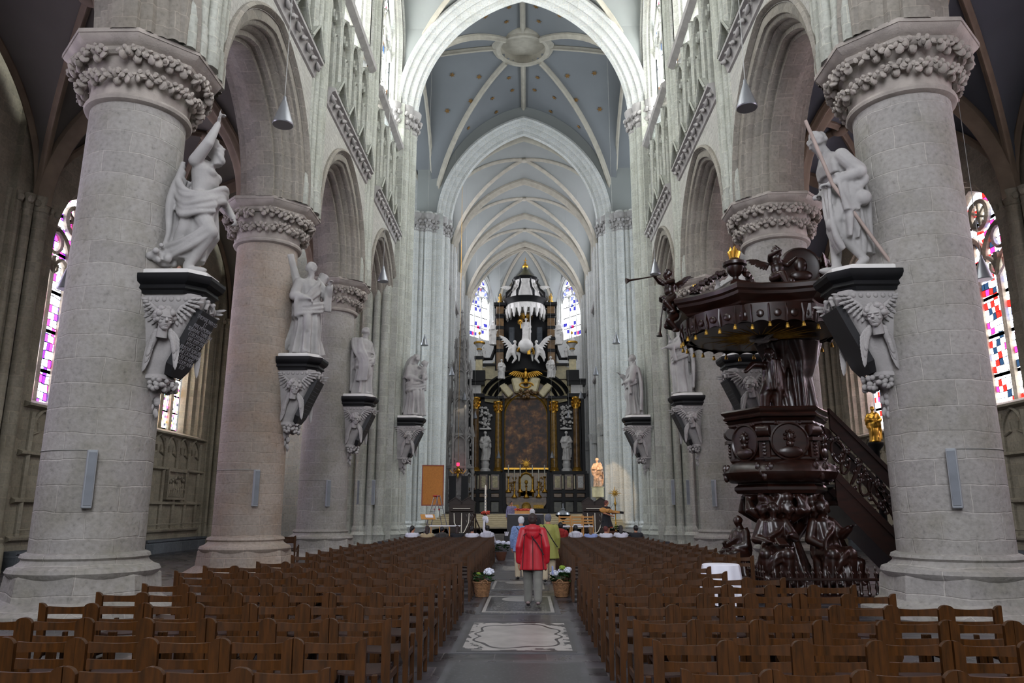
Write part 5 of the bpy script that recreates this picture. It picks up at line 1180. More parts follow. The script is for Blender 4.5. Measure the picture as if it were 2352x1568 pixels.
def putto(m, o, f, s, arms, legs, hy=0, hp=0, wings=True, seed=1):
    """chubby child: o pelvis point, f facing angle, s height scale"""
    k = m.mark(); V = lambda x, y, z: (x * s, y * s, z * s)
    m.ell(V(0, 0, 0), (.13 * s, .16 * s, .13 * s)); m.ell(V(.05, 0, .17), (.13 * s, .15 * s, .16 * s)); m.ell(V(.03, 0, .32), (.12 * s, .17 * s, .12 * s)); head(m, V(.08, 0, .55), .25 * s, hy, hp, 0, 1, seed=seed, curl=1)
    for i, (e, h) in enumerate(arms):
        sg = -1 if i == 0 else 1; limb(m, [V(.02, sg * .16, .36), V(*e), V(*h)], [.065 * s, .055 * s, .035 * s]); hand(m, V(*h), Vector(h) - Vector(e), (0, 0, 1), .11 * s, .6, False, sg)
    for i, (kn, ft) in enumerate(legs):
        sg = -1 if i == 0 else 1; limb(m, [V(0, sg * .08, -.02), V(*kn), V(*ft)], [.1 * s, .08 * s, .045 * s]); m.ell(V(ft[0] + .05, ft[1], ft[2] - .02), (.08 * s, .04 * s, .035 * s))
    if wings:
        for e in (-1, 1): wing(m, V(-.1, e * .08, .32), (-1, 0, 0), V(-.12, e * .25, .1), ((-.2, e * .4, -.9), (-.3, e * .9, -.2)), .25 * s)
    m.xf(k, Matrix.Rotation(f, 3, 'Z'), o)
m = MB(); putto(m, (0, 0, 0), 0, 1.0, [((.15, -.3, .4), (.45, -.35, .42)), ((.1, .28, .3), (.3, .3, .4))], [((.28, -.12, .0), (.42, -.15, -.28)), ((.25, .15, -.12), (.1, .2, -.4))], .3, .2, seed=31)
o = organic(m, 'putto', WD, cp, .018, 1, loc=(.02, -1.25, 6.5)); o.rotation_euler = (0, .0, R(-60)); o['label'] = 'carved winged child leaning on the round medallion'
mb = MB(); M = Matrix.Rotation(R(-95), 3, 'Z') @ Matrix.Rotation(PI / 2, 3, 'Y'); mb.lathe([(.36, -.05), (.42, -.03), (.44, .02), (.4, .05), (.37, .03), (.02, .05)], 40, m=M, o=(.62, -1.05, 6.8)); mb.ell((.62, -1.1, 6.82), (.14, .08, .18)); mb.ell((.62, -1.1, 6.6), (.24, .06, .12)); mb.bbox((.62, -1.05, 6.33), (.28, .1, .06), .02); mb.build('round_medallion', WD, cp)
m = MB(); head(m, (0, 0, 0), .36, 0, 0, .5, 1, seed=35); m.ell((-.15, .05, -.2), (.3, .22, .3)); wing(m, (-.1, .1, -.1), (0, -1, 0), (.3, 0, .2), ((.5, 0, -.8), (.9, 0, 0)), .35); o = organic(m, 'lion', WD, cp, .02, 1, loc=(1.12, -1.0, 6.85)); o.rotation_euler = (0, 0, R(-120))
for nm, loc, rz, tr, sd, lb in (('trumpeter', (-2.02, -.3, 6.35), R(190), [(.3, 0, .5), (.62, 0, .43), (1.05, .0, .34)], 37, 'carved child blowing a long trumpet to the left'), ('trumpeter', (-1.98, -.2, 5.95), R(200), [(.22, 0, .4), (.3, 0, 0), (.38, .0, -.5)], 39, 'carved child with a trumpet pointing down')):
    m = MB(); putto(m, (0, 0, 0), 0, .95, [((.2, -.2, .42), (tr[0][0] + .1, -.03, tr[0][2] + .02)), ((.2, .2, .3), (.28, .05, .44))], [((.1, -.15, -.22), (-.2, -.15, -.3)), ((.2, .12, -.15), (.02, .15, -.38))], 0, -.05, seed=sd)
    o = organic(m, nm, WD, cp, .018, 1, loc=loc); o.rotation_euler = (0, 0, rz); o['label'] = lb
    t = MB(); t.tube(tr[:2] + [Vector(tr[1]).lerp(Vector(tr[2]), .8), tr[2]], [.012, .016, .025, .07], 12); t.build('trumpet', WD, o)
# stair
mb = MB(); x0, x1, z0, z1 = .95, 3.7, 3.78, .75
sl = (z1 - z0) / (x1 - x0); fz = lambda x, d: z0 + (x - x0) * sl + d
for y in (-.55, .45):
    P4 = lambda xa, xb, d0, d1, y0, y1: mb.add([(xa, yy, fz(xa, d)) for yy in (y0, y1) for d in (d0, d1)] + [(xb, yy, fz(xb, d)) for yy in (y0, y1) for d in (d0, d1)], [(0, 1, 3, 2), (4, 6, 7, 5), (0, 4, 5, 1), (2, 3, 7, 6), (1, 5, 7, 3), (0, 2, 6, 4)])
    P4(x0, x1, -.1, .02, y - .06, y + .06); P4(x0, x1, -.42, -.1, y - .03, y + .03); P4(x0, x1, -1.45, -1.25, y - .05, y + .05); P4(x0, x1, -1.95, -1.45, y - .025, y + .025)
P4(x0, x1, -2.0, -1.9, -.6, .5)
mb.build('stair', WD, pul, smooth=0)
mb = MB()
for k in range(16):
    x = x0 + .1 + k * .172; r0 = .17
    for y in (-.55,):
        c = Vector((x, y, fz(x, -.84)))
        mb.tube([c + Vector((r0 * cos(a) * (1 - a * .1), 0, .34 * sin(a * .9 + k) * (1 - a * .09))) for a in [q * .5 for q in range(14)]], .03, 6)
        for j in range(7): mb.ell(c + Vector((rnd.uniform(-.1, .1), -.01, rnd.uniform(-.36, .36))), (.06, .03, .045), rotm(0, rnd.random() * 3, 0), 6, 4)
mb.build('stair_balustrade', WD, pul)
mb = MB()
for k in range(12): x = x0 + .1 + k * .23; mb.box(x, x + .25, -.5, .42, fz(x, -1.5), fz(x, -1.45))
mb.build('stair_treads', WD, pul, smooth=0)
# ---- turned wooden fence around the pulpit: low sections of balusters
def fence_section(p, q, n, label):
    p, q = Vector(p + (0,)), Vector(q + (0,)); d = q - p; L = d.length; r = empty('pulpit_fence', p, math.atan2(d.y, d.x), label, 'fence', 'dark turned fence around the pulpit')
    mb = MB(); mb.bbox((L / 2, 0, .06), (L / 2, .05, .06), .01); mb.bbox((L / 2, 0, .42), (L / 2, .03, .025), .008); mb.build('rail', WD, r, smooth=0)
    for k in range(n):
        x = (k + .5) * L / n; b = MB(); b.lathe([(.022, .12), (.04, .16), (.022, .2), (.04, .27), (.022, .34), (.018, .39), (.03, .42), (.018, .45), (.035, .5), (.04, .53), (.012, .57), (.024, .6), (.004, .66)], 8, (x, 0)); b.build('baluster', WD, r)
fence_section((4.72, 14.8), (7.2, 14.75), 17, 'dark turned wooden fence section along the nave side of the pulpit'); fence_section((4.62, 18.0), (4.66, 14.9), 20, 'dark turned wooden fence section facing the chairs left of the pulpit'); fence_section((7.26, 14.8), (7.6, 15.6), 4, 'short dark fence section beside the nearest right pillar')
# ---- small round table with a white cloth
t = empty('side_table', (3.62, 14.0, 0), 0, 'small round side table under a long white cloth left of the pulpit', 'table')
mb = MB(); mb.lathe([(.02, .71), (.3, .71), (.3, .74), (.02, .74)], 24); mb.build('tabletop', 'oak_light', t)
for k in range(3): a = k * 2.1; mb = MB(); mb.tube([(.2 * cos(a), .2 * sin(a), .0), (.16 * cos(a), .16 * sin(a), .71)], .02, 6); mb.build('leg', 'organ_wood', t)
mb = MB(); rings = []
for r, z, am in ((.02, .752, 0), (.3, .752, 0), (.325, .74, .0), (.335, .69, .02), (.35, .5, .05), (.37, .22, .08), (.39, .08, .1)): rings.append([(r * (1 + am * sin(a * 9 + z * 3)) * cos(a), r * (1 + am * sin(a * 9 + z * 3)) * sin(a), z) for a in [2 * PI * j / 90 for j in range(90)]])
mb.loft(rings, caps=False); o = mb.build('tablecloth', 'white_cloth', None, fix=False, loc=(3.62, 14.0, 0)); tag(o, 'white cloth draped to the floor over the small round side table', 'tablecloth')
# ================================================================ HIGH ALTAR (y = 70) with measured elevation
AY = 70.0
def AZ(py): d = 1178 - py; return 1.38 + .0388 * d + 4.6e-6 * d * d
def AX_(px, py=1000): return (px - 1208) * (.0397 + 5.2e-6 * (1178 - py)) + .06
alt = empty('high_altar', (0, AY, 0), 0, 'towering baroque high altar of black, brown and cream marble with gilt capitals', 'altar')
def apart(mb, n, mt, sm=30, p=alt): return mb.build(n, mt, p, smooth=sm)
def slab(mb, x0, x1, z0, z1, y0, y1): mb.box(x0, x1, y0, y1, z0, z1)
# base storey
b = MB(); zb, zt = 1.4, AZ(1082)
slab(b, -5.5, 5.6, zb, zt - .25, .25, 1.5)
for x0, x1, y in ((-5.55, -2.3, 0), (2.4, 5.65, 0)):
    slab(b, x0, x1, zb, zb + .5, y, .3); slab(b, x0, x1, AZ(1150), AZ(1143), y - .12, .3); slab(b, x0, x1, AZ(1132), AZ(1126), y - .08, .3); slab(b, x0, x1, zt - .28, zt, y - .2, .3)
    n = 3
    for k in range(4): x = x0 + (x1 - x0) * k / 3; slab(b, x - .16, x + .16, zb, zt - .2, y - .05, .3)
slab(b, -2.3, 2.4, zb, zt, .5, 1.5); apart(b, 'base_storey', 'black_marble', 0)
for sx in (-1, 1):
    for k in range(3):
        xc = .05 + sx * (2.87 + k * 1.06)
        for za, zc, nm, mt in ((AZ(1176), AZ(1152), 'lower_panel', 'marble_green'), (AZ(1142), AZ(1133), 'band_panel', 'marble_brown')):
            q = MB(); q.bbox((xc, -.02, (za + zc) / 2), (.36, .06, (zc - za) / 2), .03); apart(q, nm, mt, 0)
        q = MB(); q.bbox((xc, 0, (AZ(1125) + AZ(1088)) / 2), (.4, .06, (AZ(1088) - AZ(1125)) / 2), .03); apart(q, 'upper_panel', 'marble_brown', 0)
        q = MB(); w_ = .24 if k != 1 else .18; z0, z1 = AZ(1120), AZ(1093)
        q.bbox((xc, -.06, (z0 + z1) / 2), (w_, .04, (z1 - z0) / 2), .01); rr = random.Random(k + sx)
        for j in range(22): q.ell((xc + rr.uniform(-w_, w_) * .8, -.1, rr.uniform(z0 + .1, z1 - .1)), (rr.uniform(.03, .08), .03, rr.uniform(.05, .14)), rotm(0, rr.random() * 3, 0), 7, 5)
        apart(q, 'relief_panel', 'marble_white' if k == 2 else 'marble_cream')
        if k < 2: q = MB(); q.box(xc + sx * .5 - .05, xc + sx * .5 + .05, -.1, 0, AZ(1122), AZ(1092)); apart(q, 'pilaster_strip', 'marble_cream', 0)
# altar table, steps and tabernacle
q = MB(); q.bbox((.05, -.7, 1.6), (2.0, .7, .2), .03); apart(q, 'altar_step', 'black_marble', 0)
q = MB(); q.loft([[(.05 + r * c, -.9 + (.35 if s > 0 else -.35) * 1.0, z) for c, s in ((-1, -1), (1, -1), (1, 1), (-1, 1))] for r, z in ((1.75, 1.55), (1.6, 1.7), (1.55, 1.9), (1.75, 2.15), (1.8, 2.25), (1.8, 2.32))]); apart(q, 'altar_table', 'marble_ochre', 0)
q = MB(); q.lathe([(.02, 0), (.35, 0), (.42, .04), (.35, .08), (.3, .06), (.02, .06)], 24, m=Matrix.Rotation(PI / 2, 3, 'X'), o=(.05, -1.25, 1.93)); q.box(-1.5, -.6, -1.28, -1.24, 1.75, 2.1); q.box(.7, 1.6, -1.28, -1.24, 1.75, 2.1); apart(q, 'frontal_ornament', 'old_gold')
q = MB(); q.bbox((.05, .1, 2.55), (1.85, .45, .25), .03); q.bbox((.05, .2, 3.1), (1.9, .35, .3), .03); apart(q, 'retable_step', 'marble_brown', 0)
q = MB(); fn = lambda t, d, z: (.05 + t, -.15 + d, z)
pane(q, fn, .55, .05, 2.9, 4.3, 0); apart(q, 'tabernacle_door', 'marble_cream', 0)
q = MB(); bar(q, fn, [(-.62, 2.85), (-.62, 4.3)] + [(x, 4.3 + z) for x, z in arc(.62, .05, 8)] + [(.62, 2.85)], -.05, .1, .1); q.ell((.05, -.25, 4.15), (.16, .08, .2)); q.tube([(.05, -.25, 3.95), (.05, -.25, 3.2)], [.06, .03], 8); apart(q, 'tabernacle_frame', 'old_gold')
q = MB(); q.bbox((.05, .2, 3.9), (1.9, .2, 1.1), .02)
for sx in (-1, 1):
    for j in range(14): q.ell((.05 + sx * (1.25 + .3 * rnd.uniform(-1, 1)), -.02, rnd.uniform(3.4, 4.6)), (.08, .05, .13), rotm(0, rnd.random() * 3, 0), 7, 5)
apart(q, 'tabernacle_wall', 'marble_ochre')
q = MB(); zc = AZ(1065)
q.tube([(.05, -.2, 4.9), (.05, -.2, zc - .3)], .05, 8)
for k in range(16): a = k * PI / 8; L = .55 if k % 2 == 0 else .38; q.tube([(.05 + .08 * cos(a), -.2, zc + .08 * sin(a)), (.05 + L * cos(a), -.2, zc + L * sin(a))], [.045, .008], 6)
q.ell((.05, -.2, zc), (.12, .06, .12)); q.box(-2, 2.1, .0, .08, AZ(1078), AZ(1074)); apart(q, 'altar_cross', 'gold')
for k, (px, top, bot) in enumerate(((1167, 1068, 1131), (1181, 1079, 1143), (1194, 1068, 1131), (1208, 1096, 1143), (1222, 1068, 1131), (1236, 1079, 1143), (1250, 1068, 1131))):
    x = AX_(px, 1100); z0, z1 = AZ(bot), AZ(top); zc = z0 + (z1 - z0) * .58
    r = empty('candlestick', (x, AY - .45 - (.35 if bot > 1135 else 0), z0), 0, ('gilt candlestick with a tall white candle, %s from the left on the high altar' % ORD[k]) if k != 3 else 'short gilt candlestick without candle at the middle of the altar', 'candlestick', 'gilt candlesticks on the high altar')
    H = zc - z0; q = MB(); q.lathe([(.02, 0), (.26, .0), (.28, .04), (.2, .16), (.1, .3), (.06, .38), (.1, .46 * H), (.05, .52 * H), (.09, .62 * H), (.04, .7 * H), (.07, .8 * H), (.04, .88 * H), (.13, .96 * H), (.14, H), (.02, H)], 12); q.build('stem', 'gold', r)
    if k != 3: q = MB(); q.lathe([(.05, H), (.045, z1 - z0), (.01, z1 - z0 + .02)], 10); q.build('candle', 'wax', r)
# columns
zc0, zc1 = AZ(1082), AZ(912)
q = MB(); slab(q, -5.4, 5.5, zc0, zc1 + .1, 1.0, 1.9)
for sx in (-1, 1):
    slab(q, .05 + sx * 5.35 - .15, .05 + sx * 5.35 + .15, zc0, zc1, .1, 1.2); slab(q, .05 + sx * 3.0 - .12, .05 + sx * 3.0 + .12, zc0, zc1, .55, 1.2); slab(q, .05 + sx * 2.15 - .12, .05 + sx * 2.15 + .12, zc0, zc1, .4, 1.2)
apart(q, 'back_wall', 'black_marble', 0)
for sx in (-1, 1):
    for k, (xx, yy) in enumerate(((2.62, .25), (4.7, -.05))):
        X = .05 + sx * xx; h = zc1 - zc0; hz = h if k else h - .35
        r = MB(); r.lathe([(.31, .35), (.3, hz * .4), (.26, hz - 1.1)], 24, (X, yy)); k1 = r.mark(); r.xf(0, Matrix.Identity(3), (0, 0, zc0)); apart(r, 'column_shaft', 'marble_ochre' if k == 0 else 'marble_brown')
        r = MB(); r.lathe([(.45, 0), (.45, .1), (.4, .13), (.42, .2), (.34, .26), (.37, .32), (.31, .36)], 20, (X, yy)); r.xf(0, Matrix.Identity(3), (0, 0, zc0)); apart(r, 'column_base', 'old_gold')
        r = MB(); z = zc0 + hz - 1.1; r.lathe([(.3, z), (.28, z + .1), (.3, z + .5), (.42, z + .95), (.46, z + 1.0), (.46, z + 1.1)], 16, (X, yy))
        for j in range(8):
            a = j * PI / 4
            for zz, q_ in ((z + .3, .34), (z + .6, .38)): r.ell((X + q_ * cos(a + zz), yy + q_ * sin(a + zz), zz), (.1, .1, .17), rotm(.3, .2, a), 7, 5)
            if j % 2: r.ell((X + .42 * cos(a), yy + .42 * sin(a), z + .9), (.1, .1, .1), None, 8, 6)
        apart(r, 'capital', 'gold')
# painting: a plain dark brown canvas with warm patches
def canvas():
    m, nt, bs = newmat('dark_canvas'); uv = nd(nt, 'UVMap'); a = nd(nt, 'TexNoise'); a.inputs['Scale'].default_value = 1.1; a.inputs['Detail'].default_value = 7; a.inputs['Roughness'].default_value = .7; nt.links.new(uv.outputs[0], a.inputs['Vector'])
    r = ramp(nt, [(.3, srgb('15100b')), (.46, srgb('3e2613')), (.55, srgb('754a26')), (.62, srgb('a8763f')), (.7, srgb('d0a878'))]); nt.links.new(a.outputs[0], r.inputs[0]); nt.links.new(r.outputs[0], bs.inputs['Base Color']); bs.inputs['Roughness'].default_value = .45
canvas()
fn = lambda t, d, z: (.05 + t, .75 + d, z); z0, z1 = AZ(1075), AZ(953)
q = MB(); pane(q, fn, 1.98, .1, z0, z1, .1, 14); apart(q, 'painting', 'dark_canvas', 0)
q = MB(); bar(q, fn, [(-2.05, z0), (-2.05, z1)] + [(x, z1 + z) for x, z in arc(2.05, .1, 14)] + [(2.05, z0), (-2.05, z0)], 0, .09, .1); apart(q, 'painting_frame', 'gold')
q = MB(); bar(q, fn, [(-2.3, z0), (-2.3, z1)] + [(x, z1 + z) for x, z in arc(2.3, .1, 14)] + [(2.3, z0)], .05, .16, .1); apart(q, 'arch_border', 'marble_ochre', 20)
# entablature and broken arched pediment
q = MB(); ze0, ze1 = AZ(912), AZ(872)
for sx in (-1, 1):
    for (za, zb_, yf) in ((ze0, ze0 + .35, -.3), (ze1 - .5, ze1 - .2, -.55), (ze1 - .2, ze1, -.75)):
        slab(q, min(.05 + sx * 3.9, .05 + sx * 5.65), max(.05 + sx * 3.9, .05 + sx * 5.65), za, zb_, yf, 1.2)
    slab(q, min(.05 + sx * 2.1, .05 + sx * 3.9), max(.05 + sx * 2.1, .05 + sx * 3.9), ze0 - .1, ze0 + .15, 0, 1.2)
for (a, dz, w_, yy) in ((3.0, -.1, .16, .2), (3.55, .55, .2, 0), (4.1, 1.2, .18, -.1)):
    f2 = lambda t, d, z, yy=yy: (.05 + t, yy + d, z); bar(q, f2, [(x, AZ(925) + dz * .2 + z * (.68 if a > 3.2 else .8)) for x, z in arc(a, .1, 12) if abs(x) < a * .98], 0, w_, .3)
apart(q, 'entablature', 'black_marble', 20)
for sx in (-1, 1):
    q = MB(); slab(q, min(.05 + sx * 4.25, .05 + sx * 5.35), max(.05 + sx * 4.25, .05 + sx * 5.35), ze0 + .35, ze1 - .5, -.2, 1.1)
    apart(q, 'frieze_block', 'marble_white', 0)
q = MB(); A = arc(3.9, .1, 16); B_ = arc(2.5, .1, 16)
for (xa, ha), (xb, hb), (xc, hc), (xd, hd) in zip(A, A[1:], B_, B_[1:]):
    z = AZ(925); q.add([(.05 + xa, .2, z + .2 + ha * .7), (.05 + xb, .2, z + .2 + hb * .7), (.05 + xd, .7, z + hd * .92), (.05 + xc, .7, z + hc * .92)], [(0, 1, 2, 3)])
for sx in (-1, 1):
    fcx = .05 + sx * 3.3; q.grid(lambda u, v, sx=sx: (.05 + sx * (2.3 + 2.2 * u), .3 + .3 * v, ze0 + .15 + 1.6 * v * (1 - .0 * u)), 6, 4)
    q.bbox((.05 + sx * .75, -.1, AZ(883)), (.5, .25, .75), .15, rotm(0, sx * .25, 0)); q.bbox((.05 + sx * 1.9, .1, AZ(893)), (.35, .2, .8), .1, rotm(0, sx * .7, 0))
apart(q, 'pediment_cove', 'marble_cream', 30)
q = MB(); q.bbox((.05, 1.0, AZ(880)), (3.9, .3, 1.4), .1); apart(q, 'pediment_back', 'marble_brown', 0)
m = MB(); zc = AZ(862); m.ell((.05, -.5, zc), (.2, .2, .42)); m.ell((.05, -.6, zc + .5), (.12, .16, .13)); m.ell((.05, -.3, zc - .55), (.2, .1, .3))
for e in (-1, 1): wing(m, (.05 + e * .1, -.45, zc + .1), (0, -1, 0), (e * .95, 0, .25), ((e * .2, 0, -1), (e * .9, 0, -.5)), .6)
for k in range(26): a = k * .25; m.ell((.05 + (.75 - k * .01) * cos(a) * .9, -.35, AZ(885) + .25 * sin(a)), .09, None, 7, 5)
m.build('eagle', 'gold', alt)
m = MB()
for k in range(30): m.ell((.05 + rnd.gauss(0, .5), -.35, AZ(905) + rnd.gauss(0, .2)), rnd.uniform(.08, .17), None, 7, 5)
m.build('cartouche', 'marble_brown', alt)
# attic blocks, pedestals with gilt urns
for sx in (-1, 1):
    X = .05 + sx * 4.45; q = MB(); slab(q, X - .6, X + .6, ze1, AZ(850), -.3, .9); slab(q, X - .42, X + .42, AZ(825), AZ(818), -.4, .6); apart(q, 'attic_block', 'black_marble', 0)
    q = MB(); slab(q, X - .33, X + .33, AZ(850), AZ(825), -.3, .5); apart(q, 'urn_pedestal', 'marble_cream', 0)
    q = MB(); q.lathe([(.3, 0), (.3, .08), (.12, .3), (.1, .5), (.25, .7), (.2, .85), (.32, 1.1), (.5, 1.3), (.52, 1.45), (.3, 1.5), (.25, 1.7), (.06, 1.95), (.02, 2.3)], 16); q.xf(0, Matrix.Identity(3), (X, .1, AZ(818))); apart(q, 'urn', 'marble_white')
    q = MB(); q.lathe([(.5, 1.26), (.56, 1.34), (.54, 1.46)], 16); q.lathe([(.26, .68), (.28, .74), (.22, .84)], 16); q.ell((0, 0, 2.35), (.12, .12, .18)); q.xf(0, Matrix.Identity(3), (X, .1, AZ(818))); apart(q, 'urn_gilding', 'gold')
    q = MB(); q.grid(lambda u, v, sx=sx: (.05 + sx * (2.6 + 1.6 * u), .4, AZ(850) + (AZ(815) - AZ(850)) * v * (1 - .8 * u ** .6) + (AZ(868) - AZ(850)) * (1 - v)), 8, 4); q.add([], []); apart(q, 'side_cove', 'marble_cream')
    q = MB(); q.tube([(.05 + sx * 4.0, .2, AZ(822)), (.05 + sx * 3.3, .2, AZ(822)), (.05 + sx * 2.95, .2, AZ(800)), (.05 + sx * 2.85, .2, AZ(775))], [.15, .18, .16, .1], 8); slab(q, min(.05 + sx * 2.6, .05 + sx * 4.1), max(.05 + sx * 2.6, .05 + sx * 4.1), AZ(838), AZ(833), .0, .6); apart(q, 'volute', 'black_marble')
# upper storey niche
q = MB(); z0, z1 = AZ(848), AZ(702)
q.grid(lambda u, v: (.05 + 2.3 * sin((u - .5) * PI * .98), 1.4 - .9 * (1 - cos((u - .5) * PI * .98)) * 1.0, z0 + (z1 - z0) * v), 20, 2); slab(q, -2.9, -2.35, z0, z1, .3, 1.6); slab(q, 2.45, 3.0, z0, z1, .3, 1.6); apart(q, 'niche', 'black_marble')
for sx in (-1, 1):
    X = .05 + sx * 2.45; q = MB(); q.bbox((X, 0, (z0 + z1) / 2), (.36, .3, (z1 - z0) / 2), .04); apart(q, 'banded_pilaster', 'marble_brown', 0)
    q = MB()
    for zz in (AZ(805), AZ(777), AZ(752), AZ(727)): q.bbox((X, -.02, zz), (.4, .33, .16), .03)
    q.bbox((X, 0, z1 + .15), (.62, .55, .18), .05); q.bbox((X, 0, z1 - .9), (.5, .45, .12), .05); apart(q, 'pilaster_bands', 'black_marble', 0)
    q = MB(); q.bbox((.05 + sx * 1.35, .35, (AZ(745) + AZ(810)) / 2), (.28, .1, 1.3), .1); apart(q, 'niche_panel', 'blue_stone', 0)
    q = MB(); q.lathe([(.25, 0), (.25, .3), (.1, .35), (.16, .5), (.2, .7), (.08, .9), (.1, 1.0), (.02, 1.1)], 12); q.xf(0, Matrix.Identity(3), (X, .1, z1 + .3)); apart(q, 'finial', 'old_gold')
# canopy over the niche
def clathe(q, prof, seg=40, lob=0): q.lathe(prof, seg, (.05, .2), rad=(lambda a, z: 1 + lob * abs(sin(a * 4))) if lob else None)
q = MB(); clathe(q, [(1.9, AZ(700)), (1.95, AZ(697)), (2.05, AZ(692)), (2.15, AZ(688)), (1.7, AZ(684))], 48, .03); clathe(q, [(1.1, AZ(641)), (1.25, AZ(638)), (1.2, AZ(635)), (.9, AZ(633))]); 
for k in range(8):
    a = k * PI / 4 + PI / 8; c, s_ = cos(a), sin(a)
    q.tube([(.05 + r * c, .2 + r * s_, AZ(z)) for r, z in ((2.05, 686), (2.0, 676), (1.5, 664), (1.25, 650), (1.35, 641))], [.12, .16, .1, .1, .08], 8)
apart(q, 'canopy_cornice', 'black_marble')
q = MB(); clathe(q, [(1.85, AZ(713)), (1.85, AZ(700))]); clathe(q, [(1.45, AZ(684)), (1.3, AZ(672)), (.95, AZ(660)), (.8, AZ(650)), (.95, AZ(641))], 40, .08)
for k in range(20):
    a = k * PI / 10
    q.ell((.05 + 1.86 * cos(a), .2 + 1.86 * sin(a), AZ(706)), (.1, .1, .2), None, 6, 5); q.lathe([(.2, 0), (.18, -.4), (.08, -.7), (.1, -.8), (.02, -.95)], 8, (.05 + 1.84 * cos(a), .2 + 1.84 * sin(a)), o=(0, 0, AZ(711)))
for k in range(70): a = rnd.uniform(0, 2 * PI); z = rnd.uniform(646, 682); r = 1.0 + (z - 650) / 34 * .4; q.ell((.05 + r * cos(a), .2 + r * sin(a), AZ(z)), rnd.uniform(.07, .16), None, 6, 4)
apart(q, 'canopy_hangings', 'marble_white')
for sx in (-1, 1):
    q = MB(); wing(q, (.05 + sx * 1.1, -.2, AZ(660)), (0, -1, 0), (sx * .8, 0, .2), ((sx * .5, 0, -.9), (sx, 0, -.3)), .5); q.ell((.05 + sx * 1.0, -.2, AZ(655)), .2); apart(q, 'cherub', 'marble_white')
q = MB(); clathe(q, [(.95, AZ(633)), (.55, AZ(626)), (.3, AZ(618)), (.2, AZ(613)), (.28, AZ(611))], 24, .05); apart(q, 'canopy_spire', 'marble_green')
q = MB(); q.ell((.05, .2, AZ(607)), (.3, .3, .25)); q.ell((.05, .2, AZ(601)), (.12, .12, .2)); q.tube([(.05, .2, AZ(598)), (.05, .2, AZ(586))], [.04, .02], 6); q.tube([(-.12, .2, AZ(592)), (.22, .2, AZ(592))], .03, 6)
for k in range(24): a = k * PI / 12; q.tube([(.05 + .1 * cos(a), .6, AZ(722) + .1 * sin(a)), (.05 + .75 * cos(a), .5, AZ(722) + .6 * sin(a))], [.03, .008], 5)
apart(q, 'gilt_finial', 'gold')
# sculpture of the altar: each figure its own part
def afig(px, py0, py1, y, seed, label, rz=-PI / 2, **k):
    H = (AZ(py1) - AZ(py0)); m = MB(); robed(m, H, seed=seed, **k); o = organic(m, 'altar_figure', 'marble_white', alt, H / 45, 0, loc=(AX_(px, py0), y, AZ(py0))); o.rotation_euler = (0, 0, rz); o['label'] = label; return o
afig(1113, 1055, 990, .25, 51, 'white standing figure left of the painting', arms=[((.1, -.45, 1.8), (.4, -.35, 1.7), .4), ((.2, .45, 1.8), (.7, .55, 1.75), .4)])
afig(1301, 1055, 990, .25, 53, 'white standing figure with a child right of the painting')
for px in (1113, 1301):
    q = MB(); X = AX_(px, 1060); q.lathe([(.5, 0), (.5, .15), (.35, .3), (.42, .7), (.35, .75), (.35, 1.0), (.45, 1.02), (.45, 1.12)], 12, (X, .25)); q.xf(0, Matrix.Identity(3), (0, 0, AZ(1082))); apart(q, 'statue_pedestal', 'marble_white')
    q = MB(); zz = AZ(975)
    for k in range(44): q.ell((X + rnd.gauss(0, .28), .5 + rnd.uniform(-.2, .1), zz + rnd.uniform(-.3, 1.9)), rnd.uniform(.07, .17), None, 7, 5)
    q.bbox((X, .5, zz - .35), (.55, .3, .08), .03); apart(q, 'carved_trophy', 'marble_white')
afig(1209, 785, 732, -.5, 55, 'white enthroned figure holding a tall cross on the globe', wide=1.25, arms=[((.1, -.5, 1.9), (.35, -.45, 2.3), .5), ((.1, .5, 1.7), (.4, .45, 1.5), .5)])
q = MB(); zz = AZ(798); q.ell((.05, -.9, zz), (.72, .6, .72), None, 24, 14); apart(q, 'globe', 'marble_white')
q = MB(); q.tube([(.5, -.8, AZ(785)), (.5, -.8, AZ(711))], .055, 8); q.tube([(.2, -.8, AZ(718)), (.8, -.8, AZ(718))], .055, 8); apart(q, 'tall_cross', 'marble_white')
q = MB(); q.tube([(.05 + .75 * cos(a), -.9 - .3 * sin(a), zz - .1 + .55 * sin(a) - .5) for a in [x * .3 - .3 for x in range(12)]], .12, 8); q.bbox((.35, -1.2, AZ(812)), (.16, .05, .3), .03); zz2 = AZ(743)
for k in range(14): a = k * PI / 7; q.tube([(-.45 + .1 * cos(a), -.9, zz2 + .1 * sin(a)), (-.45 + .3 * cos(a), -.9, zz2 + .3 * sin(a))], [.04, .01], 5)
q.tube([(-.45, -.9, zz2), (-.42, -.85, zz2 - .6)], .05, 6); apart(q, 'gilt_band', 'gold')
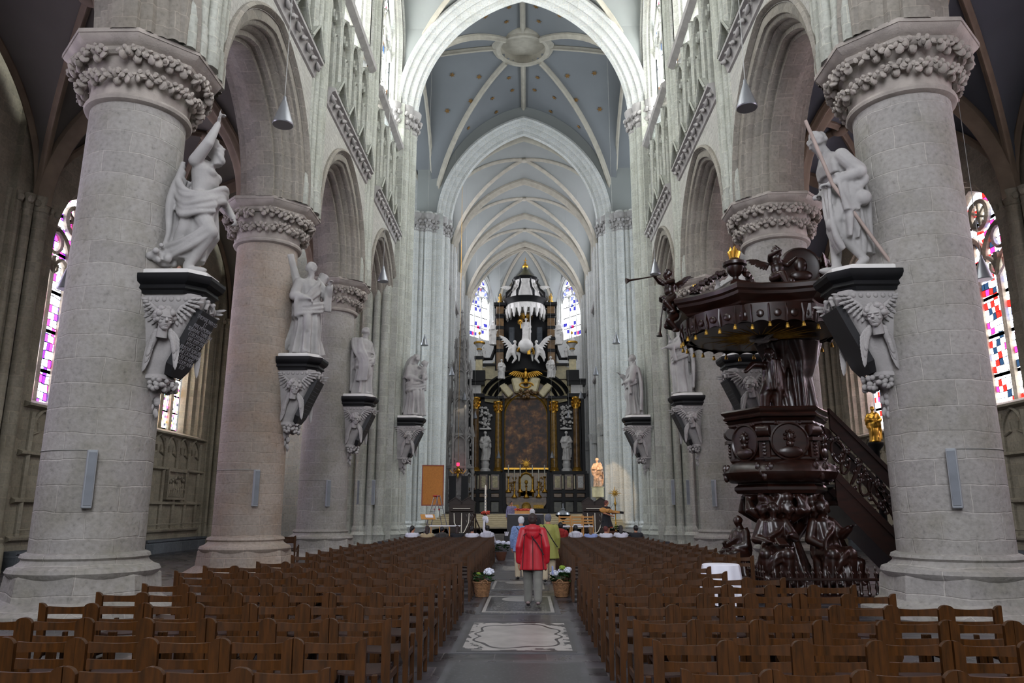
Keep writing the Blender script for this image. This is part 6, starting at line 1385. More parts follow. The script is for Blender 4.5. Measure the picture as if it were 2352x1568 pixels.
for sx, sd in ((-1, 57), (1, 59)):
    m = MB(); V = lambda x, z, y=0: (x, y, z)
    limb(m, [(0, 0, 0), (.1, 0, .6)], [.25, .22]); head(m, (.15, 0, 1.0), .36, .3, 0, 0, 1, seed=sd); limb(m, [(0, .1, 0), (.55, .1, -.1), (.5, .1, -.75)], [.2, .15, .08]); limb(m, [(0, -.1, -.05), (.2, -.15, -.6), (-.1, -.15, -1.0)], [.2, .14, .08]); limb(m, [(.1, .2, .65), (.45, .25, .55), (.7, .2, .85)], [.1, .08, .05])
    swath(m, [(.2, .1, .3), (-.1, .1, .1), (-.4, 0, -.3), (-.6, 0, -.7)], .3, 4, .09); wing(m, (-.1, 0, .6), (0, 1, 0), (-.6, 0, .8), ((-.5, 0, -.8), (-1, 0, .4)), .7); wing(m, (-.15, -.1, .4), (0, 1, 0), (-.4, 0, -.2), ((-.4, 0, -1), (-.2, 0, -1)), .8)
    o = organic(m, 'angel', 'marble_white', alt, .05, 0, loc=(.05 + sx * 1.15, -.7, AZ(812))); o.scale = (-sx, 1, 1); o['label'] = 'white winged angel holding the globe, ' + ('left' if sx < 0 else 'right')
for px, p0, p1, sd, lb in ((1152, 872, 826, 61, 'seated white figure on the left slope of the pediment'), (1265, 870, 820, 63, 'seated white figure on the right slope of the pediment'), (1134, 792, 735, 65, 'small angel at the upper left corner'), (1282, 792, 735, 67, 'small angel at the upper right corner'), (1111, 820, 796, 69, 'small seated child on the left volute'), (1301, 820, 796, 71, 'small seated child on the right volute')):
    afig(px, p0, p1, -.1 if sd > 64 else -.5, sd, lb, rz=-PI / 2 + (.5 if px < 1208 else -.5), wide=1.15)

# ================================================================ SACRAMENT TOWER, BRACKET SAINT
tw = empty('sacrament_tower', (-4.85, 56.2, 1.4), 0, 'tall pale gothic stone sacrament tower with pinnacles left of the high altar', 'shrine')
mb = MB(); 
def stage(r0, r1, z0, z1, n=6, nm='stage', mat='carved_stone'):
    mb = MB(); mb.loft([opoly(r, z, 0, 0, n) for r, z in ((r0 * .7, z0), (r0 * .7, z1))])
    for k in range(n):
        a = k * 2 * PI / n; c, s_ = cos(a), sin(a); mb.tube([(r0 * c, r0 * s_, z0), (r0 * c, r0 * s_, z1)], .09, 6)
        mb.lathe([(.13, z1), (.14, z1 + .1), (.02, z1 + .9)], 6, (r0 * c, r0 * s_))
        for j in range(5): mb.ell((r0 * c + .1 * cos(j), r0 * s_ + .1 * sin(j), z1 + .15 + j * .13), .04, None, 5, 4)
        fnk = lambda t, d, z, a=a: ((r0 * cos(PI / n) - d) * cos(a + PI / n) - t * sin(a + PI / n), (r0 * cos(PI / n) - d) * sin(a + PI / n) + t * cos(a + PI / n), z); w_ = r0 * sin(PI / n) * .95
        bar(mb, fnk, [(x, z1 - w_ * 1.3 + z) for x, z in arc(w_, w_ * .4, 5)], 0, .05, .06); bar(mb, fnk, [(-w_, z1 - .1), (0, z1 + .7), (w_, z1 - .1)], 0, .045, .06)
        for j in range(8): mb.ell(fnk(rnd.uniform(-w_, w_), 0, rnd.uniform(z0 + .2, z1)), (.06, .06, .1), None, 5, 4)
    mb.loft([opoly(r, z, 0, 0, n) for r, z in ((r0, z0), (r0 * 1.12, z0 + .08), (r0 * 1.12, z0 + .2), (r0, z0 + .25))]); mb.build(nm, mat, tw, smooth=30)
stage(.95, .9, 0, 2.9, nm='lower_stage'); stage(.95, .9, 3.2, 5.6, nm='niche_stage'); stage(.85, .8, 5.6, 8.4, nm='middle_stage'); stage(.7, .6, 8.4, 10.6, nm='upper_stage'); stage(.45, .3, 10.6, 12.4, nm='spire_stage')
mb = MB(); mb.lathe([(.32, 12.4), (.04, 15.2), (.12, 15.25), (.02, 15.5)], 8)
for k in range(40): a = k * PI / 4; q = .32 * (1 - k / 44); mb.ell((q * cos(a) * 1.2, q * sin(a) * 1.2, 12.4 + k * .066), .06, None, 5, 4)
mb.build('spire', 'carved_stone', tw)
mb = MB()
for sx in (-1, 1): mb.box(sx * .45 - .25, sx * .45 + .25, -.98, -.9, .5, 2.7)
mb.build('bronze_grille', 'dark_metal', tw, smooth=0)
sl_ = empty('sanctuary_lamp', (-4.85, 54.6, 4.4), 0, 'small brass sanctuary lamp with a red light on its bracket arms', 'lamp')
mb = MB(); mb.lathe([(.02, -.5), (.1, -.3), (.06, -.15), (.2, .05), (.08, .2), (.12, .35), (.02, .36)], 14)
for k in range(6): a = k * PI / 3; mb.tube([(0, 0, -.05), (.4 * cos(a), .4 * sin(a), -.15), (.6 * cos(a), .6 * sin(a), .1)], .025, 6)
mb.tube([(0, 0, .36), (0, 0, 23)], .012, 5); mb.build('brass_frame', 'gold', sl_); mb = MB(); mb.lathe([(.02, .36), (.1, .38), (.1, .6), (.02, .6)], 12); mb.build('red_glass', emis('red_lamp', 'ff2040', 3), sl_)
bs = empty('bracket_statue', (4.5, 47.0, 3.0), 0, 'painted wooden saint on a pale round bracket at the right choir pier', 'statue')
mb = MB(); mb.lathe([(.1, -.75), (.12, -.6), (.36, -.55), (.36, 0), (.4, .02), (.4, .06), (.02, .06)], 24); mb.build('bracket', 'marble_cream', bs)
m = MB(); robed(m, 1.75, seed=75); o = organic(m, 'painted_figure', plain('saint_paint', 'c9a080', .5, var=.5, sc=9), bs, .04, 0, loc=(0, 0, .06)); o.rotation_euler = (0, 0, -PI / 2 - .5)
l = bpy.data.lights.new('spot', 'SPOT'); l.energy = 300; l.color = (1, .7, .4); l.spot_size = R(35); l.shadow_soft_size = .1; o = bpy.data.objects.new('picture_spot', l); C.objects.link(o); o.location = (3.6, 44.5, 6.5); o.rotation_euler = (Vector((4.9, 48.5, 3.6)) - Vector(o.location)).to_track_quat('-Z', 'Y').to_euler()
# ================================================================ PEOPLE
def fab(n, col, rough=.8, **k): return plain(n, col, rough, var=k.pop('var', .12), sc=k.pop('sc', 6), **k)
def person(loc, rz, H, label, coat, trousers, hairc, hairlen=0, seated=False, skirt=None, hood=False, bag=None, hy=0, hp=0, arms=None, stride=.0, long_coat=.0, vox=.013, shoe='1c1a1a', group=None, bare=False, sleeve=True, skinc='skin'):
    """standing or seated person, facing +X before turning"""
    u = H / 1.65; r = empty('person', loc, rz, label, 'person', group); V = lambda x, y, z: (x * u, y * u, z * u); dz = -.41 if seated else 0
    S = lambda x, y, z: (x * u, y * u, (z + dz) * u)
    hc = Vector(S(.03, 0, 1.53)); arms = arms or [((-.03, -.235, 1.08), (.06, -.24, .82)), ((-.03, .235, 1.08), (.06, .24, .82))]
    m = MB(); M = Matrix.Rotation(hy, 3, 'Z'); s = .225 * u
    head(m, hc, s, hy, hp, 0, 0); limb(m, [S(0, 0, 1.3), S(.0, 0, 1.44)], [.075 * u, .055 * u]); m.ell(S(0, 0, 1.25), (.1 * u, .17 * u, .12 * u)); limb(m, [S(0, 0, .85), S(0, 0, 1.25)], [.11 * u, .12 * u])
    legs = []
    for sg in (-1, 1):
        hip = S(0, sg * .09, .86)
        if seated: kn, an = V(.42, sg * .11, .46), V(.42, sg * .12, .08)
        else: st = stride * sg; kn, an = V(.03 + st * .5, sg * .09, .47), V(-.04 + st, sg * .09, .09 + (.03 if st < 0 else 0))
        legs.append((hip, kn, an)); limb(m, [hip, kn, an], [.075 * u, .055 * u, .036 * u]); m.ell(Vector(an) + Vector((.05 * u, 0, -.035 * u)), (.1 * u, .038 * u, .035 * u))
    for i, (e, h) in enumerate(arms):
        sg = -1 if i == 0 else 1; sh, e_, h_ = Vector(S(-.01, sg * .175, 1.33)), Vector(S(*e)), Vector(S(*h)); limb(m, [sh, e_, h_], [.05 * u, .042 * u, .026 * u]); hand(m, h_, h_ - e_, (0, sg, .2), .17 * u, .35, False, sg)
    organic(m, 'body', skinc, r, vox, 1)
    # hair
    m = MB(); m.ell(hc + M @ Vector((-.05 * s, 0, .14 * s)), (.44 * s, .38 * s, .42 * s)); m.ell(hc + M @ Vector((-.2 * s, 0, -.05 * s)), (.27 * s, .35 * s, .35 * s)); rn = random.Random(int(H * 100))
    for k in range(26):
        a = rn.uniform(.5 * PI, 1.5 * PI); e = rn.uniform(-.4, 1.4); m.ell(hc + M @ Vector((-.04 * s + .4 * s * cos(a) * cos(e), .36 * s * sin(a) * cos(e), .12 * s + .4 * s * sin(e))), .075 * s, None, 7, 5)
    if hairlen: limb(m, [hc + M @ Vector((-.25 * s, 0, -.1 * s)), hc + M @ Vector((-.36 * s, 0, -.6 * s)), hc + M @ Vector((-.38 * s, 0, (-.8 - hairlen) * s))], [.3 * s, .32 * s if hairlen > .6 else .14 * s, .16 * s])
    organic(m, 'hair', hairc, r, vox * .9, 1)
    # coat
    m = MB(); zb = (.78 - long_coat) if not seated else .84; rr = [(zb, .17, .225 + long_coat * .2), (.95, .155, .2), (1.1, .14, .19), (1.25, .14, .205), (1.34, .115, .2), (1.4, .07, .1)]
    m.loft([[(S(0, 0, z)[0] + rx * u * (1 + .05 * sin(7 * a) * (z < 1)) * cos(a) - .01, ry * u * (1 + .05 * sin(7 * a) * (z < 1)) * sin(a), S(0, 0, z)[2]) for a in [2 * PI * j / 30 for j in range(30)]] for z, rx, ry in rr])
    if sleeve:
        for i, (e, h) in enumerate(arms):
            sg = -1 if i == 0 else 1; sh, e_, h_ = Vector(S(-.01, sg * .18, 1.32)), Vector(S(*e)), Vector(S(*h)); limb(m, [sh, e_, e_.lerp(h_, .88)], [.082 * u, .072 * u, .055 * u])
    else:
        for sg in (-1, 1): limb(m, [S(-.01, sg * .18, 1.32), S(-.02, sg * .22, 1.22)], [.07 * u, .06 * u])
    if hood:
        m.ell(S(-.1, 0, 1.37), (.1 * u, .15 * u, .09 * u)); m.ell(S(-.13, 0, 1.3), (.06 * u, .13 * u, .12 * u)); m.tube([S(.09 * cos(a) - .01, .12 * sin(a), 1.41) for a in [k * .5 for k in range(13)]], .03 * u, 8)
    organic(m, 'coat', coat, r, vox, 2)
    # trousers or skirt
    if trousers:
        m = MB(); m.ell(S(0, 0, .86), (.13 * u, .18 * u, .14 * u))
        for hip, kn, an in legs: limb(m, [hip, kn, Vector(an) + Vector((0, 0, .01))], [.115 * u, .09 * u, .074 * u])
        organic(m, 'trousers', trousers, r, vox, 2)
    if skirt:
        m = MB(); m.loft([[(rx * u * (1 + .06 * sin(9 * a)) * cos(a), rx * 1.1 * u * (1 + .06 * sin(9 * a)) * sin(a), S(0, 0, z)[2]) for a in [2 * PI * j / 40 for j in range(40)]] for z, rx in ((.56, .25), (.7, .21), (.9, .16), (1.02, .14))]); m.build('skirt', skirt, r)
    if not seated:
        for hip, kn, an in legs:
            m = MB(); m.ell(Vector(an) + Vector((.05 * u, 0, -.035 * u)), (.135 * u, .05 * u, .045 * u), None, 16, 10); m.ell(Vector(an) + Vector((-.01 * u, 0, 0)), (.06 * u, .048 * u, .06 * u)); m.build('shoe', plain('shoe_' + shoe, shoe, .5) if 'shoe_' + shoe not in MATS else 'shoe_' + shoe, r)
    if bag:
        m = MB(); m.tube([S(-.1, .12, 1.37), S(-.165, .0, 1.2), S(-.17, -.12, 1.0), S(-.1, -.22, .86)], .012 * u, 6); m.build('strap', bag, r)
    return r
fab('red_coat', 'a81222', .5); fab('blue_tweed', '6f84ad', .9, sc=40, var=.35); fab('green_coat', '8c8c46', .7); fab('grey_trousers', '6c6c66', .85); fab('cream_trousers', 'b5a78e', .85); fab('dark_cloth', '14161c', .8); fab('white_jumper', 'c5c6d2', .85); fab('pale_blue_top', '8a9ac8', .85); fab('dark_grey_coat', '3c3a38', .85); fab('red_scarf', '8a1c18', .8); fab('mauve_jumper', '7a7492', .85, sc=20, var=.3); fab('beige_coat', 'a89878', .85)
fab('hair_white', 'c6c8ce', .7, sc=30); fab('hair_grey', '5e606c', .7, sc=30); fab('hair_brown', '24140f', .6, sc=30); fab('hair_black', '0e0c0e', .5, sc=30); fab('hair_light', '6a5030', .6, sc=30); fab('hair_red', '5a2420', .6, sc=30)
UP = PI / 2
p = person((.26, 14.2, 0), UP, 1.63, 'person in a loose red hooded coat walking up the aisle, nearest of the group', 'red_coat', 'grey_trousers', 'hair_brown', hood=True, stride=.16, long_coat=.14, shoe='8a7a78', arms=[((-.06, -.25, 1.05), (.0, -.26, .76)), ((-.06, .25, 1.05), (.0, .26, .76))])
mb = MB()
for pts in ([(-.17, .0, 1.2), (-.19, .0, .9), (-.21, .0, .64)], [(-.13, -.15, 1.27), (-.165, -.17, 1.0), (-.18, -.19, .66)], [(-.13, .15, 1.27), (-.165, .17, 1.0), (-.18, .19, .66)], [(-.12, -.17, 1.24), (-.16, -.08, 1.3), (-.18, 0, 1.21), (-.16, .08, 1.3), (-.12, .17, 1.24)]): mb.tube(pts, .008, 5)
mb.build('coat_seams', fab('dark_red', '3e0910'), p)
mb = MB(); mb.tube([(-.16, .06, 1.27), (-.19, -.08, 1.1), (-.18, -.2, .9)], .009, 6); mb.build('strap', 'dark_cloth', p)
mb = MB(); mb.bbox((.06, -.36, .62), (.1, .015, .07), .01); o = mb.build('handbag', 'pale_blue_top', p, smooth=0)
person((.0, 19.4, 0), UP, 1.53, 'person with short white hair in a pale blue jacket walking up the aisle', 'blue_tweed', 'cream_trousers', 'hair_white', stride=.12, long_coat=.05, bag='dark_cloth', hy=.1)
person((.66, 18.5, 0), UP, 1.6, 'person with grey hair in an olive green coat walking up the aisle', 'green_coat', 'cream_trousers', 'hair_grey', stride=-.1, long_coat=.2, bag='dark_cloth')
person((.32, 25.2, 0), UP, 1.72, 'balding person in a dark suit standing before the grey altar table', 'dark_cloth', 'dark_cloth', 'hair_white')
person((-.62, 37.4, .55), -UP - .3, 1.56, 'person with dark hair in a mauve jumper standing behind the grey altar table', 'mauve_jumper', 'dark_cloth', 'hair_brown', hy=.5, hp=.2)
vio = person((3.2, 29.6, .55), -UP + .7, 1.5, 'person in a short black dress playing a brown fiddle on the platform', 'dark_cloth', None, 'hair_red', skirt='dark_cloth', sleeve=False, hy=.2, hp=-.3, arms=[((.15, -.3, 1.12), (.36, -.1, 1.02)), ((.12, .26, 1.1), (.3, .34, 1.12))])
fd = empty('fiddle', (3.2, 29.6, .55), -UP + .3, 'brown keyed fiddle held across the body by the performer in black', 'fiddle')
mb = MB(); c = Vector((.26, -.02, 1.1)); ax = Vector((.1, .98, -.12)).normalized(); rt = Vector((1, -.1, .0)).normalized(); Mx = Matrix((ax, rt, ax.cross(rt))).transposed()
mb.ell(c - ax * .2, (.16, .05, .1), Mx, 16, 8); mb.ell(c + ax * .02, (.17, .05, .085), Mx, 16, 8); mb.obox(c + ax * .3, (.16, .035, .04), Mx); mb.build('fiddle_body', 'oak_light', fd)
mb = MB(); mb.obox(c + ax * .52, (.08, .045, .045), Mx); mb.build('peg_box', 'dark_metal', fd, smooth=0); mb = MB(); mb.tube([c + rt * .08 + Vector((0, -.12, -.16)), c + rt * .08 + Vector((0, .22, .3))], .006, 5); mb.build('bow', 'dark_metal', fd)
# seated audience on the farthest chairs
rb = rowY[-1]
def sitter(side, k, H, label, coat, hc, hl=0, row=-1, **kw):
    x, y = seatpos[(side, len(rowY) + row, k)]; return person((x, y + .18, .07), UP, H, label, coat, 'dark_cloth', hc, hl, seated=True, vox=.016, group='people sitting in the front rows', **kw)
AS = [((.1, -.24, 1.08), (.3, -.15, .98)), ((.1, .24, 1.08), (.3, .15, .98))]
sitter(-1, 0, 1.5, 'seated person in a white hoodie beside the aisle on the left', 'white_jumper', 'hair_black', hood=True, arms=AS, hy=.2)
sitter(-1, 1, 1.46, 'seated dark haired person in a plain white top second from the aisle on the left', 'white_jumper', 'hair_black', arms=AS, hy=-.3)
sitter(-1, 2, 1.48, 'seated person with long brown hair and dark top on the left', 'dark_cloth', 'hair_brown', 1.0, arms=AS)
sitter(-1, 3, 1.44, 'seated person in a dark grey hooded coat on the left', 'dark_grey_coat', 'hair_black', hood=True, arms=AS, hy=-.6)
sitter(-1, 4, 1.46, 'seated person with long wavy hair and beige coat on the left', 'beige_coat', 'hair_brown', 1.3, arms=AS)
sitter(-1, 5, 1.48, 'seated person with a black ponytail farthest left in front of the pier', 'white_jumper', 'hair_black', .5, arms=AS, hy=-.9)
sitter(1, 0, 1.62, 'seated person with dark hair, black scarf and red top beside the aisle on the right', 'red_scarf', 'hair_black', hood=True, arms=AS)
sitter(1, 1, 1.5, 'seated person in a white hoodie second from the aisle on the right', 'white_jumper', 'hair_black', hood=True, arms=AS)
sitter(1, 2, 1.44, 'seated child with light brown hair in a pale blue top on the right', 'pale_blue_top', 'hair_light', .7, arms=AS)
sitter(1, 3, 1.46, 'seated person with short reddish hair in a white top on the right', 'white_jumper', 'hair_red', arms=AS)
sitter(1, 4, 1.5, 'seated person with long black hair over a white top on the right', 'white_jumper', 'hair_black', 1.4, arms=AS)
sitter(1, 5, 1.5, 'seated person in a dark jacket leaning forward farthest right', 'dark_cloth', 'hair_black', arms=AS, hy=.3)
# ================================================================ FLOWER BASKETS
plain('leaf_green', '1f4a1c', .5, var=.4, sc=12); plain('petal_white', 'd8dcea', .7, var=.05); plain('petal_green', '8aa63a', .7, var=.1); plain('wicker', '8a6646', .7, var=.35, sc=25); plain('petal_mixed', 'c4452e', .6, var=.5, sc=30); plain('terracotta', '5a3826', .7)
def hydrangea(loc, rz, label, blooms, seed, nm='flower_basket', pot='basket'):
    r = empty(nm, loc, rz, label, 'flowers'); rn = random.Random(seed); mb = MB()
    if pot == 'basket':
        mb.lathe([(.115, 0), (.125, .02), (.175, .28), (.16, .28), (.115, .03)], 40, rad=lambda a, z: 1 + .03 * sin(a * 20 + (PI if int(z * 50) % 2 else 0)))
        for k in range(12):
            z = .02 + k * .023; rr = .125 + z * .18
            mb.tube([(rr * (1 + .03 * (-1) ** (j + k)) * cos(j * PI / 14), rr * (1 + .03 * (-1) ** (j + k)) * sin(j * PI / 14), z) for j in range(28)], .0105, 5, closed=True)
        mb.tube([(.18 * cos(j * PI / 12), .18 * sin(j * PI / 12), .285) for j in range(24)], .016, 6, closed=True)
    else: mb.lathe([(.1, 0), (.12, .02), (.17, .22), (.18, .25), (.16, .25), (.1, .05)], 24)
    mb.build('basket' if pot == 'basket' else 'pot', 'wicker' if pot == 'basket' else 'terracotta', r)
    if pot == 'basket':
        mb = MB()
        for s in (-1,): mb.tube([(.05 * cos(a) * 1.3, s * .19 - .02, .27 + .075 * sin(a)) for a in [k * PI / 8 for k in range(9)]], .012, 6)
        mb.build('handle', 'wicker', r)
    mb = MB()
    for k in range(46):
        a = rn.uniform(0, 2 * PI); e = rn.uniform(0, 1.2); q = rn.uniform(.08, .22); c = Vector((q * cos(a), q * sin(a), .3 + .17 * sin(e))); d = Vector((cos(a), sin(a), rn.uniform(-.3, .6))).normalized(); L = rn.uniform(.07, .11); sd = d.orthogonal().normalized(); sd = d.cross(Vector((0, 0, 1))).normalized(); n = sd.cross(d)
        mb.add([c - d * L * .3, c + sd * L * .5 + n * .01, c + sd * L * .35 + d * L * .6, c + d * L, c - sd * L * .35 + d * L * .6, c - sd * L * .5 + n * .01, c + d * L * .35 - n * .02], [(0, 1, 6), (1, 2, 6), (2, 3, 6), (3, 4, 6), (4, 5, 6), (5, 0, 6)])
    mb.build('leaves', 'leaf_green', r)
    for k, (x, y, z, s, mt) in enumerate(blooms):
        mb = MB(); mb.ell((x, y, z), (s * .8, s * .8, s * .6), None, 12, 8)
        for j in range(60):
            a = rn.uniform(0, 2 * PI); e = rn.uniform(-.3, 1.5); c = Vector((x + s * cos(a) * cos(e), y + s * sin(a) * cos(e), z + s * .75 * sin(e))); mb.ell(c, (s * .2, s * .2, s * .1), rotm(rn.random() * 3, rn.random() * 3, 0), 5, 4)
        mb.build('bloom', mt, r)
    return r
hydrangea((-.75, 15.65, 0), .3, 'wicker basket with one large white hydrangea beside the left chairs', [(.12, -.08, .47, .1, 'petal_white'), (-.05, .1, .42, .05, 'petal_green')], 1)
hydrangea((.84, 15.7, 0), -.2, 'wicker basket of white and green hydrangeas beside the right chairs', [(-.12, -.1, .44, .085, 'petal_white'), (.14, 0, .5, .085, 'petal_white'), (.02, .02, .55, .06, 'petal_green'), (-.17, 0, .38, .04, 'petal_green'), (-.03, .08, .48, .06, 'petal_white')], 2)
hydrangea((-.75, 26.6, 0), 0, 'dark pot of white flowers at the left front of the platform', [(x, y, .5 + .03 * ((x * 10) % 2), .075, 'petal_white') for x in (-.22, -.08, .07, .22) for y in (-.1, .08)], 3, 'flower_pot', 'pot').scale = (1.15, 1.15, 1.1)
hydrangea((3.9, 33.5, .55), 0, 'small pot of mixed flowers at the foot of the processional cross', [(-.1, 0, .4, .06, 'petal_mixed'), (.1, 0, .42, .06, 'petal_green')], 4, 'flower_pot', 'pot')
# ================================================================ FURNITURE ON THE PLATFORM
PZ = .55
t = empty('altar_table', (.07, 36.0, PZ), 0, 'plain dark grey block altar table on the platform', 'table')
mb = MB(); mb.bbox((0, 0, .46), (.86, .38, .46), .01); mb.build('block', plain('grey_block', '3a3a3d', .7), t, smooth=0); mb = MB(); mb.bbox((0, 0, .935), (.8, .36, .012), .004); mb.build('altar_cloth', 'white_cloth', t, smooth=0)
r = empty('flower_trough', (-.02, 35.9, PZ + .95), 0, 'long trough of red and orange flowers on the grey altar table', 'flowers')
mb = MB(); mb.bbox((0, 0, .07), (.42, .1, .07), .01); mb.build('trough', 'oak_light', r, smooth=0); mb = MB()
for k in range(70): mb.ell((rnd.uniform(-.42, .42), rnd.uniform(-.1, .1), .15 + rnd.uniform(0, .08)), .035, None, 6, 4)
mb.build('blooms', 'petal_mixed', r)
def organ(x, y, rz, label):
    r = empty('chest_organ', (x, y, PZ), rz, label, 'organ'); mb = MB()
    mb.bbox((0, 0, .75), (.55, .35, .6), .01); mb.bbox((0, -.3, 1.12), (.5, .18, .05), .01)
    for sx in (-.28, .28): mb.loft([[(sx + x_, yy, z) for x_, z in ((-.3, 1.35), (.3, 1.35), (.3, 1.45), (0, 1.66), (-.3, 1.45))] for yy in (-.3, .34)])
    for sx in (-.5, .5):
        for yy in (-.25, .25): mb.bbox((sx, yy, .08), (.04, .04, .08), .005)
    mb.build('case', 'organ_wood', r, smooth=0)
    mb = MB(); mb.bbox((0, -.42, 1.2), (.38, .08, .015), .003); mb.build('keyboard', 'wax', r, smooth=0); mb = MB()
    for sx in (-.28, .28): mb.loft([[(sx + x_ * 1.12, yy, z) for x_, z in ((-.3, 1.44), (0, 1.65), (.3, 1.44), (.3, 1.47), (0, 1.7), (-.3, 1.47))] for yy in (-.36, .38)])
    mb.build('pediment', 'organ_wood', r, smooth=0)
    for sx in (-.33, 0, .33): mb = MB(); mb.tube([(sx, -.38, 1.0), (sx * .95, -.44, .6), (sx * .4, -.5, .2), (-sx * .5, -.52, .02)], .02, 6); mb.build('curved_strut', 'wax', r)
    mb = MB()
    for k in range(12): mb.tube([(.2 + (k % 4) * .09, -.36, .95 - (k // 4) * .25), (.24 + (k % 4) * .09, -.38, .85 - (k // 4) * .25)], .008, 5)
    mb.build('tie_cords', 'wire', r)
organ(-2.75, 34.0, .05, 'dark gabled chest organ with pale keyboard on the left of the platform'); organ(3.2, 34.6, -.1, 'dark gabled chest organ behind the fiddle player on the right')
r = empty('notice_board', (-4.35, 36.2, 1.9), .15, 'tall orange cork notice board hung on the left pier', 'board'); mb = MB(); mb.bbox((0, 0, .93), (.5, .02, .93), .005); mb.build('cork_sheet', 'cork', r, smooth=0)
mb = MB()
for a, b in (((-.5, 0), (.5, 0)), ((-.5, 1.86), (.5, 1.86)), ((-.5, 0), (-.5, 1.86)), ((.5, 0), (.5, 1.86))): mb.bbox(((a[0] + b[0]) / 2, -.01, (a[1] + b[1]) / 2), (abs(b[0] - a[0]) / 2 + .025, .03, abs(b[1] - a[1]) / 2 + .025), .005)
mb.build('frame', plain('board_frame', '8a3c22', .5), r, smooth=0)
mb = MB(); mb.box(-.02, .02, .02, .05, -1.35, 1.9); mb.build('support', 'wire', r, smooth=0)
r = empty('step_ladder', (-3.75, 33.0, PZ), .1, 'aluminium step ladder with red hinges standing left of the organ', 'ladder')
for nm, s in (('front_frame', -1), ('back_frame', 1)):
    mb = MB()
    for x in (-1, 1): mb.tube([(x * .28, s * .5, 0), (x * .17, s * .04, 1.75)], .02, 6)
    if s < 0:
        for k in range(6): z = .25 + k * .27; q = 1 - z / 1.75; mb.bbox((0, s * (.04 + .46 * q), z), (.17 + .1 * q, .04, .012), .003)
    else:
        for z in (.4, 1.2): q = 1 - z / 1.75; mb.tube([(-.17 - .1 * q, .04 + .46 * q, z), (.17 + .1 * q, .04 + .46 * q, z)], .012, 6)
    k = mb.mark(); mb.xf(0, Matrix.Rotation(-1.1, 3, 'Z')); mb.build(nm, 'silver_metal', r)
mb = MB(); mb.ell((-.02, .0, 1.72), (.06, .2, .04), rotm(0, 0, -1.1)); mb.ell((.1, -.12, 1.15), .04); mb.ell((-.1, .16, 1.15), .04); mb.build('hinge', plain('red_plastic', 'a01c18', .4), r)
r = empty('music_stand', (-4.0, 32.0, PZ), .3, 'wooden reading desk with open white sheet at the far left', 'lectern')
mb = MB(); mb.bbox((0, 0, .85), (.3, .2, .015), .004, rotm(.5, 0, 0)); mb.build('desk', 'oak_light', r, smooth=0); mb = MB(); mb.bbox((.05, -.02, .88), (.16, .12, .004), .001, rotm(.5, 0, 0)); mb.build('sheet', 'white_cloth', r, smooth=0)
mb = MB(); mb.tube([(0, 0, .82), (0, .02, .3), (-.15, -.25, .0)], .018, 6); mb.tube([(0, .02, .3), (.2, -.2, 0)], .015, 6); mb.tube([(0, .02, .3), (0, .3, 0)], .015, 6); mb.build('stand', 'silver_metal', r)
r = empty('low_table', (-3.2, 31.4, PZ), 0, 'low wooden table with white top in front of the ladder', 'table'); mb = MB(); mb.bbox((0, 0, .5), (.62, .3, .02), .004); mb.build('tabletop', 'white_cloth', r, smooth=0)
for x in (-.55, -.2, .2, .55):
    mb = MB(); mb.bbox((x, -.25, .24), (.02, .02, .24), .003); mb.build('leg', 'oak_light', r, smooth=0)
r = empty('paschal_candle', (-1.52, 30.6, PZ), 0, 'very tall white candle on a stand with flower wreath and white ribbon', 'candle')
mb = MB(); mb.lathe([(.035, 1.0), (.035, 2.05), (.01, 2.12)], 16); mb.build('candle', 'wax', r); mb = MB(); mb.lathe([(.2, 0), (.2, .03), (.03, .06), (.025, .9), (.1, .96), (.02, 1.0)], 16); mb.build('stand', 'organ_wood', r)
mb = MB()
for k, z in enumerate((1.7, 1.55, 1.42, 1.3, 1.18)): mb.ell((0, -.034, z), (.014, .006, .022), None, 8, 5)
mb.build('candle_motif', plain('blue_motif', '2a4a8a', .5), r); mb = MB()
for k in range(60): a = rnd.uniform(0, 2 * PI); q = rnd.uniform(.06, .17); mb.ell((q * cos(a), q * sin(a), 1.02 + rnd.uniform(-.05, .06)), .032, None, 6, 4)
mb.build('wreath', 'petal_mixed', r); mb = MB(); mb.ell((.0, -.06, .8), (.12, .06, .12)); mb.ell((.07, -.06, .72), (.07, .05, .1)); mb.tube([(-.03, -.06, .85), (-.05, -.08, .4), (.06, -.1, .02)], [.04, .05, .06], 8); mb.build('ribbon', 'white_cloth', r)
r = empty('easel', (-2.05, 32.6, PZ), 0, 'brown wooden trestle frame standing beside the tall candle', 'easel')
for a, b in (((-.45, 0, 0), (0, 0, 1.0)), ((.35, 0, 0), (-.1, 0, 1.0)), ((0, .4, 0), (0, 0, 1.0)), ((-.3, 0, .35), (.2, 0, .35))): mb = MB(); mb.tube([a, b], .03, 5); mb.build('strut', 'organ_wood', r, smooth=0)
r = empty('processional_cross', (4.17, 35.0, PZ), 0, 'tall gilt processional cross with rays on a pole beside the right pier', 'cross'); mb = MB()
mb.lathe([(.2, 0), (.2, .04), (.04, .1), (.03, .5), (.05, .52), (.025, .6), (.025, 1.3), (.05, 1.35), (.06, 1.45), (.03, 1.5), (.02, 1.7)], 12); mb.build('pole', 'old_gold', r); mb = MB()
for k in range(12): a = k * PI / 6; L = .3 if k % 3 == 0 else .2; mb.tube([(0, 0, 1.88), (L * cos(a), 0, 1.88 + L * sin(a))], [.035, .01], 6)
mb.ell((0, 0, 1.88), (.08, .05, .08)); mb.build('cross_head', 'old_gold', r)
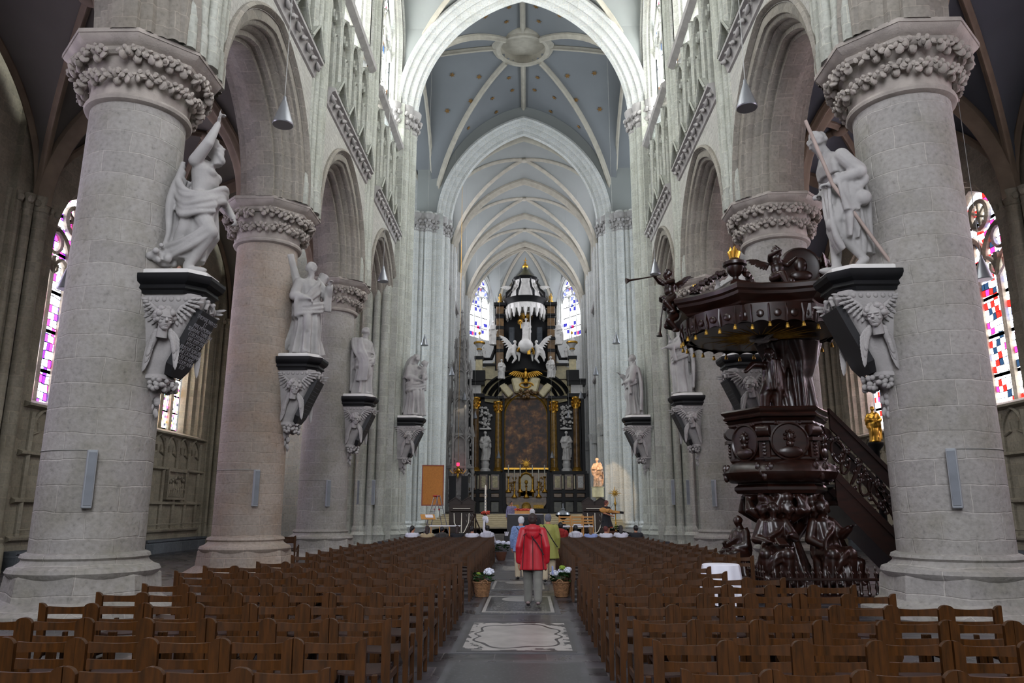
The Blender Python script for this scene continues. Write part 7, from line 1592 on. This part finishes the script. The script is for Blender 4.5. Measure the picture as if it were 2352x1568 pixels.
r = empty('bowl_stand', (2.2, 44.0, .55), 0, 'black footed bowl with gilt and white top before the altar steps on the right', 'vessel'); mb = MB(); mb.lathe([(.2, 0), (.18, .3), (.08, .4), (.06, .55), (.1, .6), (.42, .8), (.46, .86), (.02, .84)], 24); mb.build('bowl', 'black_marble', r); mb = MB(); mb.lathe([(.4, .86), (.36, .98), (.2, 1.05), (.08, 1.1), (.1, 1.2), (.03, 1.26), (.02, 1.5)], 20); mb.build('lid', 'silver_metal', r)
def altar_chair(x, y, rz, label):
    r = empty('sanctuary_chair', (x, y, PZ), rz, label, 'chair', 'light wooden chairs on the platform'); 
    for sx in (-1, 1):
        mb = MB(); mb.bbox((sx * .24, -.2, .45), (.022, .022, .45), .004); mb.build('leg', 'oak_light', r, smooth=0); mb = MB(); mb.bbox((sx * .24, .22, .22), (.022, .022, .22), .004); mb.build('leg', 'oak_light', r, smooth=0)
    for z in (.83, .7, .58): mb = MB(); mb.bbox((0, -.2, z), (.22, .012, .035), .004); mb.build('slat', 'oak_light', r, smooth=0)
    mb = MB(); mb.bbox((0, .01, .44), (.25, .24, .035), .02); mb.build('seat_cushion', 'white_cloth', r, smooth=30)
altar_chair(1.75, 33.2, .05, 'light wooden chair with white cushion nearest the aisle on the platform'); altar_chair(2.3, 33.0, 0, 'light wooden chair with white cushion in the middle of the platform row'); altar_chair(2.75, 33.3, -.05, 'light wooden chair with white cushion nearest the fiddle player'); altar_chair(2.65, 37.0, PI / 2, 'light wooden armchair turned sideways beside the right organ')
r = empty('literature_box', (-.62, 28.75, .55), 0, 'small black box of leaflets on the platform edge', 'box'); mb = MB(); mb.bbox((0, 0, .1), (.09, .07, .1), .005); mb.build('box_body', 'dark_metal', r, smooth=0); mb = MB()
for k in range(5): mb.bbox((-.05 + k * .025, 0, .24), (.008, .05, .1), .002, rotm(0, .1 * (k - 2), 0))
mb.build('leaflets', 'white_cloth', r, smooth=0)
o = MB(); o.lathe([(.04, 0), (.04, .28), (.02, .29)], 14); o = o.build('pillar_candle', 'wax', None, loc=(-.38, 28.8, .55)); tag(o, 'short thick white candle on the platform edge beside the leaflet box', 'candle')
# ================================================================ GRAVE SLABS IN THE AISLE
def slabmat(n, base, fig, kind, w, l):
    m, nt, b = newmat(n); t = nd(nt, 'TexCoord'); sp = nd(nt, 'SeparateXYZ'); nt.links.new(t.outputs['Object'], sp.inputs[0])
    def mth(op, a, b_=None, c=None):
        q = nd(nt, 'Math', operation=op)
        for i, v in enumerate((a, b_, c)):
            if v is None: continue
            if isinstance(v, (int, float)): q.inputs[i].default_value = v
            else: nt.links.new(v, q.inputs[i])
        return q.outputs[0]
    ax = mth('ABSOLUTE', mth('DIVIDE', sp.outputs[0], w)); ay = mth('ABSOLUTE', mth('DIVIDE', sp.outputs[1], l)); no = nd(nt, 'TexNoise'); no.inputs['Scale'].default_value = 5 if kind == 'cartouche' else 28; no.inputs['Detail'].default_value = 3; nt.links.new(t.outputs['Object'], no.inputs['Vector'])
    if kind == 'cartouche':                               # pale inlaid shield with scrolled corners
        rr = mth('ADD', mth('POWER', ax, 3.2), mth('POWER', ay, 3.2)); rr = mth('ADD', rr, mth('MULTIPLY', mth('SINE', mth('MULTIPLY', mth('ARCTAN2', sp.outputs[1], sp.outputs[0]), 8)), .09))
        line = mth('LESS_THAN', mth('ABSOLUTE', mth('SUBTRACT', rr, .42)), .045); corner = mth('MULTIPLY', mth('GREATER_THAN', rr, .62), mth('GREATER_THAN', no.outputs[0], .53)); edge = mth('GREATER_THAN', mth('MAXIMUM', ax, ay), .93)
        f = mth('SUBTRACT', 1, mth('MINIMUM', 1, mth('ADD', mth('ADD', line, corner), edge)))
    elif kind == 'text':                                  # framed slab: border line, oval on top, worn engraving
        bd = mth('MULTIPLY', mth('GREATER_THAN', mth('MAXIMUM', ax, ay), .86), mth('LESS_THAN', mth('MAXIMUM', ax, ay), .95)); ov = mth('LESS_THAN', mth('ADD', mth('POWER', mth('DIVIDE', ax, .52), 2), mth('POWER', mth('DIVIDE', mth('SUBTRACT', mth('DIVIDE', sp.outputs[1], l), .55), .3), 2)), 1)
        rows = mth('GREATER_THAN', mth('SINE', mth('MULTIPLY', sp.outputs[1], 48)), .2); tx = mth('MULTIPLY', mth('MULTIPLY', rows, mth('GREATER_THAN', no.outputs[0], .55)), mth('MULTIPLY', mth('LESS_THAN', ax, .75), mth('LESS_THAN', mth('DIVIDE', sp.outputs[1], l), .15)))
        f = mth('MINIMUM', 1, mth('ADD', bd, mth('ADD', ov, tx)))
    else: f = mth('MULTIPLY', mth('GREATER_THAN', no.outputs[0], .6), .5)
    n2 = nd(nt, 'TexNoise'); n2.inputs['Scale'].default_value = 3; n2.inputs['Detail'].default_value = 6; nt.links.new(t.outputs['Object'], n2.inputs['Vector']); r2 = ramp(nt, [(.3, (.75, .75, .75, 1)), (.7, (1.15, 1.15, 1.15, 1))]); nt.links.new(n2.outputs[0], r2.inputs[0])
    nt.links.new(mixc(nt, mixc(nt, srgb(base), srgb(fig), f), r2.outputs[0], 1, 'MULTIPLY'), b.inputs['Base Color']); b.inputs['Roughness'].default_value = .35; return m
def grave(x, y, w, l, label, kind, base='2c2c2f', fig='a8a49e', border='46464a'):
    r = empty('grave_slab', (x, y, 0), 0, label, 'grave slab', 'grave slabs set in the aisle floor'); mb = MB(); mb.box(-w, w, -l, l, .0, .006); mb.build('border', plain('slab_border_%d' % len(MATS), border, .4, var=.25), r, smooth=0)
    mb = MB(); mb.box(-w * .9, w * .9, -l * .93, l * .93, .006, .009); mb.build('inlay', slabmat('slab_%d' % len(MATS), base, fig, kind, w * .9, l * .93), r, smooth=0)
grave(.03, 8.1, .78, 1.0, 'worn dark carved grave slab nearest the camera', 'dark', '2c2d30', '55565a'); grave(.03, 10.95, .82, 1.33, 'pale inlaid grave slab with a scrolled cartouche', 'cartouche', '2c2c2f', 'a39f9b')
grave(.0, 14.5, .72, 1.38, 'dark grave slab with a white oval and engraved lines under the walker in red', 'text', '2a2b2e', '9a9894'); grave(-.05, 18.0, .68, 1.1, 'dark framed grave slab with worn engraving behind the red coat', 'text', '2a2b2e', '8e8c88'); grave(-.05, 20.6, .66, 1.0, 'plain grey grave slab farther up the aisle', 'dark', '3c3d40', '50514f'); grave(-.05, 23.0, .64, 1.0, 'pale worn grave slab close to the platform', 'cartouche', '3a3a3c', '8e8a84')
